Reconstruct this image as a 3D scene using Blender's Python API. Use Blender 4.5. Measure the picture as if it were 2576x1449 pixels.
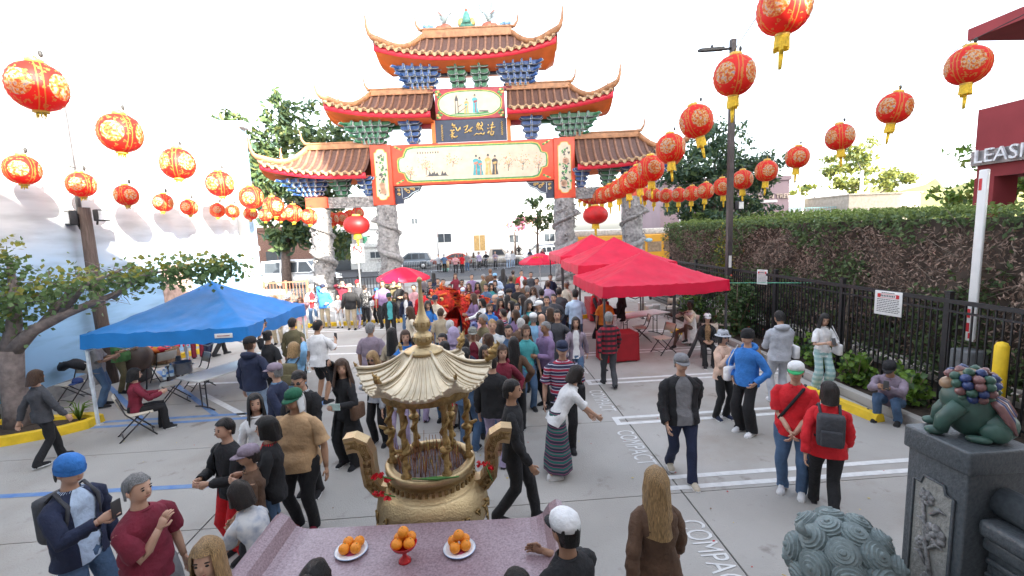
import bpy, bmesh, math, random, re
from mathutils import Vector, Matrix, noise
R=math.radians; PI=math.pi; sin=math.sin; cos=math.cos
random.seed(7)
SC=bpy.context.scene; COL=SC.collection
for o in list(bpy.data.objects): bpy.data.objects.remove(o)
# ---------------- camera, sky, sun, exposure
cd=bpy.data.cameras.new('camera'); cam=bpy.data.objects.new('camera',cd); COL.objects.link(cam)
cd.sensor_width=36; cd.lens=36*1150/2576; cd.clip_start=0.05; cd.clip_end=3000
yaw,pitch,roll=R(3.6),R(7.0),R(2.2)
fw=Vector((sin(yaw)*cos(pitch),cos(yaw)*cos(pitch),-sin(pitch))); rt=Vector((cos(yaw),-sin(yaw),0)); up=rt.cross(fw)
X_=rt*cos(roll)-up*sin(roll); Y_=rt*sin(roll)+up*cos(roll)
M=Matrix((X_,Y_,-fw)).transposed().to_4x4(); M.translation=Vector((0,0,3.5)); cam.matrix_world=M
SC.camera=cam
SUN_AZ=R(35); SUN_EL=R(22.5)      # light travels towards (-sin az, cos az): low sun behind the camera, from the right
w=bpy.data.worlds.new('World'); SC.world=w; w.use_nodes=True
nt=w.node_tree; bg=nt.nodes['Background']
sky=nt.nodes.new('ShaderNodeTexSky'); sky.sky_type='NISHITA'; sky.sun_disc=False
sky.sun_elevation=SUN_EL; sky.sun_rotation=PI-SUN_AZ; sky.air_density=1.0; sky.dust_density=2.5; sky.ozone_density=1.0
hs=nt.nodes.new('ShaderNodeHueSaturation'); hs.inputs['Saturation'].default_value=0.45
nt.links.new(sky.outputs[0],hs.inputs['Color']); nt.links.new(hs.outputs[0],bg.inputs[0]); bg.inputs[1].default_value=0.15
ld=bpy.data.lights.new('sun','SUN'); sun=bpy.data.objects.new('sun',ld); COL.objects.link(sun)
ld.energy=4.0; ld.angle=R(0.5); ld.color=(1,.93,.82)
sd=Vector((-sin(SUN_AZ)*cos(SUN_EL),cos(SUN_AZ)*cos(SUN_EL),-sin(SUN_EL))); sun.rotation_euler=sd.to_track_quat('-Z','Y').to_euler()
v=SC.view_settings; v.view_transform='Standard'; v.look='None'; v.gamma=1; v.use_curve_mapping=False; v.exposure=2.68
# ---------------- helpers
def C(h):
    h=h.lstrip('#'); r=[int(h[i:i+2],16)/255 for i in (0,2,4)]
    return tuple((c/12.92 if c<=.04045 else ((c+.055)/1.055)**2.4) for c in r)+(1,)
MATS={}
def mat(name,col,rough=.7,metal=0,var=.25,scale=6,bump=0,bscale=30,col2=None,emit=0,trans=0,spec=None,aniso=None,noisemix=.5,detail=4):
    if name in MATS: return MATS[name]
    m=bpy.data.materials.new(name); m.use_nodes=True; n=m.node_tree; b=n.nodes['Principled BSDF']; L=n.links.new
    if isinstance(col,str): col=C(col)
    if isinstance(col2,str): col2=C(col2)
    b.inputs['Roughness'].default_value=rough; b.inputs['Metallic'].default_value=metal
    if spec is not None: b.inputs['Specular IOR Level'].default_value=spec
    tc=n.nodes.new('ShaderNodeTexCoord'); mp=n.nodes.new('ShaderNodeMapping'); L(tc.outputs['Object'],mp.inputs[0])
    if aniso: mp.inputs['Scale'].default_value=aniso
    if col2 is None: a=tuple(max(0,c*(1-var)) for c in col[:3])+(1,); col2=tuple(min(1,c*(1+var)) for c in col[:3])+(1,)
    else: a=col
    nz=n.nodes.new('ShaderNodeTexNoise'); nz.inputs['Scale'].default_value=scale; nz.inputs['Detail'].default_value=detail; L(mp.outputs[0],nz.inputs[0])
    rp=n.nodes.new('ShaderNodeValToRGB'); rp.color_ramp.elements[0].position=max(0,noisemix-.2); rp.color_ramp.elements[1].position=min(1,noisemix+.2)
    rp.color_ramp.elements[0].color=a; rp.color_ramp.elements[1].color=col2
    L(nz.outputs['Fac'],rp.inputs[0]); L(rp.outputs[0],b.inputs['Base Color'])
    if bump:
        n2=n.nodes.new('ShaderNodeTexNoise'); n2.inputs['Scale'].default_value=bscale; n2.inputs['Detail'].default_value=5; L(mp.outputs[0],n2.inputs[0])
        bp=n.nodes.new('ShaderNodeBump'); bp.inputs['Strength'].default_value=min(1,bump); bp.inputs['Distance'].default_value=.02
        L(n2.outputs['Fac'],bp.inputs['Height']); L(bp.outputs[0],b.inputs['Normal'])
    if emit:
        L(rp.outputs[0],b.inputs['Emission Color']); b.inputs['Emission Strength'].default_value=emit
    if trans:
        tr=n.nodes.new('ShaderNodeBsdfTranslucent'); mx=n.nodes.new('ShaderNodeMixShader'); mx.inputs[0].default_value=trans
        L(rp.outputs[0],tr.inputs[0]); L(b.outputs[0],mx.inputs[1]); L(tr.outputs[0],mx.inputs[2]); L(mx.outputs[0],n.nodes['Material Output'].inputs[0])
    MATS[name]=m; return m
class MB:
    "collects faces with a material slot each"
    def __init__(s): s.v=[]; s.f=[]; s.m=[]; s.sm=[]
    def add(s,vs,fs,mi=0,smooth=False,T=None):
        o=len(s.v)
        if T is not None: vs=[T@Vector(p) for p in vs]
        s.v.extend([tuple(p) for p in vs])
        for f in fs: s.f.append([i+o for i in f]); s.m.append(mi); s.sm.append(smooth)
    def box(s,c,d,mi=0,T=None,rz=0,bev=0):
        x,y,z=d[0]/2,d[1]/2,d[2]/2
        A=Matrix.Translation(c)@Matrix.Rotation(rz,4,'Z') if rz else Matrix.Translation(c)
        if T is not None: A=T@A
        if not bev:
            vs=[(a*x,b*y,e*z) for e in(-1,1) for b in(-1,1) for a in(-1,1)]
            s.add(vs,[(0,2,3,1),(4,5,7,6),(0,1,5,4),(2,6,7,3),(0,4,6,2),(1,3,7,5)],mi,False,A)
        else:
            bm=bmesh.new(); bmesh.ops.create_cube(bm,size=1)
            for q in bm.verts: q.co=Vector((q.co.x*d[0],q.co.y*d[1],q.co.z*d[2]))
            bmesh.ops.bevel(bm,geom=bm.edges[:],offset=bev,segments=2,affect='EDGES',profile=.6)
            bm.verts.index_update()
            s.add([q.co for q in bm.verts],[[q.index for q in f.verts] for f in bm.faces],mi,True,A); bm.free()
    def poly(s,pts,ext,mi=0,T=None,smooth=False):
        "closed outline of 3D points extruded along vector ext"
        n=len(pts); e=Vector(ext); vs=[Vector(p) for p in pts]+[Vector(p)+e for p in pts]
        fs=[list(range(n))[::-1],list(range(n,2*n))]+[(i,(i+1)%n,n+(i+1)%n,n+i) for i in range(n)]
        s.add(vs,fs,mi,smooth,T)
    def loft(s,rings,mi=0,smooth=True,caps=True,closed=True,T=None):
        n=len(rings[0]); vs=[p for r in rings for p in r]; fs=[]
        for k in range(len(rings)-1):
            for i in range(n if closed else n-1):
                j=(i+1)%n; fs.append((k*n+i,k*n+j,(k+1)*n+j,(k+1)*n+i))
        if caps and closed: fs.append(list(range(n))[::-1]); fs.append([(len(rings)-1)*n+i for i in range(n)])
        s.add(vs,fs,mi,smooth,T)
    def tube(s,pts,rad,n=8,mi=0,smooth=True,T=None,flat=1.0,refv=None,caps=True):
        pts=[Vector(p) for p in pts]
        if not hasattr(rad,'__len__'): rad=[rad]*len(pts)
        rings=[]; prev=None
        for i,p in enumerate(pts):
            d=(pts[min(i+1,len(pts)-1)]-pts[max(i-1,0)])
            if d.length<1e-9: d=Vector((0,0,1))
            d.normalize()
            if prev is None:
                a=Vector(refv) if refv else (Vector((1,0,0)) if abs(d.x)<.8 else Vector((0,1,0)))
            else: a=prev
            a=(a-d*a.dot(d)).normalized(); b=d.cross(a); prev=a
            rings.append([p+a*(cos(2*PI*k/n)*rad[i])+b*(sin(2*PI*k/n)*rad[i]*flat) for k in range(n)])
        s.loft(rings,mi,smooth,caps,True,T)
    def lathe(s,prof,n=24,mi=0,smooth=True,T=None,c=(0,0,0),caps=True,sx=1,sy=1):
        rings=[[(c[0]+r*cos(2*PI*k/n)*sx,c[1]+r*sin(2*PI*k/n)*sy,c[2]+z) for k in range(n)] for r,z in prof]
        s.loft(rings,mi,smooth,caps,True,T)
    def ball(s,c,r,n=10,m=6,mi=0,T=None):
        rx,ry,rz=r if hasattr(r,'__len__') else (r,r,r)
        prof=[(max(1e-4,sin(PI*i/m)),-cos(PI*i/m)) for i in range(m+1)]
        rings=[[(c[0]+q*cos(2*PI*k/n)*rx,c[1]+q*sin(2*PI*k/n)*ry,c[2]+z*rz) for k in range(n)] for q,z in prof]
        s.loft(rings,mi,True,True,True,T)
    def mesh(s,name,mats):
        me=bpy.data.meshes.new(name); me.from_pydata(s.v,[],s.f)
        for m in (mats if isinstance(mats,(list,tuple)) else [mats]): me.materials.append(m)
        me.polygons.foreach_set('material_index',s.m); me.polygons.foreach_set('use_smooth',s.sm); me.update(); return me
    def obj(s,name,mats,parent=None,loc=None,rz=0,**tags):
        return link(name,s.mesh(name,mats),parent,loc,rz,**tags)
def link(name,me,parent=None,loc=None,rz=0,label=None,cat=None,group=None,kind=None):
    o=bpy.data.objects.new(name,me); COL.objects.link(o)
    if parent is not None: o.parent=parent
    if loc is not None: o.location=loc
    if rz: o.rotation_euler=(0,0,rz)
    if label: o['label']=label
    if cat: o['category']=cat
    if group: o['group']=group
    if kind: o['kind']=kind
    return o
def empty(name,loc,label,cat,rz=0,group=None):
    o=link(name,None,None,loc,rz,label,cat,group); o.empty_display_size=.2; return o
def copy_tree(o,parent=None):
    c=o.copy(); COL.objects.link(c)
    if parent is not None: c.parent=parent
    for ch in KIDS.get(o.name,None) or list(o.children): copy_tree(ch,c)
    return c
KIDS={}
def flatpoly(mb,pts,mi,T):
    mb.add(pts,[list(range(len(pts)))],mi,False,T)
def text_mesh(body,size,ext,name,align='CENTER'):
    cu=bpy.data.curves.new('t','FONT'); cu.body=body; cu.size=size; cu.extrude=ext; cu.align_x=align; cu.align_y='CENTER'; cu.resolution_u=3
    ob=bpy.data.objects.new('t',cu); COL.objects.link(ob); dg=bpy.context.evaluated_depsgraph_get()
    me=bpy.data.meshes.new_from_object(ob.evaluated_get(dg)); me.name=name
    bpy.data.objects.remove(ob); bpy.data.curves.remove(cu); return me
def text(body,size,ext,name,m,parent,loc,rot,align='CENTER',sx=1,sy=1):
    me=text_mesh(body,size,ext,name,align); me.materials.clear(); me.materials.append(m)
    o=link(name,me,parent,loc); o.rotation_euler=rot; o.scale=(sx,sy,1); return o
def nz(p,f=1.0): return noise.noise(Vector(p)*f)
# ================= SETTING
m_conc=mat('concrete',(.32,.304,.278,1),.85,0,.12,.5,.35,55,detail=12,col2=(.44,.42,.39,1))
m_joint=mat('joint_dirt',(.09,.085,.08,1),.95)
m_asph=mat('asphalt',(.06,.06,.065,1),.9,0,.3,3,.4,120)
m_walk=mat('sidewalk_concrete',(.34,.33,.31,1),.9,0,.15,1.2,.3,60)
m_white=mat('white_paint',(.74,.74,.72,1),.7,0,.1,9,.2,40,col2=(.58,.58,.57,1))
m_blue=mat('blue_paint',(.09,.2,.46,1),.75,0,.3,7,.2,40,col2=(.2,.3,.45,1))
m_yel=mat('yellow_paint',(.78,.52,.02,1),.6,0,.15,5,.25,30)
m_soil=mat('soil',(.05,.035,.025,1),.95,0,.4,12,.8,25)
m_blk=mat('black_metal',(.018,.018,.02,1),.5,0,.3,20)
m_dark=mat('dark_grey_metal',(.07,.07,.075,1),.5,.3)
m_steel=mat('galvanised_steel',(.5,.51,.52,1),.42,.6,.15,10)
g=MB(); g.add([(-900,-60,-.06),(900,-60,-.06),(900,1500,-.06),(-900,1500,-.06)],[(0,1,2,3)])
g.obj('ground',mat('far_ground',(.16,.15,.13,1),.95,0,.3,.1),kind='structure')
b=MB(); b.box((0,15,-.05),(21,46,.07)); lot=b.obj('parking_lot',m_joint,kind='structure')
ys=[-7.9,-3.9,.8,3.15,5.5,7.85,10.2,12.55,14.9,17.25,19.6,21.95,24.3,26.65,29,31.5]; xs=[-10.1,-3.62,2.5,7.05,10.3]
for i in range(4):
    for j in range(len(ys)-1):
        b=MB(); b.box(((xs[i]+xs[i+1])/2,(ys[j]+ys[j+1])/2,-.03),(xs[i+1]-xs[i]-.022,ys[j+1]-ys[j]-.014,.06),bev=0)
        b.obj('concrete_slab',m_conc,lot)
b=MB(); b.box((0,32.6,-.02),(80,2.2,.2)); sw=b.obj('sidewalk',m_walk,kind='structure')
b=MB(); b.box((0,31.4,-.02),(80,.18,.22)); b.obj('kerb',m_walk,sw)
b=MB(); b.add([(-150,33.7,-.03),(150,33.7,-.03),(150,66,-.03),(-150,66,-.03)],[(0,1,2,3)]); b.obj('street',m_asph,kind='structure')
# painted markings
def strip(p,q,w,z=.004):
    p=Vector((p[0],p[1],0)); q=Vector((q[0],q[1],0)); d=(q-p).normalized(); n=Vector((-d.y,d.x,0))*w/2
    return [tuple(a+Vector((0,0,z))) for a in (p-n,q-n,q+n,p+n)]
pm=empty('stall_marking',(0,0,0),'white double painted stall lines on the concrete right of the altar','road marking'); pm['kind']='structure'
for y,x2 in ((5.75,6.9),(7.85,6.95),(10.02,7.0),(12.4,6.95),(14.8,6.95),(17.2,6.9)):
    b=MB()
    for s in (-.13,.13): b.add(strip((2.27,y+s),(x2,y+s),.1),[(0,1,2,3)])
    b.add(strip((2.32,y-.078),(2.32,y+.078),.1),[(0,1,2,3)]); b.obj('stall_line',m_white,pm)
lm=empty('stall_marking',(0,0,0),'white painted lines on the concrete left of the crowd','road marking'); lm['kind']='structure'
for p,q in (((-7.6,11.65),(-5.4,11.55)),((-6.6,10.75),(-4.95,9.25)),((-7.1,14.2),(-3.9,13.9)),((-7.3,15.1),(-3.7,14.9)),((-7.4,17.6),(-3.7,17.4)),((-7.4,17.9),(-3.7,17.7))):
    b=MB(); b.add(strip(p,q,.13),[(0,1,2,3)]); b.obj('stall_line',m_white,lm)
bm_=empty('accessible_stall_marking',(0,0,0),'blue painted accessible stall lines around the blue canopy','road marking'); bm_['kind']='structure'
for p,q in (((-9.6,6.75),(-3.9,6.55)),((-9,9.12),(-4.6,9.12)),((-8.9,9.4),(-4.8,9.36)),((-7.05,9.4),(-9.6,11.9)),((-5.6,9.4),(-9.2,13.1)),((-3.5,9.6),(-3.9,10.3))):
    b=MB(); b.add(strip(p,q,.11),[(0,1,2,3)]); b.obj('stall_line',m_blue,bm_)
for y in (4.35,6.85,8.9,11.25):
    t=text('COMPACT',.26,0,'COMPACT_lettering',m_white,None,(2.3,y,.006),(0,0,-PI/2),sx=.95,sy=1.6)
    t['kind']='structure'; t['label']='white COMPACT lettering painted along the slab joint'
def stains(m):
    n=m.node_tree; L=n.links.new; B=n.nodes['Principled BSDF']; src=B.inputs['Base Color'].links[0].from_socket; tc=n.nodes.new('ShaderNodeTexCoord')
    for sc,lo,hi,col in ((.35,.5,.72,(.74,.67,.60,1)),(2.2,.6,.7,(.66,.63,.61,1)),(14,.66,.72,(.62,.6,.58,1))):
        z=n.nodes.new('ShaderNodeTexNoise'); z.inputs['Scale'].default_value=sc; z.inputs['Detail'].default_value=8; z.inputs['Roughness'].default_value=.62; L(tc.outputs['Object'],z.inputs[0])
        r=n.nodes.new('ShaderNodeValToRGB'); r.color_ramp.elements[0].position=lo; r.color_ramp.elements[1].position=hi; r.color_ramp.elements[0].color=(1,1,1,1); r.color_ramp.elements[1].color=col; L(z.outputs[0],r.inputs[0])
        x=n.nodes.new('ShaderNodeMix'); x.data_type='RGBA'; x.blend_type='MULTIPLY'; x.inputs[0].default_value=1; L(src,x.inputs[6]); L(r.outputs[0],x.inputs[7]); src=x.outputs[2]
    L(src,B.inputs['Base Color'])
stains(m_conc)
# ---- wheel stops
def wheel_stop(c,rz,L,label):
    o=empty('wheel_stop',(c[0],c[1],0),label,'wheel stop',rz,'yellow wheel stops')
    b=MB(); b.poly([(-L/2,-.11,0),(-L/2,.11,0),(-L/2,.07,.13),(-L/2,.03,.15),(-L/2,-.03,.15),(-L/2,-.07,.13)],(L,0,0)); b.obj('block',m_yel,o)
    for s in (-.35,.35):
        b=MB(); b.lathe([(.018,0),(.018,.012)],8,c=(s*L,0,.148)); b.obj('bolt',m_dark,o)
wheel_stop((6.62,7.85),R(97),1.5,'yellow wheel stop on the concrete beside the squatting man')
wheel_stop((6.5,13.9),R(120),1.3,'yellow wheel stop behind the red canopy folding tables')
wheel_stop((-9.5,14.55,0),R(62),1.7,'yellow wheel stop beyond the blue canopy, nearest of its row')
wheel_stop((-9.68,16.81,0),R(62),1.7,'yellow wheel stop beyond the blue canopy, second of its row')
b=MB(); b.box((-5.5,18.65,.07),(4.6,.2,.16),rz=R(2)); b.obj('kerb',m_yel,label='yellow painted kerb behind the row of standing children',kind='structure')
b=MB(); b.box((5,17.6,.07),(3.2,.2,.16)); b.obj('kerb',m_yel,label='yellow painted kerb behind the red canopies',kind='structure')
# gate forecourt island
b=MB(); b.box((-7.6,21.7,.05),(4.6,5.6,.14)); b.obj('pavement',m_walk,kind='structure')
# ---- left wall
def stucco():
    m=bpy.data.materials.new('blue_painted_wall'); m.use_nodes=True; n=m.node_tree; L=n.links.new; B=n.nodes['Principled BSDF']; B.inputs['Roughness'].default_value=.9
    tc=n.nodes.new('ShaderNodeTexCoord'); sp=n.nodes.new('ShaderNodeSeparateXYZ'); L(tc.outputs['Object'],sp.inputs[0])
    z1=n.nodes.new('ShaderNodeTexNoise'); z1.inputs['Scale'].default_value=.55; z1.inputs['Detail'].default_value=6; L(tc.outputs['Object'],z1.inputs[0])
    ma=n.nodes.new('ShaderNodeMath'); ma.operation='MULTIPLY_ADD'; ma.inputs[1].default_value=1.6; L(z1.outputs[0],ma.inputs[0]); L(sp.outputs['Z'],ma.inputs[2])
    r=n.nodes.new('ShaderNodeValToRGB'); L(ma.outputs[0],r.inputs[0])
    mr=n.nodes.new('ShaderNodeMapRange'); mr.inputs['From Min'].default_value=3.3; mr.inputs['From Max'].default_value=5.0; L(ma.outputs[0],mr.inputs[0]); L(mr.outputs[0],r.inputs[0])
    r.color_ramp.elements[0].color=(.30,.50,.72,1); r.color_ramp.elements[1].color=(.66,.66,.65,1)  # white towards the top: sunlit part of the wall put into the colour
    mp=n.nodes.new('ShaderNodeMapping'); mp.inputs['Scale'].default_value=(1,.5,3); L(tc.outputs['Object'],mp.inputs[0])
    z2=n.nodes.new('ShaderNodeTexNoise'); z2.inputs['Scale'].default_value=1.2; z2.inputs['Detail'].default_value=9; L(mp.outputs[0],z2.inputs[0])
    r2=n.nodes.new('ShaderNodeValToRGB'); r2.color_ramp.elements[0].position=.36; r2.color_ramp.elements[1].position=.56; r2.color_ramp.elements[0].color=(.62,.62,.62,1); L(z2.outputs[0],r2.inputs[0])
    mx=n.nodes.new('ShaderNodeMix'); mx.data_type='RGBA'; mx.blend_type='MULTIPLY'; mx.inputs[0].default_value=.6; L(r.outputs[0],mx.inputs[6]); L(r2.outputs[0],mx.inputs[7]); L(mx.outputs[2],B.inputs['Base Color'])
    bp=n.nodes.new('ShaderNodeBump'); bp.inputs['Strength'].default_value=.4; bp.inputs['Distance'].default_value=.03; L(z2.outputs[0],bp.inputs['Height']); L(bp.outputs[0],B.inputs['Normal']); return m
m_bluewall=stucco()
m_cream=mat('pale_stucco',(.62,.62,.6,1),.9,0,.08,1,.2,30); m_lightblue=mat('light_blue_paint',(.35,.55,.72,1),.8)
wl=empty('side_building',(-10.1,0,0),'tall building side wall, light blue, coloured sunlit white above, along the left of the lot','building')
b=MB(); b.box((-.45,6.5,4.1),(.9,27,8.2)); b.obj('wall',m_bluewall,wl)
b=MB(); b.box((-.5,6.5,8.26),(.9,27,.12)); b.obj('parapet_cap',m_cream,wl)
b=MB(); b.box((-.03,20.3,4.1),(.95,.5,8.2)); b.box((.05,20.3,8.3),(1.2,.7,.22)); b.box((-.03,20.3,3.2),(1.08,.6,.18)); b.box((.448,20.3,4.1),(.02,.52,8.0),1); b.obj('end_pilaster',[m_cream,m_lightblue],wl)
b=MB(); b.box((.02,3.5,.18),(.1,21,.36)); b.obj('wall_base',mat('grey_render',(.33,.33,.33,1),.9),wl)
m_brick=mat('old_plaster_patch',(.42,.3,.25,1),.95,0,.35,5,.3,20)
b=MB(); b.box((.004,15.8,2.1),(.02,1.5,1.5)); b.obj('plaster_patch',m_brick,wl)
# floodlight pole by the wall
pl=empty('floodlight_pole',(-9.75,(-19.64,24.04,-0)[1]*0+12.2,0),'dark wooden pole with two floodlights and a white conduit on the left wall','lamp post')
m_wood=mat('weathered_wood',(.09,.065,.055,1),.85,0,.35,6,.5,30,aniso=(6,6,.6))
b=MB(); b.tube([(0,0,0),(-.06,0,2.6),(-.05,0,4.5)],[.15,.14,.12],10); b.obj('pole',m_wood,pl)
b=MB(); b.tube([(-.2,.05,4.0),(-.3,.1,8.9)],.055,8); b.obj('conduit',mat('grey_conduit',(.16,.165,.17,1),.6),pl)
def floodlight(parent,loc,rz,s=1):
    h=MB(); h.box((0,0,0),(.42*s,.16*s,.36*s),bev=.03*s); h.box((0,.12*s,0),(.2*s,.12*s,.2*s)); h.tube([(0,.15*s,-.1*s),(0,.2*s,-.28*s)],.03*s,6)
    o=h.obj('floodlight',m_blk,parent,loc,rz); l=MB(); l.box((0,-.088*s,0),(.34*s,.02*s,.28*s)); l.obj('lens',mat('lamp_glass',(.6,.62,.62,1),.15,0),o); return o
floodlight(pl,(-.28,-.18,4.25),R(-25)); floodlight(pl,(.3,.05,4.3),R(80),.8)
# ---- right side planter, fence, hedge
pk=MB(); pk.box((7.14,8.2,.08),(.17,12.4,.17),bev=.015); pk.obj('planter_kerb',m_conc,kind='structure')
b=MB(); b.box((8.2,9.5,.04),(2,17,.14)); b.obj('planter_soil',m_soil,kind='structure')
fn=empty('iron_fence',(8.0,0,0),'long black iron picket fence in front of the tall hedge','fence')
b=MB(); y=2.4
while y<21.5: b.box((0,y,1.03),(.022,.022,1.95)); y+=.115
b.obj('pickets',m_blk,fn,kind='stuff')
for z,t in ((2.03,.07),(1.86,.035),(.22,.035)):
    b=MB(); b.box((0,12,z),(t*.8,19.4,t)); b.obj('rail',m_blk,fn)
for k in range(9):
    b=MB(); b.box((.03,2.6+k*2.35,1.08),(.085,.085,2.16)); b.box((.03,2.6+k*2.35,2.18),(.11,.11,.03)); b.obj('post',m_blk,fn)
m_hedge=mat('hedge_green',(.08,.14,.065,1),.75,0,.55,9,trans=.25,col2=(.15,.2,.07,1)); m_hedgeb=mat('hedge_brown_twig',(.19,.13,.1,1),.9,0,.5,12,col2=(.38,.27,.21,1))
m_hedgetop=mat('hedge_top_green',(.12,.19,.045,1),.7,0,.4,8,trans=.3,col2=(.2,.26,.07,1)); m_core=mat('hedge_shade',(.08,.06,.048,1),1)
m_vine=mat('yellow_vine_leaf',(.3,.28,.04,1),.7,0,.3,8,trans=.3)
def leafq(b,c,s,rng,mi,asp=.6,nrm=None):
    "one leaf: a bent pair of triangles with random tilt"
    d=Vector((rng.gauss(0,1),rng.gauss(0,1),rng.gauss(0,1))).normalized()
    e=Vector((rng.gauss(0,1),rng.gauss(0,1),rng.gauss(0,1))); 
    if nrm is not None: d=(d+Vector(nrm)*.8).normalized()
    e=(e-d*e.dot(d)).normalized(); f=d.cross(e); c=Vector(c)
    b.add([c-e*s*.5,c+f*s*asp*.5+d*s*.08,c+e*s*.5,c-f*s*asp*.5+d*s*.08],[(0,1,2,3)],mi)
def hedge(name,x0,x1,y0,y1,h,seed,label,n,sz=.11,brown=True):
    rng=random.Random(seed); o=empty(name,(x0,y0,0),label,'hedge'); b=MB()
    W=x1-x0; Ly=y1-y0
    ny=max(4,int(Ly*2)); 
    def hz(y): return h-.02+.09*noise.noise(Vector((y*.8,seed,0)))+.05*noise.noise(Vector((y*3,seed,3)))
    def xf(y,z): return .22*noise.noise(Vector((y*.9,z*1.3,seed)))+.1*noise.noise(Vector((y*3,z*3,seed)))
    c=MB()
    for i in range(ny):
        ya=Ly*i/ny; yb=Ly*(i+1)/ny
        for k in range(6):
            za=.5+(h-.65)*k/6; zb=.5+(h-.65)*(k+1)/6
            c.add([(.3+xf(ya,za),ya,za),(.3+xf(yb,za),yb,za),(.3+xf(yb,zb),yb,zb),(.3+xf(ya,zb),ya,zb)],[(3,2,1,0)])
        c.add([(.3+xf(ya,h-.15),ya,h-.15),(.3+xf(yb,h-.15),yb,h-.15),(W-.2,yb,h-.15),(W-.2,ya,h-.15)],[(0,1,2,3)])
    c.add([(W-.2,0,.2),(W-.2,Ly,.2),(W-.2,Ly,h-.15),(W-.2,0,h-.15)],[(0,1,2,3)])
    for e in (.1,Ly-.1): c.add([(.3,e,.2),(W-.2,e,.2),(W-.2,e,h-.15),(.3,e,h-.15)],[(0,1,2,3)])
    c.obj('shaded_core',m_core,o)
    for _ in range(n):
        y=rng.random()*Ly; q=rng.random()
        if q<.2:
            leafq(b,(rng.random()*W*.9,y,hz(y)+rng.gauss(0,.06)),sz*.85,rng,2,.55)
        else:
            z=h*(1-rng.random()**1.0*.9); t=1-z/h; pat=noise.noise(Vector((y*.7,z*.9,seed+5)))+.5*noise.noise(Vector((y*2.2,z*2,seed+9)))
            x=xf(y,z)+rng.gauss(.1,.09)
            g=pat-1.1*min(t,.25)*4*.35+.32 if brown else 1
            if t>.65: g+=.35
            if z>h-.28: g=1
            mi=0 if g>.13+.14*rng.gauss(0,1) else 1
            if brown and abs(y-Ly*.68)<.35+.5*t and rng.random()<.45: mi=3
            leafq(b,(x,y,z),sz*(1 if mi!=1 else .9),rng,mi,.55 if mi!=1 else .3)
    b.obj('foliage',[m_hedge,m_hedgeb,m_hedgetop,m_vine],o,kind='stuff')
    if brown:
        b=MB()
        for _ in range(260):
            y=rng.random()*Ly; z=.3+rng.random()*(h-.7); p=Vector((xf(y,z)+.02,y,z)); d=Vector((rng.gauss(0,.12),rng.gauss(0,.35),rng.gauss(.2,.3)))
            b.tube([p,p+d*.5,p+d+Vector((rng.gauss(0,.05),rng.gauss(0,.05),0))],[.012,.008,.003],4)
        b.obj('twigs',mat('hedge_stem',(.16,.13,.1,1),.9,0,.3,9),o,kind='stuff')
        for k in range(7):
            b=MB(); y=1+k*Ly/7+rng.random(); b.tube([(.15,y,0),(.12,y+.1,1.2),(.2,y-.05,2.2)],[.07,.06,.03],7); b.obj('stem',mat('hedge_stem',(.16,.13,.1,1),.9,0,.3,9),o)
hedge('hedge',8.75,10.3,4.2,21.6,3.58,3,'tall clipped hedge with bare brown twigs, along the right fence',24000,.125)
# shrubs in the planter
m_leafb=mat('bright_leaf',(.10,.2,.025,1),.55,0,.4,7,trans=.3,col2=(.2,.33,.05,1)); m_leafd=mat('dark_leaf',(.03,.07,.02,1),.55,0,.4,7,trans=.2,col2=(.06,.12,.03,1))
m_flower=mat('small_red_flower',(.5,.09,.05,1),.6)
def shrub(name,loc,r,h,n,s,mats,label,seed,asp=.8):
    rng=random.Random(seed); o=empty(name,loc,label,'plant'); b=MB()
    for _ in range(n):
        a=rng.random()*2*PI; q=rng.random()**.5; z=rng.random()
        lump=.75+.35*noise.noise(Vector((cos(a)*1.5,sin(a)*1.5,z*2+seed)))
        b_r=r*q*lump*(1-.55*(z-.35)**2*2)
        leafq(b,(cos(a)*b_r,sin(a)*b_r,.05+z*h*lump),s*(.7+.6*rng.random()),rng,0 if rng.random()<.75 else (1 if rng.random()<.9 or len(mats)<3 else 2),asp,(0,-.3,.6))
    b.obj('leaves',mats,o); b=MB()
    for k in range(6):
        a=k*PI/3; b.tube([(0,0,0),(cos(a)*r*.35,sin(a)*r*.35,h*.5),(cos(a)*r*.6,sin(a)*r*.6,h*.85)],[.02,.012,.005],5)
    b.obj('stems',m_hedgeb,o)
for k,(x,y,r,h,lab) in enumerate(((7.55,6.35,.42,.75,'bright green leafy plant behind the ceramic lion post'),(7.6,7.55,.45,.7,'bright green leafy plant behind the squatting man'),(7.55,8.6,.45,.72,'bright green leafy plant with round leaves right of the woman in plaid trousers'),(7.6,9.7,.4,.95,'taller green plant by the fence behind the woman in plaid trousers'),(7.6,10.8,.42,.6,'low green leafy plant left of the woman in plaid trousers'),(7.5,5.2,.4,.6,'green leafy plant at the right end of the planter'),(7.55,4.3,.35,.55,'small green plant near the stone rail'))):
    shrub('leafy_plant',(x,y,.1),r,h,330,.12,[m_leafb,m_leafd],lab,20+k,.95)
shrub('rose_bush',(7.75,13.4,.1),1.0,1.9,1500,.11,[m_leafd,m_hedge,m_flower],'large dark green bush with small red flowers beside the lamp post',41)
shrub('leafy_plant',(7.5,15.8,.1),.6,1.1,500,.13,[m_leafd,m_leafb],'dark green plant beside white buckets behind the red canopy',42)
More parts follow.
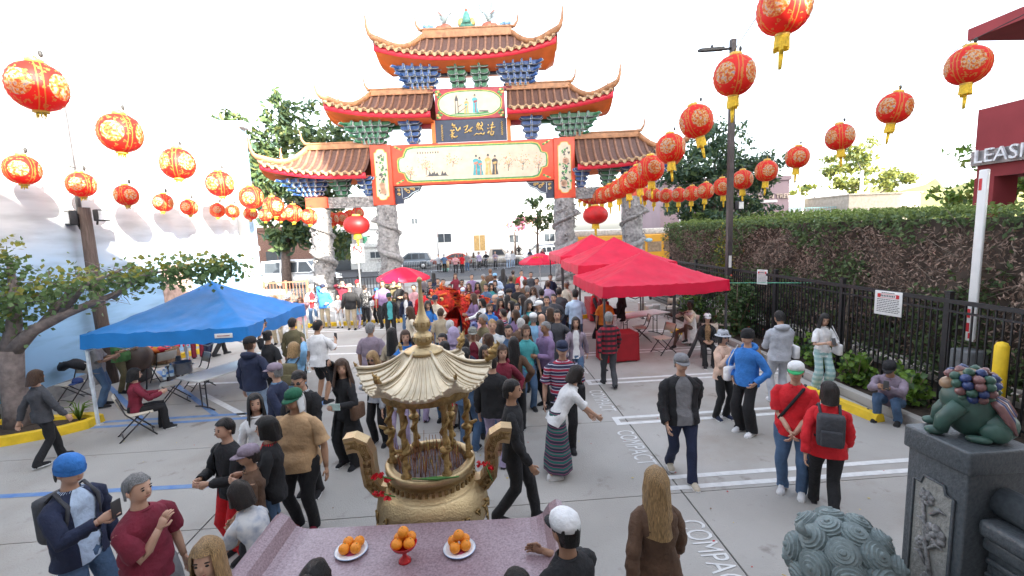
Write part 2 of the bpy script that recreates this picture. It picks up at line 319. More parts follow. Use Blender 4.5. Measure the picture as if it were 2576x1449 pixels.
# signs on fence
m_signw=mat('sign_white',(.72,.72,.7,1),.5,0,.05,4); m_red=mat('sign_red',(.55,.02,.03,1),.5,0,.1)
m_ink=mat('sign_ink',(.05,.05,.05,1),.6)
def notice(loc,w,h,rz,label,lines,post=False):
    o=empty('notice_sign',loc,label,'sign',rz,None); b=MB(); b.box((0,0,0),(w,.02,h),bev=.006); b.obj('panel',m_signw,o)
    b=MB()
    for sx in (-1,1): b.box((sx*w*.34,-.012,h*.30),(w*.11,.006,h*.15))
    for sz in (.225,.375): b.box((0,-.012,h*sz),(w*.72,.006,h*.014))
    b.obj('banner',m_red,o)
    b=MB(); x=-w*.26
    for k in range(9): b.box((x+k*w*.06,-.0115,h*(.30 if k%4 else .305)),(w*.035,.003,h*.07))
    x=-w*.22
    for k in range(7): b.box((x+k*w*.07,-.0115,h*.43),(w*.05,.003,h*.03))
    b.obj('heading_print',m_ink,o,kind='stuff')
    b=MB()
    for k in range(lines): 
        z=h*.15-k*h*.58/lines; x=-w*.4
        while x<w*.36:
            q=w*(.04+.07*random.random()); b.box((x+q/2,-.0115,z),(q,.003,h*.028)); x+=q+w*.02
    b.obj('print',m_ink,o,kind='stuff'); 
    return o
notice((7.93,8.38,1.82),.52,.48,R(-80),'white notice sign with red banner on the fence behind the squatting man',8)
notice((7.93,12.45,1.95),.3,.42,R(-62),'smaller white notice sign with red banner beside the lamp post',7)
# green string line from canopy to fence
b=MB(); b.tube([(6.66,12,1.89),(8.5,10.6,1.96)],.008,5); b.obj('cord',mat('green_cord',(.15,.55,.35,1),.6),label='pale green cord tied from red canopy leg to the fence',cat='cord')
# bollard, barrier arm
o=empty('bollard',(7.8,(7.8,6.26,1.04)[1],0),'yellow steel bollard in front of the fence behind the ceramic lion','bollard'); b=MB(); b.lathe([(.085,0),(.085,1.5),(.06,1.55),(.001,1.57)],16); b.obj('post',m_yel,o); b=MB(); b.lathe([(.1,0),(.1,.1)],16); b.obj('base_collar',m_conc,o)
o=empty('barrier_arm',(8.62,7.42,0),'raised white and red parking barrier arm standing in front of the hedge','barrier')
b=MB(); b.box((0,0,2.75),(.05,.15,3.0),bev=.02); b.obj('arm',m_signw,o)
for z,y_,h_ in ((4.0,.03,.2),(1.75,.04,.16),(1.5,.04,.16),(1.35,.0,.1)):
    b=MB(); b.box((-.027,y_,z),(.004,.05,h_)); b.obj('reflector',m_red,o)
b=MB(); b.box((0,.0,.55),(.36,.36,1.1),bev=.03); b.obj('cabinet',mat('grey_cabinet',(.2,.21,.22,1),.5),o)
# lot lamp post
lp=empty('lamp_post',(7.85,14.1,0),'dark square lamp post between red canopy and hedge with lamp arm and floodlight','lamp post')
b=MB(); b.box((0,0,4.5),(.15,.15,9.0),rz=R(0)); b.obj('pole',mat('bronze_paint',(.05,.042,.045,1),.5,.2),lp)
b=MB(); b.tube([(0,0,8.75),(-.35,0,8.72)],.04,8); b.poly([(-.3,-.09,8.7),(-.3,.09,8.7),(-1.0,.07,8.66),(-1.1,0,8.64),(-1.0,-.07,8.66)],(0,0,.08)); b.tube([(-.65,0,8.74),(-.65,0,8.84)],.04,6); b.obj('lamp_head',m_blk,lp)
floodlight(lp,(.28,-.05,4.05),R(30),.75)
b=MB(); b.box((.0,-.085,2.3),(.09,.004,.38)); b.obj('sticker',m_signw,lp)

b=MB(); rng=random.Random(77)
for _ in range(170):
    x=rng.uniform(-8,6.8); y=rng.uniform(3.6,16); a=rng.random()*6; q=rng.uniform(.008,.022); b.add([(x+cos(a+t)*q*(1 if i%2 else .6),y+sin(a+t)*q*(1 if i%2 else .6),.006+.006*rng.random()) for i,t in enumerate((0,PI/2,PI,3*PI/2))],[(0,1,2,3)],0 if rng.random()<.45 else (1 if rng.random()<.5 else 2))
b.obj('paper_scraps',[mat('scrap_yellow',(.6,.45,.05,1),.8),mat('scrap_red',(.5,.05,.05,1),.8),mat('scrap_brown',(.2,.12,.06,1),.9)],kind='stuff',label='small yellow, red and brown scraps strewn over the concrete')
# ================= trees and far buildings
m_bark=mat('bark',(.11,.08,.07,1),.9,0,.35,7,.6,22); m_bark2=mat('pale_bark',(.2,.165,.155,1),.9,0,.3,9,.6,25)
def tree(name,loc,trunk,clumps,n,s,mats,label,seed,asp=.55,droop=0):
    "trunk: list of (points, radii) limbs; clumps: (centre, radius xyz)"
    rng=random.Random(seed); o=empty(name,loc,label,'tree'); b=MB()
    for pts,rad in trunk: b.tube(pts,rad,9)
    b.obj('trunk',m_bark,o); b=MB(); tot=sum(c[1][0]*c[1][2] for c in clumps)
    for c,r in clumps:
        k=int(n*r[0]*r[2]/tot); sub=[(rng.gauss(0,.5),rng.gauss(0,.5),rng.gauss(0,.5)) for _ in range(max(5,k//45))]
        for _ in range(k):
            q=rng.choice(sub); p=[q[i]+rng.gauss(0,.17) for i in range(3)]
            leafq(b,(c[0]+p[0]*r[0],c[1]+p[1]*r[1],c[2]+p[2]*r[2]),s*(.6+.8*rng.random()),rng,0 if rng.random()<.6 else (1 if rng.random()<.7 else 2),asp,(0,0,-droop) if droop else None)
    b.obj('crown',mats,o); return o
m_l1=mat('tree_leaf_green',(.075,.125,.05,1),.6,0,.4,1.5,trans=.35,col2=(.11,.165,.06,1)); m_l2=mat('tree_leaf_dark',(.045,.09,.055,1),.6,0,.4,2,trans=.2); m_l3=mat('tree_leaf_olive',(.12,.14,.04,1),.6,0,.3,2,trans=.3)
tree('broadleaf_tree',(-14.0,33.5,0),[([(0,0,0),(.1,0,2.2),(.4,0,4.2),(1.0,0,7.5)],[.35,.3,.24,.1]),([(.2,0,3.2),(1.8,0,5.5),(3,0,8)],[.2,.14,.06]),([(.2,0,3),(-1.5,0,6),(-2.2,.3,9)],[.2,.14,.06])],
  [((1.0,0,10.8),(1.5,1.4,2.2)),((-1.2,0,8.6),(2.2,1.6,1.8)),((3.2,0,8.9),(2.2,1.6,2.2)),((4.6,.2,9.3),(1.6,1.4,1.9)),((2,0,6.4),(2.6,1.6,1.7)),((1.0,-.3,4.0),(1.9,1.2,1.1)),((3.3,0,3.6),(1.9,1.2,1.0)),((-2.4,0,10.2),(1.3,1,1.8)),((-2.6,0,8),(1.4,1,1.5)),((-1,0,6.5),(1.2,1,1.3))],12000,.52,[m_l1,m_l2,m_l3],'tall green tree behind the left end of the ceremonial gate',5,.45,.3)
tree('evergreen_tree',(20.2,39,0),[([(0,0,0),(0,0,4),(.1,0,9)],[.4,.32,.1]),([(0,0,3.6),(-2,0,6)],[.2,.06]),([(0,0,4),(2.5,0,6.5)],[.2,.06])],
  [((0,0,10.2),(2,2,1.6)),((-2.4,0,8.2),(2.3,2,1.5)),((2.4,0,8.3),(2.6,2,1.5)),((4.2,0,7.0),(1.6,1.5,1.1)),((-.2,0,6.6),(3.2,2,1.4)),((-2.6,0,5.4),(1.7,1.5,1.3)),((.2,0,4.6),(2.6,2,1.2)),((2.8,0,5.4),(1.6,1.2,1.1))],10500,.48,[m_l2,m_l1,m_l1],'broad dark green tree behind the lamp post and right lanterns',6,.4,.2)
tree('street_tree',(5.6,46,0),[([(0,0,0),(.05,0,2.5),(.1,0,5.5)],[.16,.13,.05]),([(0,0,3.2),(-1.3,0,4.6)],[.07,.03]),([(0,0,3),(1.4,0,4.3)],[.07,.03])],
  [((0,0,6.2),(.9,.8,1.1)),((-1.2,0,5.0),(1.0,.8,.8)),((1.4,0,4.6),(1.2,.8,.9)),((.3,0,4.4),(1.1,.9,1.0)),((2.4,0,3.6),(.9,.8,.8))],1500,.34,[m_l1,m_l3,m_l2],'small street tree with thin trunk seen under the gate beam',7)
m_pink=mat('pink_blossom',(.4,.14,.22,1),.7,0,.3,4,trans=.3)
tree('blossom_tree',(5.0,68,0),[([(0,0,0),(0,0,3.5)],[.2,.1])],[((0,0,4.3),(2.4,1.5,1.2)),((1.8,0,5),(1.5,1.2,1))],500,.45,[m_pink,m_pink,m_l1],'pink blossoming tree beyond the parked cars',8)
m_l4=mat('tree_leaf_gold',(.22,.24,.05,1),.6,0,.3,2,trans=.35)
tree('spreading_tree',(70,84,0),[([(0,0,0),(0,0,6),(2,0,11)],[.6,.45,.15]),([(0,0,5),(-7,0,8)],[.3,.1]),([(0,0,5),(8,0,9)],[.3,.1])],
  [((2,0,15),(3.5,3,2.6)),((-3,0,12.5),(4,3,2)),((6,0,12),(4,3,2)),((0,0,9.5),(6,3,1.6)),((11,0,10.5),(3,3,1.8)),((-9,0,9),(3,2,1.2))],2600,.9,[m_l4,m_l3,m_l1],'spreading sunlit tree on the far hillside at right',9)
tree('roadside_tree',(17.6,14.3,0),[([(0,0,0),(0,0,3.6),(.3,0,4.8)],[.16,.12,.05]),([(0,0,3.4),(-.5,0,4.4)],[.06,.03])],[((.1,0,4.9),(1.5,1.2,1.0)),((-.5,.6,4.2),(1.0,1,.6))],1300,.22,[m_leafb,m_l4,m_l1],'bright green tree seen through the red building opening',10)
for k,(x,y,r,h) in enumerate(((54,86,4,5.5),(47,84,3,5.5),(41,78,2.2,4.2))):
    shrub('hillside_bush',(x,y,0),r,h,420,.8,[m_leafb,m_l1],('large green bush below the white hillside houses','green bush left of the white hillside houses','green bush beside the pale blue fence')[k],60+k)
# left near tree (bauhinia) in yellow kerb island
m_round=mat('round_leaf',(.085,.15,.055,1),.5,0,.4,3,trans=.35,col2=(.15,.23,.075,1)); m_young=mat('young_leaf',(.24,.24,.04,1),.5,0,.3,3,trans=.4)
rng=random.Random(17)
T0=Vector((-9.25,9.3,0)); isl=empty('bauhinia_tree',T0,'thick grey trunked tree with wide low canopy in front of the blue wall','tree')
limbs=[([(0,0,0),(.0,0,.5),(-.03,0,1.0),(.02,0,1.6)],[.27,.21,.19,.21]),([(0,0,1.5),(.5,0,1.95),(1.1,.1,2.25),(1.9,.2,2.55),(2.6,.4,3.0)],[.15,.11,.08,.055,.025]),
 ([(.0,0,1.5),(.1,.1,2.1),(.2,.1,2.8),(.1,.2,3.4)],[.16,.12,.08,.03]),([(-.05,0,1.5),(-.6,.1,1.95),(-1.2,0,2.3)],[.16,.1,.05]),([(.6,.05,2.0),(.9,.3,2.5),(1.2,.4,3.0)],[.09,.06,.02]),([(-.1,0,1.4),(-.5,-.1,1.75),(-.5,-.2,2.2)],[.11,.08,.04]),([(1.9,.2,2.5),(2.4,.3,2.9),(3.2,.5,3.05)],[.05,.035,.015]),([(1.0,.1,2.25),(1.6,0,2.8),(2.4,0,3.1)],[.06,.04,.015])]
b=MB()
for p,r_ in limbs: b.tube(p,r_,10)
b.obj('trunk',m_bark2,isl); b=MB()
for c,r_,k in (((-.6,0,2.7),(1.0,.8,.5),460),((.3,.1,2.55),(.9,.9,.4),560),((1.2,.2,2.75),(1.0,.8,.4),460),((2.2,.3,2.85),(.9,.6,.3),430),((3.2,.5,2.95),(.7,.5,.32),460),((.15,.1,3.25),(.35,.3,.5),220),((-.3,0,2.2),(.8,.5,.4),330),((3.9,.6,3.0),(.4,.3,.25),220)):
    for _ in range(k):
        p=(c[0]+rng.gauss(0,.5)*r_[0],c[1]+rng.gauss(0,.5)*r_[1],c[2]+rng.gauss(0,.5)*r_[2])
        leafq(b,p,.105*(.6+.7*rng.random()),rng,0 if p[2]<c[2]+.2*r_[2] else 1 if rng.random()<.45 else 0,.95,(0,-.4,.5))
b.obj('crown',[m_round,m_young],isl); b=MB()
for _ in range(120):
    p=Vector((rng.uniform(-1,2.3),rng.uniform(-.2,.5),rng.uniform(2.4,3.1))); d=Vector((rng.gauss(.1,.3),rng.gauss(0,.1),rng.gauss(0,.12)))
    b.tube([p,p+d*.6+Vector((0,0,.03)),p+d],[.007,.005,.002],4)
b.obj('bare_twigs',m_bark2,isl,kind='stuff')
o=empty('tree_island',(-9.3,9.3,0),'curved yellow kerb island of dark soil round the left tree','planter')
arc=[(-1.2,-1.25),(-.2,-.98),(.6,-.72),(1.15,-.45),(1.42,-.18),(1.45,.08),(1.15,.22),(.5,.18),(-.2,.12),(-.8,.1)]
b=MB(); rings=[]
for i,(x,y) in enumerate(arc):
    a=Vector(arc[max(0,i-1)]); c_=Vector(arc[min(len(arc)-1,i+1)]); d=(c_-a).normalized(); n=Vector((d.y,-d.x))*.09
    rings.append([(x-n.x,y-n.y,0),(x-n.x*.8,y-n.y*.8,.16),(x+n.x*.8,y+n.y*.8,.16),(x+n.x,y+n.y,0)])
b.loft(rings,0,False); b.obj('kerb',m_yel,o)
b=MB(); b.add([(x,y,.09) for x,y in arc],[list(range(len(arc)))]); b.obj('soil',m_soil,o)
b=MB()
for _ in range(26):
    a=rng.random()*2*PI; t=rng.uniform(.15,.35); p=Vector((1.15,.0,.1)); b.tube([p,p+Vector((cos(a)*t*.4,sin(a)*t*.4,t)),p+Vector((cos(a)*t,sin(a)*t,t*1.1))],[.012,.01,.002],4)
b.obj('grass_tuft',m_leafb,o)
# ---- far buildings
m_farw=mat('white_stucco',(.72,.71,.68,1),.9,0,.06,.6); m_glass=mat('dark_window_glass',(.05,.06,.07,1),.12,0,.2,2); m_amb=mat('amber_shade',(.4,.26,.1,1),.8); m_grn=mat('green_awning',(.03,.25,.13,1),.6)
def building(name,x0,x1,y0,d,h,m,label,wins=(),roof=.35,cat='building'):
    o=empty(name,((x0+x1)/2,y0,0),label,cat); W=x1-x0
    b=MB(); b.box((0,d/2,h/2),(W,d,h)); b.obj('wall',m,o)
    b=MB(); b.box((0,d/2,h+roof/2),(W+.3,d+.3,roof)); b.obj('parapet',m,o)
    for (x,z,w_,h_,mm) in wins:
        f=MB(); f.box((x,-.03,z),(w_+.16,.1,h_+.16)); f.box((x,-.07,z-h_/2-.1),(w_+.3,.12,.08)); fo=f.obj('window',m,o); p=MB(); p.box((x,-.09,z),(w_,.03,h_)); p.obj('pane',mm,fo)
        q=MB(); q.box((x,-.11,z),(.05,.02,h_)); q.obj('mullion',m,fo)
    return o
building('warehouse',-14,3.5,66,14,8.6,m_farw,'large white warehouse across the street seen through the gate',[(5.0,2.1,1.6,2.2,m_amb),(0,3.0,2,1.2,m_glass),(-4,5.5,.8,.8,m_glass)])
building('office_building',3.8,12.5,72,12,6.6,m_farw,'lower white building with amber windows right of the warehouse',[(-1.6,5.2,1.3,.7,m_amb),(.5,5.2,1.9,.9,m_amb),(2.6,2.4,1.6,1.2,m_glass),(-3,2.4,1.4,1.2,m_glass)])
sh=building('corner_shop',-16.8,-12.4,52,9,4.4,m_cream,'corner shop with a green awning behind the no left turn sign',[(1.2,1.6,1.4,1.7,m_glass)])
b=MB(); b.poly([(-2.4,-.1,3.6),(-2.4,-1.3,3.1),(-2.4,-1.3,2.85),(-2.4,-.1,3.2)],(4.4,0,0)); b.obj('awning',m_grn,sh)
b=MB(); b.box((-1.0,-.04,1.5),(2.0,.06,3.0)); b.obj('doorway',m_glass,sh)
building('brown_shop',-30,-17,50,9,4.6,mat('brown_brick',(.16,.09,.07,1),.9,0,.3,8),'dark brown shop behind the white van',[(2,1.6,2.4,1.6,m_glass),(-2,1.6,2.4,1.6,m_glass)])
bx=building('container_shed',-12.3,-9.5,47.5,4,2.5,mat('shed_grey',(.5,.51,.5,1),.8),'pale grey shed with a barred window left of the silver SUV',[(.1,1.7,1.0,.6,m_glass)])
gt=building('restaurant',19.5,34.0,49,14,8.0,mat('mauve_stucco',(.30,.22,.24,1),.9,0,.1,.5),'mauve GOLDEN TREE restaurant behind the hedge',[(-5,2.4,2,2,m_glass)],.45)
text('GOLDEN TREE',.72,.05,'lettering',mat('cream_letter',(.55,.45,.36,1),.5),gt,(4.9,-.1,6.25),(PI/2,0,0)); b=MB(); b.box((4.9,-.08,5.75),(1.9,.12,.25)); b.obj('small_sign',m_signw,gt)
b=MB(); b.poly([(-3,-.05,3.9),(-3,-1.6,3.3),(-3,-1.6,3.0),(-3,-.05,3.0)],(9,0,0)); b.obj('awning',mat('dusty_pink',(.42,.16,.18,1),.8),gt)
m_pil=mat('white_post_paint',(.7,.7,.69,1),.6)
b=MB(); b.box((0,0,3.8),(.45,.45,7.6)); b.obj('sign_post',m_pil,None,(17.95,40,0),label='square white post in front of the dark green tree',cat='post')
sv=building('strip_mall',36,45,62,8,6.6,m_farw,'pale building with purple flowering creeper wall left of the teal fence',[(-2,2,2,1.4,m_glass)])
m_purp=mat('purple_blossom',(.3,.12,.36,1),.8,0,.4,2)
rng=random.Random(5); b=MB()
for _ in range(500): leafq(b,(rng.gauss(.5,2),-.25+rng.gauss(0,.1),3.2+rng.gauss(0,1)),.45,rng,0 if rng.random()<.65 else 1,.7)
b.obj('creeper',[m_purp,m_l3],sv)
tf=empty('teal_fence',(44,57,0),'pale teal metal fence beyond the hedge','fence'); b=MB()
for k in range(38): b.box((-6+k*.36,0,3.0),(.05,.05,4.4))
b.obj('pickets',mat('teal_paint',(.3,.5,.48,1),.6),tf,kind='stuff')
for z in (1.2,5.1):
    b=MB(); b.box((.7,0,z),(13.6,.08,.1)); b.obj('rail',mat('teal_paint',(.3,.5,.48,1)),tf)
h2=empty('hedge',(18,30,0),'distant clipped hedge beyond the near hedge','hedge'); b=MB(); rng=random.Random(3)
for _ in range(5200): 
    x=rng.uniform(0,46); leafq(b,(x,8+.3*x+rng.gauss(0,.2),rng.uniform(2.2,4.45)+.14*noise.noise(Vector((x,0,0)))),.42,rng,0,.6)
b.obj('foliage',[m_hedgetop],h2,kind='stuff')
building('hillside_house',58,74,100,12,11.5,m_farw,'white house on the far hillside at right',[(-4,8,1.2,1.5,m_glass),(2,8,1.2,1.5,m_glass),(5,5,1.2,1.5,m_glass)],.4)
building('hillside_house',75,92,104,12,12.5,mat('blue_white_stucco',(.55,.6,.66,1),.9),'bluish white house on the far hillside, right of the white house',[(-3,8,1.4,1.6,m_glass),(3,8,1.4,1.6,m_glass)],.4)
bb=building('brick_house',46,55.5,55,8,6.4,mat('beige_brick',(.42,.37,.3,1),.9,0,.15,3),'beige brick building left of the red building',[(1.5,4.0,1.6,.7,m_glass),(-2.5,4.3,.8,.8,m_glass)],.2)
o=empty('street_light',(60.5,70,0),'tall white street light standing beyond the hedge','street light'); b=MB(); b.tube([(0,0,0),(0,0,11)],[.3,.2],8); b.obj('pole',m_pil,o); b=MB(); b.tube([(0,0,10.8),(-.8,0,12.2)],.09,6); b.obj('lamp_head',m_blk,o)
for k,(x,y,z) in enumerate(((48,76,9.5),(57,90,11.5),(39.5,70,9))):
    o=empty('utility_pole',(x,y,0),('wooden utility pole left of the white street light','thin utility pole right of the white street light','short utility pole above the teal fence')[k],'utility pole'); b=MB(); b.tube([(0,0,0),(0,0,z)],[.16,.11],6); b.obj('pole',m_wood,o); b=MB(); b.box((0,0,z-.6),(2.4,.12,.12)); b.obj('crossarm',m_wood,o)
b=MB(); n=20; pts=[]
for i in range(n+1): pts.append((75+130*i/n, 150+6*sin(i), 0))
hills=[]
for i,p in enumerate(pts): hills.append([(p[0],p[1]-14,-.05),(p[0],p[1],5+9*min(1,i/6)+2*sin(i*1.7)),(p[0],p[1]+25,-.05)])
b.loft(hills,0,True,False,False); b.obj('hills',mat('hill_green',(.16,.17,.06,1),.95,0,.4,.15),kind='structure')
# ---- red building with LEASING sign, facade faces the lot
m_redb=mat('dark_red_stucco',(.26,.035,.04,1),.85,0,.15,1); m_corr=mat('corrugated_metal',(.35,.33,.33,1),.5,.4)
rb=empty('red_building',(14,0,0),'dark red building with a LEASING sign band at the right edge','building')
b=MB(); b.box((3,9.8,5.8),(6,5.1,1.15)); b.obj('upper_wall',m_redb,rb)
b=MB(); b.box((3,9.4,8.35),(7,5.9,.3)); b.box((3.4,9.2,7.4),(5,4.4,1.7),1); b.obj('roof',[m_redb,m_glass],rb)
b=MB(); 
for k in range(12): b.box((.0,9.83,4.86+k*.033),(.1+.03*(k%2),5.14,.033))
b.obj('corrugated_band',m_corr,rb)
text('LEASING',.52,.03,'lettering',mat('letter_white',(.75,.76,.77,1),.4),rb,(-.14,12.25,5.06),(PI/2,0,-PI/2),align='LEFT')
b=MB(); b.box((3,9.8,4.68),(5.9,5.0,.36)); b.obj('lintel',m_redb,rb)
for y in (12.05,10.4,7.6):
    b=MB(); b.box((.35,y,2.25),(.7,.5,4.5)); b.obj('column',m_redb,rb)
b=MB(); b.box((5.8,9.8,2.2),(.2,4.8,4.4)); b.obj('rear_wall',m_cream,rb)
b=MB(); b.box((5.68,10.9,2.0),(.06,.9,1.2)); b.obj('window',m_glass,rb)
# ---- temple behind the photographer shades the lot; unseen block added to shade the gate
m_tem=mat('temple_wall',(.4,.36,.33,1),.9)
tp=empty('temple',(-2,-3,0),'temple hall behind the viewpoint that shades the lot','building')
b=MB(); b.box((0,-6,5.5),(30,12,11.0)); b.obj('wall',m_tem,tp); b=MB(); b.poly([(-16,1.2,11.0),(-16,-13,11.0),(-16,-9,12.6),(-16,-2.5,12.2)],(32,0,0)); b.obj('roof',mat('roof_tile',(.2,.09,.05,1),.7),tp)
ot=empty('shade_block',(56.4,-8,0),'unseen block added behind the viewpoint to shade the gate','building'); b=MB(); b.box((0,0,20),(76,8,40)); b.obj('wall',m_tem,ot)
# ================= CEREMONIAL GATE (local: x along the facade, -y towards the lot)
GT=empty('ceremonial_gate',(-.25,26.3,0),'three-tiered ceremonial gate with tiled roofs and dragon pillars across the lot entrance','gate',R(-4.5))
m_tile=mat('roof_tile_brown',(.17,.085,.055,1),.45,0,.3,5,.3,30,col2=(.27,.14,.09,1)); m_cap=mat('roof_tile_tan',(.42,.27,.14,1),.5,0,.25,8,.2,30); m_pan=mat('pan_tile_dark',(.11,.058,.045,1),.55,0,.3,9,.3,30)
m_ridge=mat('ridge_terracotta',(.36,.17,.08,1),.55,0,.3,4,.3,25); m_gred=mat('gate_red',(.62,.025,.05,1),.5,0,.12,3); m_oran=mat('gate_orange',(.72,.17,.035,1),.55,0,.12,2); m_verm=mat('gate_vermilion',(.62,.07,.03,1),.5,0,.12,3)
m_bb=mat('bracket_blue',(.025,.085,.27,1),.45,0,.3,6); m_bg=mat('bracket_green',(.03,.16,.075,1),.45,0,.3,6); m_bt=mat('bracket_trim',(.48,.55,.58,1),.5,0,.2,8); m_bdark=mat('bracket_dark',(.02,.03,.06,1),.7)
m_panel=mat('panel_cream',(.56,.49,.37,1),.7,0,.1,3,.1,40); m_gold=mat('gilt',(.62,.42,.14,1),.4,.3,.25,12); m_navy=mat('sign_navy',(.02,.03,.06,1),.45,0,.2,5); m_maroon=mat('panel_maroon',(.32,.035,.05,1),.5,0,.2,4)
m_pgreen=mat('panel_green_line',(.06,.25,.07,1),.5); m_pyel=mat('panel_yellow_line',(.65,.4,.06,1),.5)
def lerp(a,b,t): return a+(b-a)*t
def roof(u0,ur,ut,zi,zt,zr,sgn,vE=1.5,vr=0.0,full=False,horn=.85,ridgeh=.3,soff_u=None,soff_z=None,spacing=.4):
    "front slope from u0 (inner end) to tip ut, ridge to ur; sgn mirrors"
    RF=link('roof',None,GT); RF.empty_display_size=.1
    P=lambda u,v,z:(sgn*u,v,z)
    ze=lambda u: zi+(zt-zi)*max(0,(abs(u)-u0*.0-(0 if full else u0))/((ut)-(0 if full else u0)))**2.6
    zhip=lambda t: lerp(zr,zt+.12,t)-.62*sin(PI*min(1,t*1.0))*(1-.35*t)
    def top(u):
        a=abs(u)
        if a<=ur: return (vr,zr)
        t=(a-ur)/(ut-ur); return (lerp(vr,-vE,t),zhip(t))
    def slope(u,n=6):
        vt,z1=top(u); z0=ze(u); pts=[]
        for i in range(n+1):
            t=i/n; v=lerp(vt,-vE,t); z=lerp(z1,z0,t)-.22*sin(PI*t)*(abs(vt+vE)/vE)
            pts.append((u,v,z))
        return pts
    lo=-ut if full else u0; us=[]; n=int(round((ut-lo)/spacing)); us=[lo+(ut-lo)*(i+.5)/n for i in range(n)]
    # pan surface front + back + ends
    b=MB(); grid=[slope(lo+(ut-lo)*i/(2*n)) for i in range(2*n+1)]
    b.loft([[P(*p) for p in g] for g in grid],0,True,False,False)
    b.loft([[P(p[0],-p[1]+2*vr,p[2]) for p in g] for g in grid],0,True,False,False)
    for e in ((1,-1) if full else (1,)):
        end=[]
        for i in range(9):
            k=i/8; v=lerp(-vE,vE,k); hv=abs(v)/vE; top_u=lerp(ur,ut,hv); t=(top_u-ur)/(ut-ur)
            end.append([P(e*lerp(top_u,ut,j/4),v,lerp(zhip(t) if t>0 else zr,zt-.5*(1-hv**2.5),j/4)) for j in range(5)])
        b.loft(end,0,True,False,False)
    b.obj('pan_tiles',m_pan,RF)
    # barrel rows and drip tiles
    for i,u in enumerate(us):
        pts=slope(u,6); rad=.075
        if abs(pts[0][1]-pts[-1][1])<.12: pts=[pts[0],pts[3],pts[-1]]
        q=[Vector(P(p[0],p[1],p[2]+.03)) for p in pts]; q.append(q[-1]+Vector((0,-.05,-.03)))
        b=MB(); b.tube(q,rad,8,0,refv=(1,0,0)); e=q[-1]
        b.tube([e+Vector((0,0,0)),e+Vector((0,-.07,-.02))],.1,10,1,refv=(1,0,0)); b.tube([e+Vector((0,-.07,-.02)),e+Vector((0,-.09,-.02))],.055,8,0,refv=(1,0,0))
        b.obj('tile_row',[m_tile,m_cap],RF)
        if i<n-1:
            um=u+(ut-lo)/n/2; d=Vector(P(um,-vE-.06,ze(um)))
            b=MB(); b.poly([d+Vector(k) for k in ((-.15,0,.05),(-.13,0,-.06),(-.07,0,-.15),(0,-.02,-.19),(.07,0,-.15),(.13,0,-.06),(.15,0,.05),(0,0,.0))],(0,.04,0)); b.obj('drip_tile',m_cap,RF)
    # hip ridges with upswept horn
    for e in ((1,-1) if full else (1,)):
        for fb in (1,-1):
            pts=[]; 
            for i in range(9):
                t=i/8; pts.append(P(e*lerp(ur,ut*1.0,t),fb*lerp(vr,-vE,t),zhip(t)+.12))
            T=Vector(pts[-1]); dx=sgn*e
            pts+=[tuple(T+Vector((dx*.16,-.06*fb,.16*horn))),tuple(T+Vector((dx*.26,-.1*fb,.5*horn))),tuple(T+Vector((dx*.28,-.12*fb,.95*horn))),tuple(T+Vector((dx*.25,-.12*fb,1.12*horn)))]
            b=MB(); b.tube(pts,[.13]*8+[.11,.075,.05,.03,.02],8,0,flat=1.5); b.obj('hip_ridge',m_ridge,RF)
        # ridge end horn
        B0=Vector(P(e*(ur-.1),vr,zr+ridgeh)); dx=sgn*e
        b=MB(); b.tube([B0,B0+Vector((dx*.25,0,.05)),B0+Vector((dx*.42,0,.3)),B0+Vector((dx*.46,0,.62)),B0+Vector((dx*.52,0,.78))],[.12,.09,.06,.035,.02],8); b.obj('ridge_horn',m_ridge,RF)
    a=-ur if full else u0; b=MB()
    b.box((sgn*(a+ur)/2,vr,zr+ridgeh/2-.02),(ur-a,.3,ridgeh),bev=.02); b.box((sgn*(a+ur)/2,vr,zr+ridgeh+.02),(ur-a+.1,.36,.07)); b.obj('main_ridge',m_ridge,RF)
    # fascia and soffit following the eave curve
    N=26; fr=[]; sf=[]
    su=soff_u; sz=soff_z; si=-su if full else u0
    for i in range(N+1):
        t=i/N; u=lerp(lo,ut-.05,t); z=ze(u)-.03; c=abs(t-.5)*2 if full else t
        fr.append([P(u,-vE+.04,z),P(u,-vE+.06,z-.3-.06*c**3)])
        sf.append([P(u,-vE+.065,z-.295-.06*c**3),P(lerp(si,su,t),-.12,sz)])
    b=MB(); b.loft([[P(p[0][0]*sgn,p[0][1],p[0][2]),P(p[1][0]*sgn,p[1][1],p[1][2]),P(p[1][0]*sgn,p[1][1]+.12,p[1][2]),P(p[0][0]*sgn,p[0][1]+.12,p[0][2])] for p in fr],0,True); b.obj('fascia',m_gred,RF)
    b=MB(); b.loft(sf,0,True,False,False); b.loft([[(p[0],-p[1],p[2]) for p in g] for g in sf],0,True,False,False)
    for e in ((1,-1) if full else (1,)):
        g=[]
        for i in range(9):
            k=i/8; v=lerp(-vE+.065,vE-.065,k); hv=abs(v)/vE
            g.append([P(e*(ut-.06),v,zt-.36-.5*(1-hv**2.5)),P(e*su,v*.12,sz)])
        b.loft(g,0,True,False,False)
    b.obj('soffit',m_oran,RF)
    return RF
roof(0,2.42,4.72,12.72,13.4,14.05,1,full=True,soff_u=4.2,soff_z=12.2,horn=1.0,ridgeh=.42)
for s in (1,-1):
    roof(2.0,5.45,7.6,9.95,10.62,11.2,s,soff_u=6.9,soff_z=9.58,horn=.9)
    roof(5.65,9.2,11.3,6.95,7.7,8.45,s,soff_u=10.6,soff_z=6.95,horn=.9)
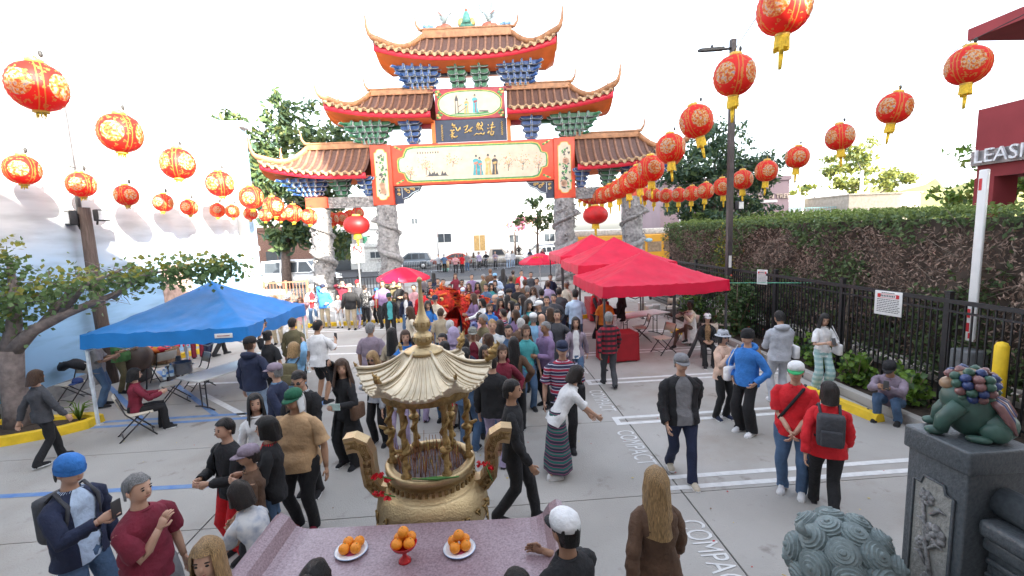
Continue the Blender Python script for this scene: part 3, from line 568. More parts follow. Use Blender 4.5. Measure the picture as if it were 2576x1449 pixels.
# ---- bracket clusters
def arm(b,u,v,z,w,h,d,mi,sgn=1):
    "boat shaped bracket arm with pale trim edge"
    k=.16*min(1,w); pts=[(u-w/2,v,z+h),(u-w/2,v,z+h*.45),(u-w/2+k*.5,v,z+h*.12),(u-w/2+k,v,z),(u+w/2-k,v,z),(u+w/2-k*.5,v,z+h*.12),(u+w/2,v,z+h*.45),(u+w/2,v,z+h)]
    b.poly(pts,(0,d,0),mi)
    t=.022; tr=[(p[0]+(p[0]-u)/(w/2)*t*(1 if abs(p[0]-u)>w*.3 else .3),v+.05,p[2]-(t if p[2]<z+h*.3 else 0)) for p in pts]
    b.poly(tr,(0,.05,0),1)
def cluster(u,z0,z1,w0,w1,m,tiers=4,noses=1,diag=0,v0=-.12,dv=.23):
    CL=link('bracket_cluster',None,GT,(u,0,0)); H=(z1-z0)/(tiers+.4)
    b=MB(); b.poly([(-w0*.35,v0+.02,z0),(w0*.35,v0+.02,z0),(w0*.5,v0+.02,z0+H*.4),(-w0*.5,v0+.02,z0+H*.4)],(0,.5,0)); 
    b.poly([(-w0*.4,0.05,z0+H*.3),(w0*.4,.05,z0+H*.3),(w1*.48,.05,z1),(-w1*.48,.05,z1)],(0,.25,0),1); b.obj('base_block',[m,m_bdark],CL)
    for k in range(tiers):
        t=(k+1)/tiers; w=lerp(w0,w1,t); z=z0+H*(.4+k); v=v0-dv*k
        b=MB(); arm(b,0,v,z+H*.12,w,H*.7,.2,0)
        arm(b,0,v+.3,z+H*.12,w*1.12,H*.74,.28,0)
        us=[0] if noses==1 else [(j-(noses-1)/2)*w*.8/noses for j in range(noses)]
        for x in us:
            b.box((x,v-.1,z+H*.5),(.075,.3,H*.85),0); b.box((x-.045,v-.08,z+H*.5),(.014,.3,H*.88),1); b.box((x+.045,v-.08,z+H*.5),(.014,.3,H*.88),1)
            b.box((x,v-.02,z+H*.04),(.15,.2,H*.2),1)
        if diag:
            for q in range(3):
                f=q/3; x0=diag*w*.42; b.tube([(x0,v+.1,z+H*.3),(x0+diag*(.12+.12*f),v-.12,z+H*.42),(x0+diag*(.3+.1*f),v-.26,z+H*.7-.1*f)],[.07,.06,.035],6,0); b.tube([(x0+diag*.04,v+.05,z+H*.16),(x0+diag*(.34+.1*f),v-.28,z+H*.62-.1*f)],.02,5,1)
        b.obj('bracket_arm',[m,m_bt],CL)
    return CL
for s in (1,-1):
    cluster(s*.62,11.3,12.5,.55,1.05,m_bg,4)
    cluster(s*2.65,11.3,12.5,1.1,2.3,m_bb,4,4,s)
    cluster(s*3.3,8.52,9.72,.5,1.15,m_bb,4)
    cluster(s*5.55,8.52,9.72,.9,2.5,m_bg,4,4,s)
    cluster(s*6.0,5.83,6.85,.4,.9,m_bb,4); cluster(s*7.5,5.83,6.85,.45,1.15,m_bg,4); cluster(s*9.3,5.83,6.85,.7,2.4,m_bb,4,4,s)
# ---- posts, beams, panels
def outline(w,h,k):
    "rectangle with stepped rounded corners (half sizes)"
    pts=[]
    for sx,sy in ((1,-1),(1,1),(-1,1),(-1,-1)):
        c=[(w,h-k*2),(w-k*.15,h-k*1.55),(w-k*.9,h-k*1.35),(w-k*1.15,h-k*.7),(w-k*1.5,h-k*.2),(w-k*2.4,h)]
        if sx*sy<0: c=c[::-1]
        pts+=[(sx*x,sy*y) for x,y in c]
    return pts
def panel(w,h,k,u,v,z,parent,name,m,layers):
    for i,(gr,mm,nm) in enumerate(layers):
        b=MB(); b.poly([(u+x*(w+gr)/w,v-.008*i,z+y*(h+gr)/h) for x,y in outline(w,h,k)],(0,.03,0)); b.obj(nm,mm,parent)
b=MB(); b.box((0,0,7.38),(8.95,.7,2.22),bev=.03); beam=b.obj('main_beam',m_verm,GT)
panel(4.05,.86,.34,0,-.365,7.38,beam,'mural',m_panel,((.12,m_pyel,'mural_border'),(.075,m_pgreen,'mural_border'),(0,m_panel,'mural_board')))
m_ink2=mat('mural_ink',(.08,.08,.085,1),.8); m_teal=mat('mural_teal',(.08,.33,.36,1),.7); m_ochre=mat('mural_ochre',(.55,.36,.13,1),.7); m_plum=mat('mural_blossom',(.55,.2,.13,1),.8,0,.3,20); m_skin0=mat('mural_skin',(.55,.38,.26,1),.7)
def splat(b,u,v,z,pts,mi): b.poly([(u+x,v,z+y) for x,y in pts],(0,.006,0),mi)
def figure(b,u,v,z,h,mi,lean=0,mi2=None):
    robe=[(-.16,0),(-.12,.35),(-.13,.6),(-.17,.72),(-.07,.8),(.06,.8),(.15,.7),(.12,.55),(.1,.3),(.17,0)]
    splat(b,u,v,z,[((x+lean*y)*h,y*h) for x,y in robe],mi)
    splat(b,u+lean*.86*h,v-.004,z,[(cos(a)*.055*h,.86*h+sin(a)*.07*h) for a in [i*PI/4 for i in range(8)]],4)
    splat(b,u+lean*.92*h,v-.006,z,[(-.06*h,.88*h),(.06*h,.88*h),(.04*h,.97*h),(-.03*h,.98*h)],0)
    splat(b,u,v-.006,z,[(-.1*h,.62*h),(.09*h,.66*h),(.1*h,.56*h),(-.06*h,.5*h)],mi2 if mi2 is not None else 0)
    splat(b,u,v-.005,z,[(-.02*h,.02*h),(.0,.5*h),(.03*h,.5*h),(.04*h,.02*h)],mi2 if mi2 is not None else 0)
MUR=[m_ink2,m_teal,m_ochre,m_plum,m_skin0,m_maroon,m_pgreen]
b=MB()
for u,h,mi,l,m2 in ((.18,1.12,1,.02,3),(.42,1.0,1,-.03,3),(.86,1.15,2,.0,4),(1.22,1.08,0,.02,2)): figure(b,u,-.384,6.68,h,mi,l,m2)
b.obj('painted_figures',MUR,beam)
b=MB(); rng=random.Random(4)
def blossom(u,z,w,h,n):
    b.poly([(u-.02,-.383,z-h*.9),(u+.02,-.383,z-h*.9),(u+.06,-.383,z-h*.2),(u+.03,-.383,z-h*.2)],(0,.004,0),0)
    for k in range(4):
        x=(k-1.5)*w*.4; b.poly([(u+.03,-.383,z-h*.35),(u+.055,-.383,z-h*.35),(u+x+.01,-.383,z+h*.2),(u+x,-.383,z+h*.2)],(0,.004,0),0)
    for _ in range(n):
        x=rng.gauss(0,.4)*w; y=rng.gauss(.1,.35)*h; s=.018+.02*rng.random(); splat(b,u+x,-.386,z+y,[(-s,0),(0,-s),(s,0),(0,s)],3 if rng.random()<.6 else 2)
for u,z,w,h,n in ((-2.6,7.3,.5,.55,60),(-1.1,7.55,.55,.4,50),(1.95,7.3,.5,.5,55),(2.75,7.35,.5,.55,50),(-3.5,6.95,.5,.4,45),(3.6,7.25,.4,.6,45)): blossom(u,z,w,h,n)
for u in (-2.35,-2.1,-1.65): splat(b,u,-.383,6.72,[(-.3,0),(-.12,.06),(-.05,.3),(.03,.1),(.12,.22),(.2,.05),(.32,0)],0)
for k in range(9): splat(b,-3.0+k*.14,-.383,8.0,[(-.03,-.05),(.02,-.06),(.04,.03),(-.02,.05)],0)
b.obj('painted_trees',MUR,beam)
for s in (1,-1):
    for z in (-1,1):
        b=MB(); 
        for k in range(4): b.ball((s*(4.22-.1*k),-.36,7.38+z*(.98-.05*k)),(.08,.02,.055),8,5,k%2)
        b.obj('corner_flower',[m_gold,m_pgreen],beam)
    b=MB(); b.box((s*5.05,0,6.88),(1.16,.86,3.28),bev=.03); po=b.obj('post',m_verm,GT)
    b=MB(); b.poly([(s*5.05+x,-.446,6.9+y) for x,y in outline(.36,1.38,.12)],(0,.03,0)); b.obj('post_panel_border',m_pyel,po)
    b=MB(); b.poly([(s*5.05+x,-.455,6.9+y) for x,y in outline(.33,1.35,.12)],(0,.03,0)); b.obj('post_panel',m_panel,po)
    b=MB(); rng=random.Random(8+s)
    for _ in range(60):
        x=rng.gauss(.02,.12); y=rng.uniform(-1.1,1.05); q=.05+.06*rng.random(); a0=rng.random()*6
        splat(b,s*5.05+x,-.462-.004*rng.random(),6.9+y,[(cos(a0+i*PI/3)*q*(1 if i%2 else .5),sin(a0+i*PI/3)*q*(1 if i%2 else .5)) for i in range(6)],0 if rng.random()<.6 else 6)
    for x,y in (((.06,.35),(-.05,-.85)) if s>0 else ((.05,-.9),(.0,-.6))):
        for k in range(8): splat(b,s*5.05+x+cos(k*.8)*.1,-.472,6.9+y+sin(k*.8)*.1,[(cos(i*PI/4)*.09,sin(i*PI/4)*.09) for i in range(8)],7)
    b.obj('painted_flowers',MUR+[mat('peony',(.62,.38,.26,1) if s>0 else (.65,.5,.28,1),.7)],po)
# upper frame
b=MB(); b.box((0,.0,10.5),(3.8,.7,1.6),bev=.02); ub=b.obj('upper_panel',m_maroon,GT)
def oval(w,h,n=40):
    return [(w*math.copysign(abs(cos(a))**.75,cos(a))*(1+.03*cos(6*a)),h*math.copysign(abs(sin(a))**.6,sin(a))) for a in [2*PI*i/n for i in range(n)]]
for gr,mm,v in ((.09,m_pyel,-.36),(.06,m_pgreen,-.37),(0,m_panel,-.38)):
    b=MB(); b.poly([(x*(1+gr/1.6),v,10.5+y*(1+gr/.6)) for x,y in oval(1.62,.62)],(0,.03,0)); b.obj('oval_panel' if gr==0 else 'oval_border',mm,ub)
b=MB(); figure(b,.3,-.394,10.0,1.0,1,-.02,5); figure(b,-.2,-.392,9.98,.8,2,.05,1)
splat(b,-.72,-.392,10.0,[(-.09,-.05),(-.09,.75),(-.05,.85),(0,1.0),(.05,.85),(.09,.75),(.09,-.05),(.05,-.05),(.05,.65),(-.05,.65),(-.05,-.05)],0); splat(b,.8,-.392,10.05,[(-.3,.0),(-.3,.07),(.2,.05),(.2,-.02)],0)
splat(b,0,-.39,9.95,[(-1.1,0),(-.6,.08),(.2,.02),(.9,.1),(1.1,.02),(.5,-.04)],6)
for k in range(14): splat(b,-.62+.05*k%.5,-.393,10.05+.03*k,[(-.04,-.03),(.04,0),(.0,.04)],0)
b.obj('painted_figures',MUR,ub)
for sx in (1,-1):
    for sz in (1,-1):
        b=MB()
        for k in range(5): b.ball((sx*(1.78-.09*(k%3)),-.36,10.5+sz*(.68-.14*(k//2))),(.09,.02,.07),8,5,k%2)
        b.obj('corner_flower',[m_pgreen,m_gold],ub)
b=MB(); b.box((0,-.28,9.1),(3.9,.14,1.16)); sb=b.obj('name_board',m_navy,GT)
BRUSH={'right':[[(1030,150),(1045,168)],[(1020,205),(1036,226)],[(1012,300),(1050,250),(1035,312)],[(1120,110),(1095,210),(1085,252)],[(1075,165),(1132,150)],[(1058,208),(1166,190)],[(1082,260),(1075,322),(1110,326),(1136,265),(1085,262)]],
'mid_right':[[(860,112),(820,190)],[(845,142),(882,130),(822,232)],[(915,105),(936,140),(880,242)],[(880,172),(942,160)],[(870,190),(858,242)],[(905,200),(942,246)],[(768,332),(820,295),(860,312),(900,290),(930,312),(966,280),(945,318)]],
'mid_left':[[(588,196),(672,160),(640,222),(618,252)],[(608,242),(645,230)],[(600,282),(652,270),(692,225)],[(690,272),(715,215),(757,190)],[(700,262),(742,250)]],
'left':[[(395,123),(380,160),(442,150)],[(400,176),(442,165)],[(393,196),(450,190),(465,240),(490,252),(532,185),(525,232)],[(343,252),(382,240),(370,384)],[(338,322),(422,280)],[(353,352),(402,310)],[(380,342),(430,362),(477,335)],[(368,272),(422,230)]]}
def brush(nm,strokes,r):
    for st in strokes:
        P=[]
        for x,y in st: P.append((-1.93+(x-85)*3.86/1275,-.362,9.67-(y+(x-720)*.0314-62)*1.14/356))
        Q=[]
        for a,c in zip(P,P[1:]):
            for k in range(3): Q.append(tuple(lerp(a[q],c[q],k/3) for q in range(3)))
        Q.append(P[-1]); n=len(Q); b=MB(); b.tube(Q,[r*(.75+.5*sin(PI*(k+.5)/n)) for k in range(n)],6,flat=.6,refv=(0,1,0)); yield b
for nm,st in BRUSH.items():
    ch=link('gilt_character',None,sb)
    o_=MB()
    for b in brush(nm,st,.046): o_.add(b.v,b.f,0,True)
    bpy.data.objects.remove(ch); o_.obj('gilt_character',m_gold,sb)
for x0,y0,y1 in ((195,150,415),(1280,90,325)):
    o_=MB(); rng=random.Random(int(x0))
    for k in range(7):
        y=lerp(y0,y1,k/7); st=[[(x0-22+rng.random()*12,y),(x0+18,y+8+rng.random()*8),(x0-12,y+26),(x0+14+rng.random()*10,y+34)]]
        for b in brush('c',st,.019): o_.add(b.v,b.f,0,True)
    o_.obj('gilt_inscription',m_gold,sb)
for s in (1,-1):
    b=MB(); b.box((s*2.07,-.05,9.1),(.22,.6,1.22)); b.obj('board_post',m_oran,GT)
    b=MB(); b.box((s*2.75,.05,9.48),(1.15,.3,.22)); b.obj('tie_beam',m_maroon,GT)
    b=MB(); b.box((s*4.4,.12,9.55),(2.2,.25,.3)); b.obj('tie_beam',m_bg,GT)
b=MB(); b.box((0,.1,11.33),(4.6,.5,.12)); b.box((0,.15,12.3),(7.6,.3,.3),1); b.obj('upper_beam',[m_maroon,m_bdark],GT)
for s in (1,-1):   # inner corner brackets, carved gilt on navy
    b=MB(); b.poly([(s*4.46,-.15,6.25),(s*2.95,-.15,6.25),(s*3.1,-.15,5.98),(s*3.45,-.15,5.85),(s*3.7,-.15,5.62),(s*4.0,-.15,5.55),(s*4.0,-.15,5.3),(s*4.46,-.15,5.3)],(0,.3,0)); cb=b.obj('corner_brace',m_navy,GT)
    b=MB(); b.tube([(s*4.42,-.16,6.2),(s*3.0,-.16,6.2),(s*3.14,-.16,6.0),(s*3.48,-.16,5.88),(s*3.72,-.16,5.66),(s*4.02,-.16,5.58)],.025,6); b.tube([(s*4.05,-.16,6.2),(s*4.05,-.16,5.6)],.02,6); b.obj('trim',m_bt,cb)
    for k,(x,z,r_) in enumerate(((3.4,6.07,.09),(3.7,5.95,.12),(3.85,6.08,.07),(4.22,6.05,.08),(4.22,5.82,.09),(3.55,6.1,.05))):
        b=MB(); b.tube([(s*(x+cos(a)*r_*(1-a/9)),-.17,z+sin(a)*r_*(1-a/9)) for a in [i*.7 for i in range(10)]],.028,6); b.obj('gilt_scroll',m_gold,cb)
# side lintels with carved stone panels
m_stone=mat('carved_stone',(.15,.145,.15,1),.85,0,.35,7,1,12,col2=(.36,.35,.34,1))
for s in (1,-1):
    b=MB(); b.box((s*7.0,0,5.5),(2.7,.45,.6)); lt=b.obj('side_lintel',m_stone,GT)
    b=MB(); rng=random.Random(3)
    for k in range(26): b.ball((s*(5.85+k*.09),-.23,5.5+rng.gauss(0,.12)),(.09,.05,.08),7,5)
    b.obj('carving',m_stone,lt)
    b=MB(); b.box((s*8.82,0,5.52),(1.2,.9,.6)); b.obj('capital',m_verm,GT)
# pillars with coiled dragons
def pillar(u,h,s,seed):
    PL=link('dragon_pillar',None,GT,(u,0,0)); rng=random.Random(seed); b=MB(); rings=[]; n=36; m=44
    for k in range(m+1):
        z=.5+(h-.5)*k/m; ring=[]
        for i in range(n):
            a=2*PI*i/n; q=Vector((cos(a),sin(a),z*.9)); r=.55+.1*noise.noise(q*2.4+Vector((seed,0,0)))+.07*noise.noise(q*5.5+Vector((0,seed,0)))
            ring.append((cos(a)*r,sin(a)*r,z))
        rings.append(ring)
    b.loft(rings,0,True); b.obj('shaft',m_stone,PL)
    b=MB(); pts=[]; rad=[]; N=90
    for k in range(N+1):
        t=k/N; a=s*(t*2*PI*2.4-1.2); z=.7+(h-1.5)*t; r=.6+.04*sin(t*30); pts.append((cos(a-PI/2)*r,sin(a-PI/2)*r,z)); rad.append(.15*(.55+.6*sin(PI*min(1,t*1.15+.08)))*(1+.06*(k%2)))
    b.tube(pts,rad,9); b.obj('dragon_body',m_stone,PL)
    b=MB()
    for k in range(2,N-2): 
        p=Vector(pts[k]); q=Vector((p.x,p.y,0)).normalized(); b.poly([p+q*.1+Vector((0,0,-.04)),p+q*(.16+.03*(k%3))+Vector((0,0,.03)),p+q*.1+Vector((0,0,.05))],(.02,.02,0))
    b.obj('dragon_mane',m_stone,PL,kind='stuff')
    hd=Vector(pts[-1]); b=MB(); q=Vector((hd.x,hd.y,0)).normalized(); b.ball(hd+q*.08,(.22,.22,.2),10,7); b.ball(hd+q*.25+Vector((0,0,-.05)),(.14,.14,.1),9,6)
    for e in (-1,1): b.tube([hd+q*.05+Vector((0,0,.12)),hd+Vector((q.y*.2*e,-q.x*.2*e,.4))],[.04,.01],6)
    b.obj('dragon_head',m_stone,PL)
    b=MB(); rng=random.Random(seed)
    for _ in range(46):
        a=rng.uniform(PI,2*PI); z=rng.uniform(.7,h-.2); r=.58; c=(cos(a)*r,sin(a)*r,z); w_=rng.uniform(.07,.15)
        b.tube([(c[0]+cos(t)*w_*.8*(1-t/8),c[1]-.02,c[2]+sin(t)*w_*(1-t/8)) for t in [i*.8 for i in range(7)]],.035,5)
    b.obj('cloud_scrolls',m_stone,PL,kind='stuff')
    b=MB(); b.box((0,0,.22),(1.5,1.5,.44),bev=.04); b.lathe([(.72,.44),(.75,.5),(.66,.6),(.6,.64)],24); b.obj('plinth',m_walk,PL)
for u,h,s,k in ((-5.02,5.25,-1,1),(5.02,5.25,1,2),(-8.85,5.22,-1,3),(8.85,5.22,1,4)): pillar(u,h,s,k)
# ridge ornaments: two cranes and a seated figure in a ring
m_porc=mat('glazed_white',(.3,.36,.36,1),.35,0,.15,8); m_orn=mat('glazed_red',(.5,.12,.07,1),.4,0,.3,6); m_ornb=mat('glazed_blue',(.15,.3,.5,1),.4,0,.3,6); m_orng=mat('glazed_green',(.1,.3,.25,1),.4,0,.3,6)
for s in (1,-1):
    o=link('crane_ornament',None,GT,(s*1.15,0,14.5))
    b=MB(); b.tube([(s*.1,0,.25),(0,0,.55),(-s*.15,0,.75)],[.1,.15,.1],9); b.tube([(-s*.12,0,.75),(-s*.3,0,.78),(-s*.42,0,.95),(-s*.4,0,1.15)],[.07,.05,.04,.045],7); b.tube([(-s*.4,0,1.15),(-s*.55,0,1.2)],[.03,.008],6); b.obj('body',m_porc,o)
    b=MB(); b.poly([(0,-.06,.7),(s*.15,-.06,1.1),(s*.35,-.06,1.55),(s*.3,-.06,1.1),(s*.2,-.06,.8)],(0,.05,0)); b.poly([(s*.1,.06,.7),(s*.4,.06,1.0),(s*.5,.06,1.2),(s*.3,.06,.7)],(0,.05,0),1); b.obj('wing',[m_porc,m_orn],o)
    b=MB(); 
    for k in range(5): b.tube([(s*.15,0,.45+.05*k),(s*.6,0,.5+.12*k),(s*(1.0+.03*k),0,.25+.2*k)],[.03,.02,.01],5)
    b.obj('tail',m_porc,o); b=MB(); b.ball((0,0,.1),(.35,.15,.18),9,6); b.ball((s*.3,0,.1),(.25,.12,.12),8,5); b.obj('base',m_orn,o)
    b=MB(); 
    for k in range(6): b.ball((s*(.7+.09*k),0,.1+.04*(k%3)),(.1,.07,.1),7,5)
    b.obj('wave',m_ornb,o)
o=link('figure_ornament',None,GT,(0,0,14.5)); b=MB(); b.ball((0,0,.2),(.5,.18,.22),10,6); b.lathe([(.3,.2),(.22,.5),(.15,.75),(.08,.85)],10); b.obj('robe',m_orng,o); b=MB(); b.ball((0,0,.92),(.09,.09,.11),8,6); b.obj('head',m_orn,o)
b=MB(); b.tube([(cos(a)*.42,0,.85+sin(a)*.45) for a in [PI*-.15+i*PI*1.3/14 for i in range(15)]],.02,5); b.obj('ring',m_porc,o)
for s in (1,-1): b=MB(); b.tube([(s*.2,-.05,.4),(s*.4,-.05,.9)],.02,5); b.ball((s*.32,-.05,.3),(.16,.1,.22),8,6); b.obj('attendant',m_gold,o)
# ================= LANTERNS
def lantern_mat():
    m=bpy.data.materials.new('printed_lantern_silk'); m.use_nodes=True; n=m.node_tree; L=n.links.new; B=n.nodes['Principled BSDF']; B.inputs['Roughness'].default_value=.55
    tc=n.nodes.new('ShaderNodeTexCoord'); nm=n.nodes.new('ShaderNodeVectorMath'); nm.operation='NORMALIZE'; L(tc.outputs['Object'],nm.inputs[0])
    ab=n.nodes.new('ShaderNodeVectorMath'); ab.operation='ABSOLUTE'; L(nm.outputs[0],ab.inputs[0]); sp=n.nodes.new('ShaderNodeSeparateXYZ'); L(ab.outputs[0],sp.inputs[0])
    def math_(op,a,b=None):
        q=n.nodes.new('ShaderNodeMath'); q.operation=op
        for i,x in enumerate((a,b)):
            if x is None: continue
            if isinstance(x,(int,float)): q.inputs[i].default_value=x
            else: L(x,q.inputs[i])
        return q.outputs[0]
    mx_=math_('MAXIMUM',sp.outputs[0],sp.outputs[1]); med=math_('GREATER_THAN',mx_,.86)
    dif=math_('ABSOLUTE',math_('SUBTRACT',sp.outputs[0],sp.outputs[1])); seam=math_('MULTIPLY',math_('GREATER_THAN',dif,.10),math_('LESS_THAN',dif,.16))
    z=n.nodes.new('ShaderNodeTexNoise'); z.inputs['Scale'].default_value=17; z.inputs['Detail'].default_value=3; L(tc.outputs['Object'],z.inputs[0])
    z2=n.nodes.new('ShaderNodeTexNoise'); z2.inputs['Scale'].default_value=11; z2.inputs['Detail'].default_value=2; L(tc.outputs['Object'],z2.inputs[0])
    def ramp(src,els):
        r=n.nodes.new('ShaderNodeValToRGB'); r.color_ramp.interpolation='CONSTANT'
        while len(r.color_ramp.elements)<len(els): r.color_ramp.elements.new(.5)
        for e,(p,c) in zip(r.color_ramp.elements,els): e.position=p; e.color=c
        L(src,r.inputs[0]); return r.outputs[0]
    red=(.72,.025,.015,1); gold=(.6,.26,.045,1)
    medc=ramp(z.outputs[0],[(0,(.55,.08,.03,1)),(.42,gold),(.52,(.66,.5,.28,1)),(.6,(.3,.35,.45,1)),(.66,gold)])
    bgc=ramp(z2.outputs[0],[(0,red),(.6,gold),(.64,(.6,.25,.08,1)),(.68,red)])
    def mix(f,a,b):
        q=n.nodes.new('ShaderNodeMix'); q.data_type='RGBA'; L(f,q.inputs[0]); 
        for i,x in ((6,a),(7,b)):
            if isinstance(x,tuple): q.inputs[i].default_value=x
            else: L(x,q.inputs[i])
        return q.outputs[2]
    c=mix(seam,mix(med,bgc,medc),gold); L(c,B.inputs['Base Color'])
    tr=n.nodes.new('ShaderNodeBsdfTranslucent'); ms=n.nodes.new('ShaderNodeMixShader'); ms.inputs[0].default_value=.42; L(c,tr.inputs[0]); L(B.outputs[0],ms.inputs[1]); L(tr.outputs[0],ms.inputs[2]); L(ms.outputs[0],n.nodes['Material Output'].inputs[0])
    return m
m_lant=lantern_mat(); m_tas=mat('yellow_tassel',(.75,.5,.03,1),.7,0,.2,20,trans=.2); m_goldc=mat('gold_paper',(.62,.38,.06,1),.45,0,.3,12); m_wire=mat('wire',(.03,.03,.03,1),.6)
b=MB(); prof=[]; NR=22
for i in range(NR+1):
    a=PI*(.07+.86*i/NR); prof.append((.45*sin(a)**.85*(1.012 if i%2 else .988),-.44*cos(a)))
b.lathe(prof,28); me_body=b.mesh('lantern_body',m_lant)
b=MB(); b.lathe([(.13,.41),(.14,.48),(.1,.5),(.02,.5)],14); b.tube([(0,0,.49),(0,0,.6)],.008,5); me_cap=b.mesh('top_cap',m_goldc)
b=MB(); b.lathe([(.12,-.41),(.13,-.47),(.11,-.48)],14); me_ring=b.mesh('bottom_ring',m_goldc)
b=MB(); rng=random.Random(2)
for k in range(22):
    a=k*2*PI/22; L_=.62+.06*rng.random(); b.add([(cos(a)*.12,sin(a)*.12,-.42),(cos(a+.3)*.12,sin(a+.3)*.12,-.42),(cos(a+.3)*.135,sin(a+.3)*.135,-L_),(cos(a)*.135,sin(a)*.135,-L_)],[(0,1,2,3)])
b.tube([(0,0,-.42),(0,0,-.74)],[.05,.04],8); b.tube([(0,0,-.72),(.01,0,-.98)],[.045,.03],7); me_tas=b.mesh('tassel',m_tas)
b=MB()
for k in range(10):
    a=k*2*PI/10; b.tube([(cos(a)*.06,sin(a)*.06,-.42),(cos(a)*.075,sin(a)*.075,-.5-.05*rng.random())],[.02,.008],4)
me_short=b.mesh('short_tassel',m_tas)
ORD=['nearest','second','third','fourth','fifth','sixth','seventh','eighth','ninth','tenth','eleventh','twelfth','thirteenth','fourteenth','fifteenth','sixteenth','seventeenth','eighteenth']
def lantern_string(name,pts,where,tassel,group,seed,sc=None):
    rng=random.Random(seed); L=[]
    for i,(x,y,z) in enumerate(pts):
        o=empty('paper_lantern',(x,y,z),'red and gold lantern, %s on the %s'%(ORD[i],where),'lantern',rng.random()*6,group); f=(sc[i] if sc else 1)*math.sqrt((Vector((x,y,z-3.5)).normalized()).y); o.scale=(f,f,f); o.rotation_euler=(rng.gauss(0,.05),rng.gauss(.04,.06),rng.random()*6.3)
        link('lantern_body',me_body,o); link('top_cap',me_cap,o); link('bottom_ring',me_ring,o)
        t_=link('tassel',me_tas if tassel else me_short,o); t_.location=(0,0,-.05); L.append(Vector((x,y,z+.56*f)))
    return L
def wire(pts,label,r=.009):
    b=MB(); q=[]
    for i in range(len(pts)-1):
        for k in range(4):
            t=k/4; p=Vector(pts[i]).lerp(Vector(pts[i+1]),t); p.z-=.06*sin(PI*t)*0; q.append(p)
    q.append(Vector(pts[-1])); b.tube(q,r,5); 
    for p in pts[1:-1]: b.ball((p[0]+.12,p[1],p[2]+.02),(.035,.035,.06),6,4)
    return b.obj('lantern_wire',m_wire,label=label,cat='wire')
LA=[(-7.04,8.23,6.12),(-7.58,10.63,5.91),(-8.06,13.21,5.66),(-8.58,16.14,5.45),(-8.58,18.16,5.16),(-8.95,20.84,4.98),(-9.16,23.45,4.81),(-9.41,26.23,4.76),(-9.45,28.24,4.71),(-9.33,29.76,4.71),(-9.13,31.11,4.79),(-8.86,32.21,4.95),(-8.62,33.41,5.23)]
LB=[(-9.35,10.29,5.15),(-9.35,11.66,4.99),(-9.35,13.02,4.85),(-9.35,14.42,4.75),(-9.35,15.63,4.68),(-9.35,17.23,4.66),(-9.35,18.23,4.67),(-9.20,19.27,4.63),(-9.20,20.57,4.62),(-9.20,21.99,4.67)]; LBS=[0.78,0.73,0.68,0.64,0.61,0.60,0.60,0.62,0.65,0.68]
LC=[(4.92,7.36,6.83),(5.45,9.71,6.57),(5.72,11.98,6.17),(5.75,13.67,5.79),(5.74,15.24,5.41),(5.92,16.98,5.33),(6.13,18.83,5.28),(6.31,20.71,5.23),(6.42,22.52,5.20),(6.44,24.10,5.19),(6.54,25.93,5.27),(6.55,27.32,5.40),(6.60,28.87,5.64),(6.61,30.08,5.91)]
LD=[(9.80,8.91,6.43),(10.52,11.28,6.22),(11.09,13.73,5.99),(11.84,16.67,5.84),(11.22,17.55,5.48),(11.25,19.23,5.33),(11.47,21.26,5.23),(11.63,23.23,5.21),(11.71,24.96,5.22),(11.68,26.55,5.26),(11.47,27.90,5.33),(11.26,29.22,5.46),(11.00,30.30,5.64)]
for pts,wh,ta,gr,sd_,ends in ((LA,'string running from upper left to the gate',0,'lanterns on the left strings',1,((-9.9,4.0,8.0),(-5.2,25.6,5.2))),(LB,'outer left string along the white wall',0,'lanterns on the left strings',2,((-9.6,6.5,6.2),(-8.9,25.2,5.6))),
    (LC,'string running from upper right to the gate',1,'lanterns on the right strings',3,((4.2,1.5,7.6),(5.2,25.3,5.6))),(LD,'outer right string from hedge to the gate',1,'lanterns on the right strings',4,((12,5,8.3),(8.9,24.8,5.4)))):
    q=lantern_string('lantern',pts,wh,ta,gr,sd_,LBS if pts is LB else None); wire([ends[0]]+[tuple(p) for p in q]+[ends[1]],'thin black wire carrying the '+wh)
for k,(u,nm) in enumerate(((-5.9,'left'),(5.5,'right'))):
    o=empty('big_lantern',((-5.85,22.3,4.1),(5.55,22.0,4.15))[k],'large plain red lantern with yellow tassel hanging by the %s main pillar'%nm,'lantern',0,'large lanterns by the gate pillars')
    b=MB(); b.lathe([(r*1.35,z*1.0) for r,z in prof],24); b.obj('lantern_body',mat('plain_red_silk',(.55,.012,.012,1),.5,0,.2,4,trans=.2),o); c_=link('top_cap',me_cap,o); t_=link('tassel',me_tas,o); t_.scale=(1.4,1.4,1.0); c_.scale=(1.4,1.4,1)
    b=MB(); b.tube([(0,0,.5),(0,0,1.3)],.012,5); b.obj('cord',m_wire,o)
b=MB(); b.lathe(prof,20); 
o=empty('paper_lantern',(-9.99,14.4,0.69),'red and gold lantern hanging low by the blue wall beyond the blue canopy','lantern'); link('lantern_body',me_body,o); link('top_cap',me_cap,o); link('tassel',me_tas,o); o.scale=(.8,.8,.8)
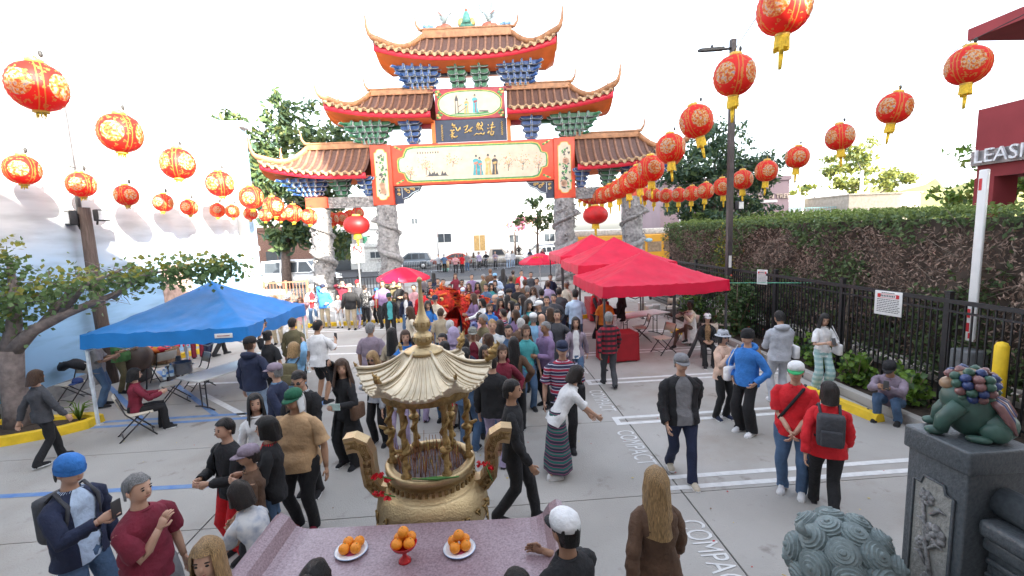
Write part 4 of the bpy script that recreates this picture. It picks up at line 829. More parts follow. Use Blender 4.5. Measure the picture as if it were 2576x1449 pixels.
# ================= CANOPIES
def canopy(x0,x1,y0,y1,ze,za,m,legm,label,seed,rz=0,val=.28,rise=None,name='pop_up_canopy',legs=(1,1,1,1),badge=False,asym=(0,0)):
    cx,cy=(x0+x1)/2,(y0+y1)/2; o=empty(name,(cx,cy,0),label,'canopy',rz); hx,hy=(x1-x0)/2,(y1-y0)/2; rng=random.Random(seed); b=MB(); N=40
    def zf(x,y):
        t=max(abs(x)/hx,abs(y)/hy); d=(za-ze)*((1-t)*.62+.38*(1-t)**1.7)
        rid=1-abs(abs(x)/hx-abs(y)/hy)/(t+1e-3); sag=-.05*(1-rid)*t*(1.6-t); 
        return ze+d+sag+.03*noise.noise(Vector((x*1.8,y*1.8,seed)))+.022*noise.noise(Vector((x*6+y*3,y*5-x*4,seed)))*(.35+t)+.018*abs(noise.noise(Vector((math.atan2(y,x+1e-6)*5,t*1.5,seed+3))))*t
    g=[[(asym[0]*(1-max(abs(x)/hx,abs(y)/hy))+x,asym[1]*(1-max(abs(x)/hx,abs(y)/hy))+y,zf(x,y)) for y in [(-1+2*j/N)*hy for j in range(N+1)]] for x in [(-1+2*i/N)*hx for i in range(N+1)]]
    b.loft(g,0,True,False,False); b.obj('roof_fabric',m,o)
    b=MB(); per=[(x,-hy) for x in [(-1+2*i/N)*hx for i in range(N+1)]]+[(hx,y) for y in [(-1+2*i/N)*hy for i in range(1,N+1)]]+[(x,hy) for x in [(1-2*i/N)*hx for i in range(1,N+1)]]+[(-hx,y) for y in [(1-2*i/N)*hy for i in range(1,N+1)]]
    rows=[]
    for k,(dz,e) in enumerate(((0,1.0),(-val*.5,1.006),(-val,1.01))):
        rows.append([(x*e+.012*noise.noise(Vector((x*4,y*4,k))),y*e+.012*noise.noise(Vector((x*4,y*4,k+7))),zf(x,y)+dz+(.02*noise.noise(Vector((x*3,y*3,k+3))) if k else 0)) for x,y in per])
    b.loft(rows,0,True,False,False); b.obj('valance',m,o)
    for i,(sx,sy) in enumerate(((-1,-1),(1,-1),(1,1),(-1,1))):
        b=MB(); b.box((sx*(hx-.05),sy*(hy-.05),ze/2),(.045,.045,ze-.02)); b.box((sx*(hx-.05),sy*(hy-.05),.01),(.12,.12,.02)); b.box((sx*(hx-.05),sy*(hy-.05),ze*.45),(.06,.06,.1)); b.obj('leg',legm,o)
    for (p,q) in (((-hx,-hy),(hx,-hy)),((hx,-hy),(hx,hy)),((hx,hy),(-hx,hy)),((-hx,hy),(-hx,-hy))):
        b=MB(); P=Vector((p[0]*.97,p[1]*.97,0)); Q=Vector((q[0]*.97,q[1]*.97,0)); n=4
        for k in range(n): 
            a=P.lerp(Q,k/n); c=P.lerp(Q,(k+1)/n); b.tube([a+Vector((0,0,ze-.35)),c+Vector((0,0,ze-.06))],.012,5); b.tube([a+Vector((0,0,ze-.06)),c+Vector((0,0,ze-.35))],.012,5)
        b.obj('truss',legm,o)
    if badge:
        b=MB(); b.box((hx*.72,-hy*1.013-.006,ze-.15),(.34,.012,.09),bev=.005); b.obj('badge',m_signw,o)
        b=MB(); b.box((hx*.72,-hy*1.013-.014,ze-.15),(.24,.006,.025)); b.obj('badge_print',mat('badge_red',(.5,.3,.3,1)),o)
    return o
m_cblue=mat('blue_canopy_fabric',(.015,.2,.56,1),.5,0,.12,2.5,.25,9,trans=.12); m_cred=mat('red_canopy_fabric',(.72,.006,.052,1),.55,0,.1,2.5,.25,8,trans=.25); m_leg=mat('white_canopy_leg',(.6,.66,.7,1),.4)
canopy(-7.82,-4.7,9.2,12.2,1.84,2.66,m_cblue,m_leg,'blue pop up canopy with white legs over folding tables',1,badge=True,asym=(.15,0))
canopy(2.82,6.05,10.85,13.85,2.1,2.84,m_cred,m_dark,'nearest of the three overlapping red canopies',2,R(2))
canopy(2.95,6.1,13.95,16.95,2.38,3.2,m_cred,m_dark,'middle of the three overlapping red canopies, second peak',3)
canopy(2.95,6.1,17.1,20.1,2.52,3.28,m_cred,m_dark,'farthest of the three overlapping red canopies',4)
def umbrella(loc,r,h,label,txt=None):
    o=empty('market_umbrella',loc,label,'umbrella',0,'red market umbrellas'); n=8
    for k in range(n):
        b=MB(); a0,a1=2*PI*k/n,2*PI*(k+1)/n; rows=[]
        for i in range(7):
            t=i/6; rr=r*t; row=[]
            for j in range(5):
                a=lerp(a0,a1,j/4); cr=cos(PI/n)/cos(a-(a0+a1)/2); row.append((cos(a)*rr*cr,sin(a)*rr*cr,h-(.42*t**1.5)*r*.9-.03*t*sin(PI*j/4)))
            rows.append(row)
        rows.append([(p[0]*1.0,p[1]*1.0,p[2]-.12) for p in rows[-1]])
        b.loft(rows,0,True,False,False); b.obj('panel',m_cred,o)
        b=MB(); b.tube([(0,0,h-.02),(cos(a0)*r*.97,sin(a0)*r*.97,h-.40*r*.9)],.008,4); b.obj('rib',m_steel,o)
    b=MB(); b.tube([(0,0,0),(0,0,h+.05)],.022,8); b.ball((0,0,h+.06),.035,8,5); b.obj('pole',m_steel,o)
    b=MB(); b.lathe([(.25,0),(.25,.06),(.06,.1),(.03,.3)],16); b.obj('base',m_dark,o)
    if txt:
        b=MB(); pts=[]
        for k in range(16): x=-.42+.035*k; t=.55; pts.append((x*1.0,-.55-.06*sin(k*1.9),h-.155-.05*(1-sin(k*1.9))))
        b.tube(pts,[.02+.012*sin(k*1.3)**2 for k in range(16)],5); b.obj('yellow_script',m_tas,o)
    return o
umbrella((-3.45,20.0,0),1.15,2.17,'red market umbrella over the crowd left of the burner spire')
umbrella((3.02,24.0,0),1.1,2.33,'red market umbrella with a yellow script mark by the right main pillar',1)
# ================= FURNITURE
m_plast=mat('cream_plastic',(.58,.52,.42,1),.45,0,.08,3); m_plastw=mat('white_plastic',(.66,.66,.63,1),.4,0,.06,3); m_cframe=mat('chair_frame',(.06,.055,.055,1),.45,.3)
chair0=empty('folding_chair',(0,0,0),'x','chair')   # seat faces -y
b=MB(); b.box((0,-.03,.44),(.42,.4,.03),bev=.012); b.obj('seat',m_plast,chair0)
b=MB(); rows=[]
for i in range(7):
    x=-.22+.44*i/6; yy=.2+.03*cos(PI*(i/6-.5)); rows.append([(x,yy,.6),(x,yy+.02,.6),(x,yy+.09,.82),(x,yy+.07,.82)])
b.loft(rows,0,True); b.obj('backrest',m_plast,chair0)
for s in (-1,1):
    b=MB(); b.tube([(s*.22,.27,.82),(s*.22,.17,.5),(s*.225,-.24,.0)],.013,7); b.obj('front_leg',m_cframe,chair0)
    b=MB(); b.tube([(s*.2,-.18,.45),(s*.2,.3,0)],.013,7); b.obj('rear_leg',m_cframe,chair0)
b=MB(); b.tube([(-.2,.24,.08),(.2,.24,.08)],.009,6); b.tube([(-.22,-.19,.09),(.22,-.19,.09)],.009,6); b.obj('stretcher',m_cframe,chair0)
CH_USED=[0]
def chair(x,y,rz,label,mt=None):
    o=chair0 if not CH_USED[0] else copy_tree(chair0); CH_USED[0]=1; o.location=(x,y,0); o.rotation_euler=(0,0,rz); o['label']=label; o['group']='folding chairs'; return o
def table(c,L_,W_,rz,label,m=None,cloth=None,h=.74):
    o=empty('folding_table',(c[0],c[1],0),label,'table',rz); b=MB(); b.box((0,0,h-.02),(L_,W_,.04),bev=.015); b.obj('tabletop',m or m_plastw,o)
    for s in (-1,1):
        b=MB(); x=s*(L_/2-.3)
        for t in (-1,1): b.tube([(x,t*W_*.12,h-.04),(x,t*W_*.12,.03)],.014,7)
        b.tube([(x,-W_*.42,.02),(x,-W_*.2,.045),(x,W_*.2,.045),(x,W_*.42,.02)],.016,7); b.tube([(x,-W_*.12,.45),(x,W_*.12,.45)],.01,6); b.tube([(x,0,.5),(x-s*.3,0,h-.05)],.009,6); b.obj('trestle',m_cframe,o)
    return o
table((-5.75,10.35),1.83,.75,R(62),'white folding table under the blue canopy beside the seated woman')
table((-5.0,12.15),1.83,.75,R(62),'white folding table farther back under the blue canopy')
chair(*(-6.53,8.61,0)[:2],R(130),'cream folding chair the woman in maroon sits on')
chair(*(-7.01,10.35,0)[:2],R(-60),'cream folding chair tucked behind the table under the blue canopy')
chair(*(-7.08,11.35,-0)[:2],R(-40),'cream folding chair beside the table edge, half hidden')
chair(*(-9.51,10.82,0)[:2],R(-20),'folding chair with a black jacket over it by the blue wall')
chair(*(-10.27,10.13,0)[:2],R(25),'folding chair at the left edge under the seated man')
chair(*(-8.32,12.03,0)[:2],R(-120),'cream folding chair beyond the table with its back to the wall')
table((5.0,14.2),1.83,.75,R(22),'white folding table under the middle red canopy')
chair(*(4.77,13.53,0)[:2],R(-100),'cream folding chair under the red canopy, left of two')
chair(*(4.89,12.09,-0)[:2],R(-75),'cream folding chair under the red canopy, right of two')
chair(*(7.13,16.76,0)[:2],R(170),'cream folding chair behind the white table by the buckets')
chair(*(6.04,13.04,0)[:2],R(-60),'folding chair under the woman in the cream sweater')
chair(*(5.97,11.57,0)[:2],R(-25),'folding chair under the seated woman with leopard top')
chair(*(7.3,13.38,0)[:2],R(-30),'folding chair behind the seated women with stuck paper')
def redcloth_table(c,L_,W_,rz,label):
    o=empty('cloth_table',(c[0],c[1],0),label,'table',rz); b=MB(); b.box((0,0,.74),(L_,W_,.03)); b.obj('tabletop',m_plastw,o)
    b=MB(); per=[(x,-W_/2) for x in [(-.5+i/12)*L_ for i in range(13)]]+[(L_/2,y) for y in [(-.5+i/6)*W_ for i in range(1,7)]]+[(x,W_/2) for x in [(.5-i/12)*L_ for i in range(1,13)]]+[(-L_/2,y) for y in [(.5-i/6)*W_ for i in range(1,6)]]
    rows=[[(x*f,y*f,z+ (0 if z>.5 else 0.02*noise.noise(Vector((x*5,y*5,0))))) for x,y in [(p[0]*(1+.03*f*sin(p[0]*25+p[1]*30)*(1 if z<.5 else 0)),p[1]) for p in per]] for f,z in ((1.01,.76),(1.02,.4),(1.04,.04))]
    b.loft(rows,0,True,False,True); b.add([(x*1.01,y*1.01,.76) for x,y in per],[list(range(len(per)))]); b.obj('tablecloth',mat('red_cloth',(.3,.006,.014,1),.7,0,.15,4),o)
    for sx in (-1,1):
        for sy in (-1,1): b=MB(); b.tube([(sx*L_*.45,sy*W_*.4,0),(sx*L_*.45,sy*W_*.4,.72)],.014,6); b.obj('leg',m_cframe,o)
redcloth_table((3.48,11.69,0)[:2],.95,.6,R(5),'table with a red cloth under the nearest red canopy')
redcloth_table((4.39,17.51,0)[:2],1.6,.7,R(85),'long red cloth table along the left side of the red canopies')
b=MB(); b.lathe([(.17,.76),(.19,.8),(.2,.8)],18); o=b.obj('foil_tray',m_steel,None,(3.25,11.74,0),label='silver foil tray on the red cloth table',cat='tray')
m_bucket=mat('white_bucket',(.66,.67,.66,1),.4)
for k,P_ in enumerate(((6.5,18.27,0),(6.51,17.53,0),(6.87,17.7,0),(8.12,16.49,-0))):
    o=empty('bucket',P_,('white bucket left of the stacked pails behind the white table','white bucket in the middle of three behind the table','white bucket with plants right of the stacked pails','white bucket beside the bush behind the red canopy')[k],'bucket',0,'white buckets'); b=MB(); b.lathe([(.14,0),(.155,.36),(.165,.37),(.165,.4),(.15,.4),(.14,.05)],18); b.obj('pail',m_bucket,o); b=MB(); b.tube([(cos(a)*.165,-.02,.38-.12*sin(a)) for a in [PI*i/8 for i in range(9)]],.006,5); b.obj('handle',m_steel,o)
# things on the blue canopy table
def pt(px,py,z): return None
o=empty('stock_pot',(-6.56,10.07,0.74),'large dented aluminium stock pot on the table under the blue canopy','pot'); b=MB(); b.lathe([(.16,0),(.17,.02),(.17,.24),(.178,.25),(.165,.25),(.16,.03)],22); b.obj('body',mat('dull_aluminium',(.25,.25,.26,1),.4,.7,.15,6),o)
for s in (-1,1): b=MB(); b.tube([(s*.17,-.05,.19),(s*.23,-.04,.19),(s*.23,.04,.19),(s*.17,.05,.19)],.01,6); b.obj('handle',m_steel,o)
m_water=mat('clear_plastic',(.55,.66,.72,1),.1,0,.05); m_capb=mat('bottle_cap_blue',(.1,.25,.55,1),.5)
for k,P_ in enumerate(((-6.66,9.63,0.74),(-6.75,9.83,0.74),(-6.67,9.87,0.74))):
    o=empty('water_bottle',P_,('water bottle on the white table, nearest of three','water bottle on the white table, middle of three','larger water bottle beside the stock pot')[k],'bottle',0,'water bottles'); s=1+.25*(k==2); b=MB(); b.lathe([(.032*s,0),(.034*s,.02),(.034*s,.14*s),(.016*s,.19*s),(.014*s,.2*s)],12); b.obj('bottle',m_water,o); b=MB(); b.lathe([(.016*s,.2*s),(.016*s,.22*s)],10); b.obj('cap',m_capb,o); b=MB(); b.lathe([(.035*s,.06*s),(.035*s,.11*s)],12); b.obj('paper_label',m_capb,o)
o=empty('paper_towel_tube',(-6.93,10.53,0.74),'grey upright canister beside the stock pot','canister'); b=MB(); b.lathe([(.05,0),(.05,.26),(.045,.27)],14); b.obj('tube',mat('slate_tube',(.1,.12,.15,1),.6),o)
o=empty('drum',(-8.66,11.63,0),'large round drum lying on its stand behind the seated woman','drum'); b=MB(); b.lathe([(.3,-.2),(.36,-.1),(.37,0),(.36,.1),(.3,.2)],26,T=Matrix.Translation((0,0,.75))@Matrix.Rotation(R(65),4,'X')@Matrix.Rotation(R(20),4,'Y')); b.obj('shell',mat('drum_brown',(.09,.06,.045,1),.5,0,.3,4),o)
b=MB(); b.lathe([(.002,-.203),(.29,-.203)],26,T=Matrix.Translation((0,0,.75))@Matrix.Rotation(R(65),4,'X')@Matrix.Rotation(R(20),4,'Y'),caps=False); b.obj('drumhead',mat('drum_skin',(.12,.1,.085,1),.6),o)
for s in (-1,1): b=MB(); b.tube([(s*.3,-.2,0),(s*.2,.1,.8),(s*.1,.3,1.2)],.02,6); b.obj('stand_leg',m_cframe,o)
o=empty('costume_crate',(-8.59,12.24,0),'open brown crate of red and yellow costume cloth under the blue canopy','crate'); b=MB(); b.box((0,0,.5),(.8,.5,.06)); b.box((0,.25,.65),(.8,.04,.34)); b.box((-.4,0,.65),(.04,.5,.34)); b.box((.4,0,.65),(.04,.5,.34)); b.box((0,-.25,.6),(.8,.04,.24)); b.obj('box',mat('wicker_brown',(.25,.15,.08,1),.8,0,.4,30),o)
b=MB(); rng=random.Random(6)
for k in range(16): b.ball((rng.uniform(-.33,.33),rng.uniform(-.18,.18),.75+.1*rng.random()),(.12,.1,.08),7,5,k%3)
b.obj('folded_costume',[m_gred,m_tas,m_oran],o)
for s in (-1,1): b=MB(); b.box((s*.35,0,.24),(.05,.45,.47)); b.obj('leg',m_cframe,o)
b=MB(); rng=random.Random(9); rings=[]
for i in range(9):
    t=i/8; x=-.32+.64*t; rings.append([(x,-.1+.14*cos(a)*(.6+.8*sin(PI*t)),.84-.22*abs(t-.45)+.1*sin(a)*(1+.5*noise.noise(Vector((t*6,a,0))))) for a in [2*PI*j/12 for j in range(12)]])
b.loft(rings,0,True); p_=(-9.68,10.98,0); b.obj('black_jacket',mat('black_cloth',(.012,.012,.014,1),.85,0,.4,8,.4,30),None,(p_[0],p_[1]+.25,0),label='black jacket thrown over the folding chair by the blue wall',cat='jacket')
b=MB(); b.lathe([(.1,0),(.105,.05),(.08,.1),(.02,.125),(.001,.127)],14); b.poly([(-.08,-.08,.01),(.08,-.08,.01),(.06,-.19,.0),(-.06,-.19,.0)],(0,0,.012)); p_=(-9.44,10.76,-0); b.obj('blue_cap',mat('cap_blue',(.03,.06,.2,1),.8),None,(p_[0]+.1,p_[1],.455),label='dark blue baseball cap lying on the folding chair seat',cat='cap')
# folded umbrella, walking frame, paper bag, white box bits by seated women
o=empty('folded_umbrella',(5.45,11.48,0),'grey folded umbrella leaning between the two seated women','umbrella'); b=MB(); b.tube([(-.12,0,.02),(.1,0,.5),(.2,.02,.85)],[.05,.045,.02],8); b.obj('canopy',m_dark,o); b=MB(); b.tube([(.2,.02,.85),(.23,.02,.95)],.012,6); b.obj('handle',m_blk,o)
m_paper=mat('brown_paper',(.3,.2,.12,1),.9,0,.2,6,.4,15)
o=empty('paper_bag',(6.79,11.02,0),'brown paper bag on the ground behind the couple','bag'); b=MB(); b.loft([[(-.2,-.12,0),(.2,-.12,0),(.2,.12,0),(-.2,.12,0)],[(-.22,-.1,.18),(.18,-.14,.2),(.22,.1,.22),(-.2,.13,.17)],[(-.16,-.04,.33),(.16,-.06,.36),(.15,.06,.34),(-.17,.05,.37)]],0,False); b.obj('sack',m_paper,o)
# ================= STREET
def car(loc,rz,col,label,style='suv',s=1.0,cat='car'):
    o=empty({'van':'van'}.get(style,'parked_car'),loc,label,cat,rz,'vehicles across the street'); m=mat('car_paint_%d'%len(MATS),col,.25,.3,.04,1,spec=.6)
    L_,W_={'suv':(4.6,1.85),'sedan':(4.6,1.8),'van':(5.3,2.0),'pickup':(5.5,1.95)}[style]; hb,hr={'suv':(1.0,1.7),'sedan':(.92,1.42),'van':(1.15,2.05),'pickup':(1.05,1.8)}[style]; hb*=s; hr*=s
    x0,x1=-L_/2,L_/2; b=MB()
    low=[(x0,.35),(x0+.05,.62),(x0+.1,hb*.92),(x0+.6,hb),(x1-1.0,hb*.97),(x1-.2,hb*.8),(x1,.6),(x1-.03,.32)]
    secs=[]
    N=24
    def topz(x):
        for (a,za),(c,zc) in zip(prof_,prof_[1:]):
            if a<=x<=c: return lerp(za,zc,(x-a)/(c-a))
        return prof_[-1][1]
    prof_=[(x0,.62),(x0+.08,hb*.93),(x0+.7,hb),(x1-1.1,hb*.97),(x1-.25,hb*.82),(x1,.6)]
    for i in range(N+1):
        x=lerp(x0,x1,i/N); t=topz(x); e=1-.12*max(0,(abs(x)/(L_/2)-.8)/.2)**2; w=W_/2*e; arch=any(abs(x-q)<.36 for q in (x0+.9,x1-.95)); zb=.62 if arch else .28
        secs.append([(x,-w,zb),(x,-w*1.0,lerp(zb,t,.5)),(x,-w*.96,t-.04),(x,-w*.85,t),(x,w*.85,t),(x,w*.96,t-.04),(x,w,lerp(zb,t,.5)),(x,w,zb)])
    b.loft(secs,0,True); b.obj('body',m,o)
    cab={'suv':[(x0+.12,hb),(x0+.45,hr*.97),(x0+.9,hr),(x1-2.2,hr),(x1-1.25,hb*.98)],'sedan':[(x0+.5,hb),(x0+1.1,hr*.97),(x0+1.7,hr),(x1-2.3,hr*.98),(x1-1.3,hb)],'van':[(x0+.05,hb),(x0+.15,hr),(x0+.8,hr+.03),(x1-1.9,hr),(x1-1.1,hb)],'pickup':[(x0+1.7,hb),(x0+1.9,hr*.97),(x0+2.2,hr),(x1-2.4,hr),(x1-1.5,hb)]}[style]
    b=MB(); w=W_/2*.93; wt=W_/2*.76
    def wy(z): return lerp(w,wt,(z-hb)/(hr-hb))
    rings=[[(x,-wy(z),z) for x,z in cab],[(x,wy(z),z) for x,z in cab]]
    n=len(cab); vs=rings[0]+rings[1]; b.add(vs,[list(range(n))[::-1],list(range(n,2*n))]+[(i,i+1,n+i+1,n+i) for i in range(n-1)],0); b.obj('cabin',m,o)
    # glass: windscreen, rear, side panes
    (xa,za),(xb,zb)=cab[-2],cab[-1]; 
    def quad(nm,p): 
        g=MB(); g.add(p,[(0,1,2,3)]); g.obj(nm,m_glass,o)
    def ws(a,c,nm,off):
        (xa,za),(xb,zb)=a,c; p=[]
        for t,sg in ((.1,-1),(.1,1),(.92,1),(.92,-1)):
            x=lerp(xa,xb,t); z=lerp(za,zb,t); p.append((x+off,sg*wy(z)*.9,z+.012))
        quad(nm,p)
    ws(cab[-2],cab[-1],'windscreen',.012); ws(cab[1],cab[0],'rear_window',-.012)
    xs_=[cab[1][0]+.15,lerp(cab[1][0],cab[-2][0],.42),lerp(cab[1][0],cab[-2][0],.8),cab[-2][0]+.55]
    for sgy in (-1,1):
        for i in range(3 if style!='pickup' else 1):
            if style=='pickup': xa_,xb_=cab[1][0]+.15,cab[-2][0]+.3
            else: xa_,xb_=xs_[i]+.05,xs_[i+1]-.03
            zt=hr-.12; z0=hb+.06; xt=min(xb_,cab[-2][0]-.02+ (0)); p=[(xa_,sgy*(wy(z0)+.006),z0),(xb_,sgy*(wy(z0)+.006),z0),(xt,sgy*(wy(zt)+.006),zt),(xa_+.04,sgy*(wy(zt)+.006),zt)]
            quad('side_window',p)
        for x in (x0+.9,x1-.95):
            g=MB(); g.lathe([(.2,-.1),(.33,-.11),(.345,-.05),(.345,.09),(.33,.11),(.2,.1)],20,T=Matrix.Translation((x,sgy*(W_/2-.12),.34))@Matrix.Rotation(PI/2,4,'X')); wh=g.obj('wheel',mat('tyre',(.02,.02,.02,1),.8),o)
            g=MB(); g.lathe([(.001,.1),(.06,.115),(.19,.105),(.2,.08)],14,T=Matrix.Translation((x,sgy*(W_/2-.12),.34))@Matrix.Rotation(-sgy*-PI/2 if sgy<0 else -PI/2,4,'X')); g.obj('rim',m_steel,wh)
        g=MB(); g.box((x1-.12,sgy*W_*.36,hb*.68),(.14,.34,.14),bev=.03); g.obj('headlight',mat('headlight',(.6,.62,.62,1),.1),o)
        g=MB(); g.box((x0+.07,sgy*W_*.38,hb*.78),(.1,.26,.18),bev=.02); g.obj('tail_light',mat('tail_light',(.4,.02,.02,1),.2),o)
        g=MB(); g.box((x1-1.45,sgy*(W_/2+.05),hb+.08),(.14,.16,.12),bev=.03); g.obj('mirror',m,o)
    g=MB(); g.box((x1-.04,0,.42),(.12,W_*.82,.2),bev=.03); g.obj('bumper',m_dark,o)
    g=MB(); g.box((0,0,.3),(L_*.9,W_*.85,.14)); g.obj('underbody',m_blk,o)
    if style=='suv':
        for sgy in (-1,1): g=MB(); g.tube([(x0+.7,sgy*wt*.9,hr+.0),(x0+.8,sgy*wt*.9,hr+.07),(x1-2.3,sgy*wt*.9,hr+.07),(x1-2.2,sgy*wt*.9,hr)],.02,6); g.obj('roof_rail',m_steel,o)
    return o
cw=(.68,.69,.7,1)
car((-13.3,34.6,0),R(-4),cw,'white van parked behind the brown railing at left','van',cat='van')
car((-7.6,49.2,0),R(180),(.14,.17,.2,1),'grey SUV with roof rails behind the steel barrier','suv')
car((-3.1,51,0),R(170),(.35,.06,.04,1),'dark red car right of the grey SUV','sedan')
car((1.8,49.5,0),R(0),(.45,.42,.36,1),'beige pickup behind the spectators at the barrier','pickup')
for k,(x,y,c,lab) in enumerate(((6.9,53,cw,'white car in the row behind the street tree, nearest'),(8.6,56.5,(.5,.52,.55,1),'silver car in the row behind the street tree, second'),(7.6,60,(.2,.25,.32,1),'blue grey car in the row beyond the street tree'),(9.8,63.5,cw,'white car farthest in the row beyond the street tree'),(10.6,52,(.35,.4,.45,1),'pale blue car half hidden by the right main pillar'))): car((x,y,0),R(-160+8*k),c,lab,'sedan' if k%2 else 'suv')
bu=empty('yellow_bus',(10.6,34.9,0),'yellow bus passing behind the red canopies and right pillars','bus'); b=MB(); m_ybus=mat('bus_yellow',(.62,.3,.02,1),.4,0,.08,1)
b.box((0,0,1.75),(9.0,2.5,2.4),bev=.12); b.obj('body',m_ybus,bu); b=MB(); b.box((0,0,3.15),(8.8,2.4,.45),bev=.1); b.obj('roof',mat('bus_roof',(.55,.5,.44,1),.5),bu)
b=MB(); b.box((-1.6,-1.26,2.0),(2.0,.03,1.0)); b.obj('advert_panel',m_signw,bu); b=MB(); b.lathe([(.001,0),(.3,0),(.3,.02)],18,T=Matrix.Translation((1.9,-1.25,2.5))@Matrix.Rotation(PI/2,4,'X')@Matrix.Diagonal((1,.5,1,1))); b.obj('oval_badge',mat('badge_blue',(.3,.5,.62,1)),bu)
for k in range(3): b=MB(); b.box((1.1+k*1.25,-1.26,2.0),(1.05,.03,.75)); b.obj('window',mat('bus_window',(.28,.2,.13,1),.2),bu)
for x in (-3,3): b=MB(); b.lathe([(.2,-.12),(.48,-.13),(.48,.13),(.2,.12)],20,T=Matrix.Translation((x,-1.15,.48))@Matrix.Rotation(PI/2,4,'X')); b.obj('wheel',mat('tyre',(.02,.02,.02,1),.8),bu)
# steel crowd barriers
m_barr=mat('barrier_steel',(.4,.42,.44,1),.4,.6)
def barrier(x,y,rz,label):
    o=empty('crowd_barrier',(x,y,0),label,'barrier',rz,'steel crowd barriers'); b=MB(); b.tube([(-1.1,0,.15),(-1.1,0,1.05),(-1.05,0,1.1),(1.05,0,1.1),(1.1,0,1.05),(1.1,0,.15),(-1.1,0,.15)],.025,6); b.obj('frame',m_barr,o)
    for k in range(13): 
        b=MB(); b.tube([(-.95+k*.158,0,.15),(-.95+k*.158,0,1.1)],.011,5); b.obj('bar',m_barr,o)
    for s in (-1,1): b=MB(); b.tube([(s*.8,-.3,.02),(s*.8,0,.16),(s*.8,.3,.02)],.02,6); b.obj('foot',m_barr,o)
for k in range(9): barrier(-8.6+k*2.3,43+.15*k,R(3),'steel crowd barrier across the street, %s from the left'%('first','second','third','fourth','fifth','sixth','seventh','eighth','ninth')[k])
o=empty('trash_barrel',(-3.51,44.11,0),'tan and green street barrel in front of the barrier','barrel'); b=MB(); b.lathe([(.3,0),(.32,.3)],16,1); b.lathe([(.32,.3),(.34,.6),(.32,.9),(.3,.95)],16,0); b.obj('drum',[mat('tan_paint',(.5,.35,.2,1),.6),mat('teal_green',(.2,.45,.35,1),.6)],o)
o=empty('bicycle',(-0.9,47.76,0),'bicycle leaning on the steel barrier','bicycle')
for x in (-.5,.5): b=MB(); b.tube([(x+cos(a)*.33,0,.34+sin(a)*.33) for a in [2*PI*i/18 for i in range(19)]],.02,5); b.obj('wheel',m_blk,o)
b=MB(); b.tube([(-.5,0,.34),(-.15,0,.85),(.4,0,.85),(.5,0,.34)],.02,5); b.tube([(-.15,0,.85),(0,0,.35),(.4,0,.85)],.02,5); b.tube([(.35,-.2,1.0),(.4,0,.95),(.35,.2,1.0)],.015,5); b.obj('frame',m_dark,o)
# turn sign
o=empty('no_left_turn_sign',(-6.05,22.9,0),'white NO LEFT TURN sign on a steel post left of the umbrella','sign',R(5)); b=MB(); b.box((0,0,1.8),(.06,.06,3.6)); b.obj('post',m_steel,o)
b=MB(); b.box((0,-.05,2.75),(.62,.02,.95),bev=.008); sg=b.obj('panel',m_signw,o)
b=MB(); b.tube([(cos(a)*.21,-.07,2.92+sin(a)*.21) for a in [2*PI*i/24 for i in range(25)]],.02,5); b.tube([(-.15,-.07,3.07),(.15,-.07,2.77)],.018,5); b.obj('prohibition_ring',m_red,o)
b=MB(); b.poly([(.06,-.064,2.78),(.1,-.064,2.78),(.1,-.064,2.98),(-.03,-.064,2.98),(-.03,-.064,3.04),(-.14,-.064,2.95),(-.03,-.064,2.87),(-.03,-.064,2.94),(.06,-.064,2.94)],(0,.006,0)); b.obj('arrow',m_ink,o)
text('NO LEFT\nTURN',.15,.003,'lettering',m_ink,o,(0,-.064,2.5),(PI/2,0,0))
b=MB(); b.box((0,0,3.25),(.5,.08,.85)); b.obj('sign_back',m_steel,o,(0,.1,0))
# railings by the gate
def railing(p,q,h,m,label,postk=4):
    P=Vector((p[0],p[1],0)); Q=Vector((q[0],q[1],0)); d=Q-P; o=empty('railing',P,label,'railing',math.atan2(d.y,d.x)); L_=d.length
    for z in (h,.15): b=MB(); b.box((L_/2,0,z),(L_,.06,.07)); b.obj('rail',m,o)
    for k in range(postk+1): b=MB(); b.box((L_*k/postk,0,h/2+.05),(.1,.1,h+.1)); b.obj('post',m,o)
    n=int(L_/.16); 
    for k in range(n): b=MB(); b.box((L_*(k+.5)/n,0,h/2),(.03,.03,h-.1)); b.obj('picket',m,o)
railing((-12.9,25.2),(-9.6,25.6),1.25,mat('brown_rail',(.28,.12,.07,1),.6),'brown iron railing between the white wall and the left pillar',3)
railing((-8.2,25.9),(-5.7,25.9),1.3,m_blk,'black iron railing between the two left pillars',2)
railing((5.7,25.2),(8.2,25.1),1.3,m_blk,'black iron railing between the two right pillars',2)
o=empty('street_sign_pole',(-4.6,49,0),'thin brown pole in front of the white warehouse','pole'); b=MB(); b.tube([(0,0,0),(0,0,4.9)],.06,6); b.box((0,0,4.0),(.14,.1,1.6),1); b.obj('pole',[m_steel,mat('rust_brown',(.25,.1,.05,1),.8)],o)
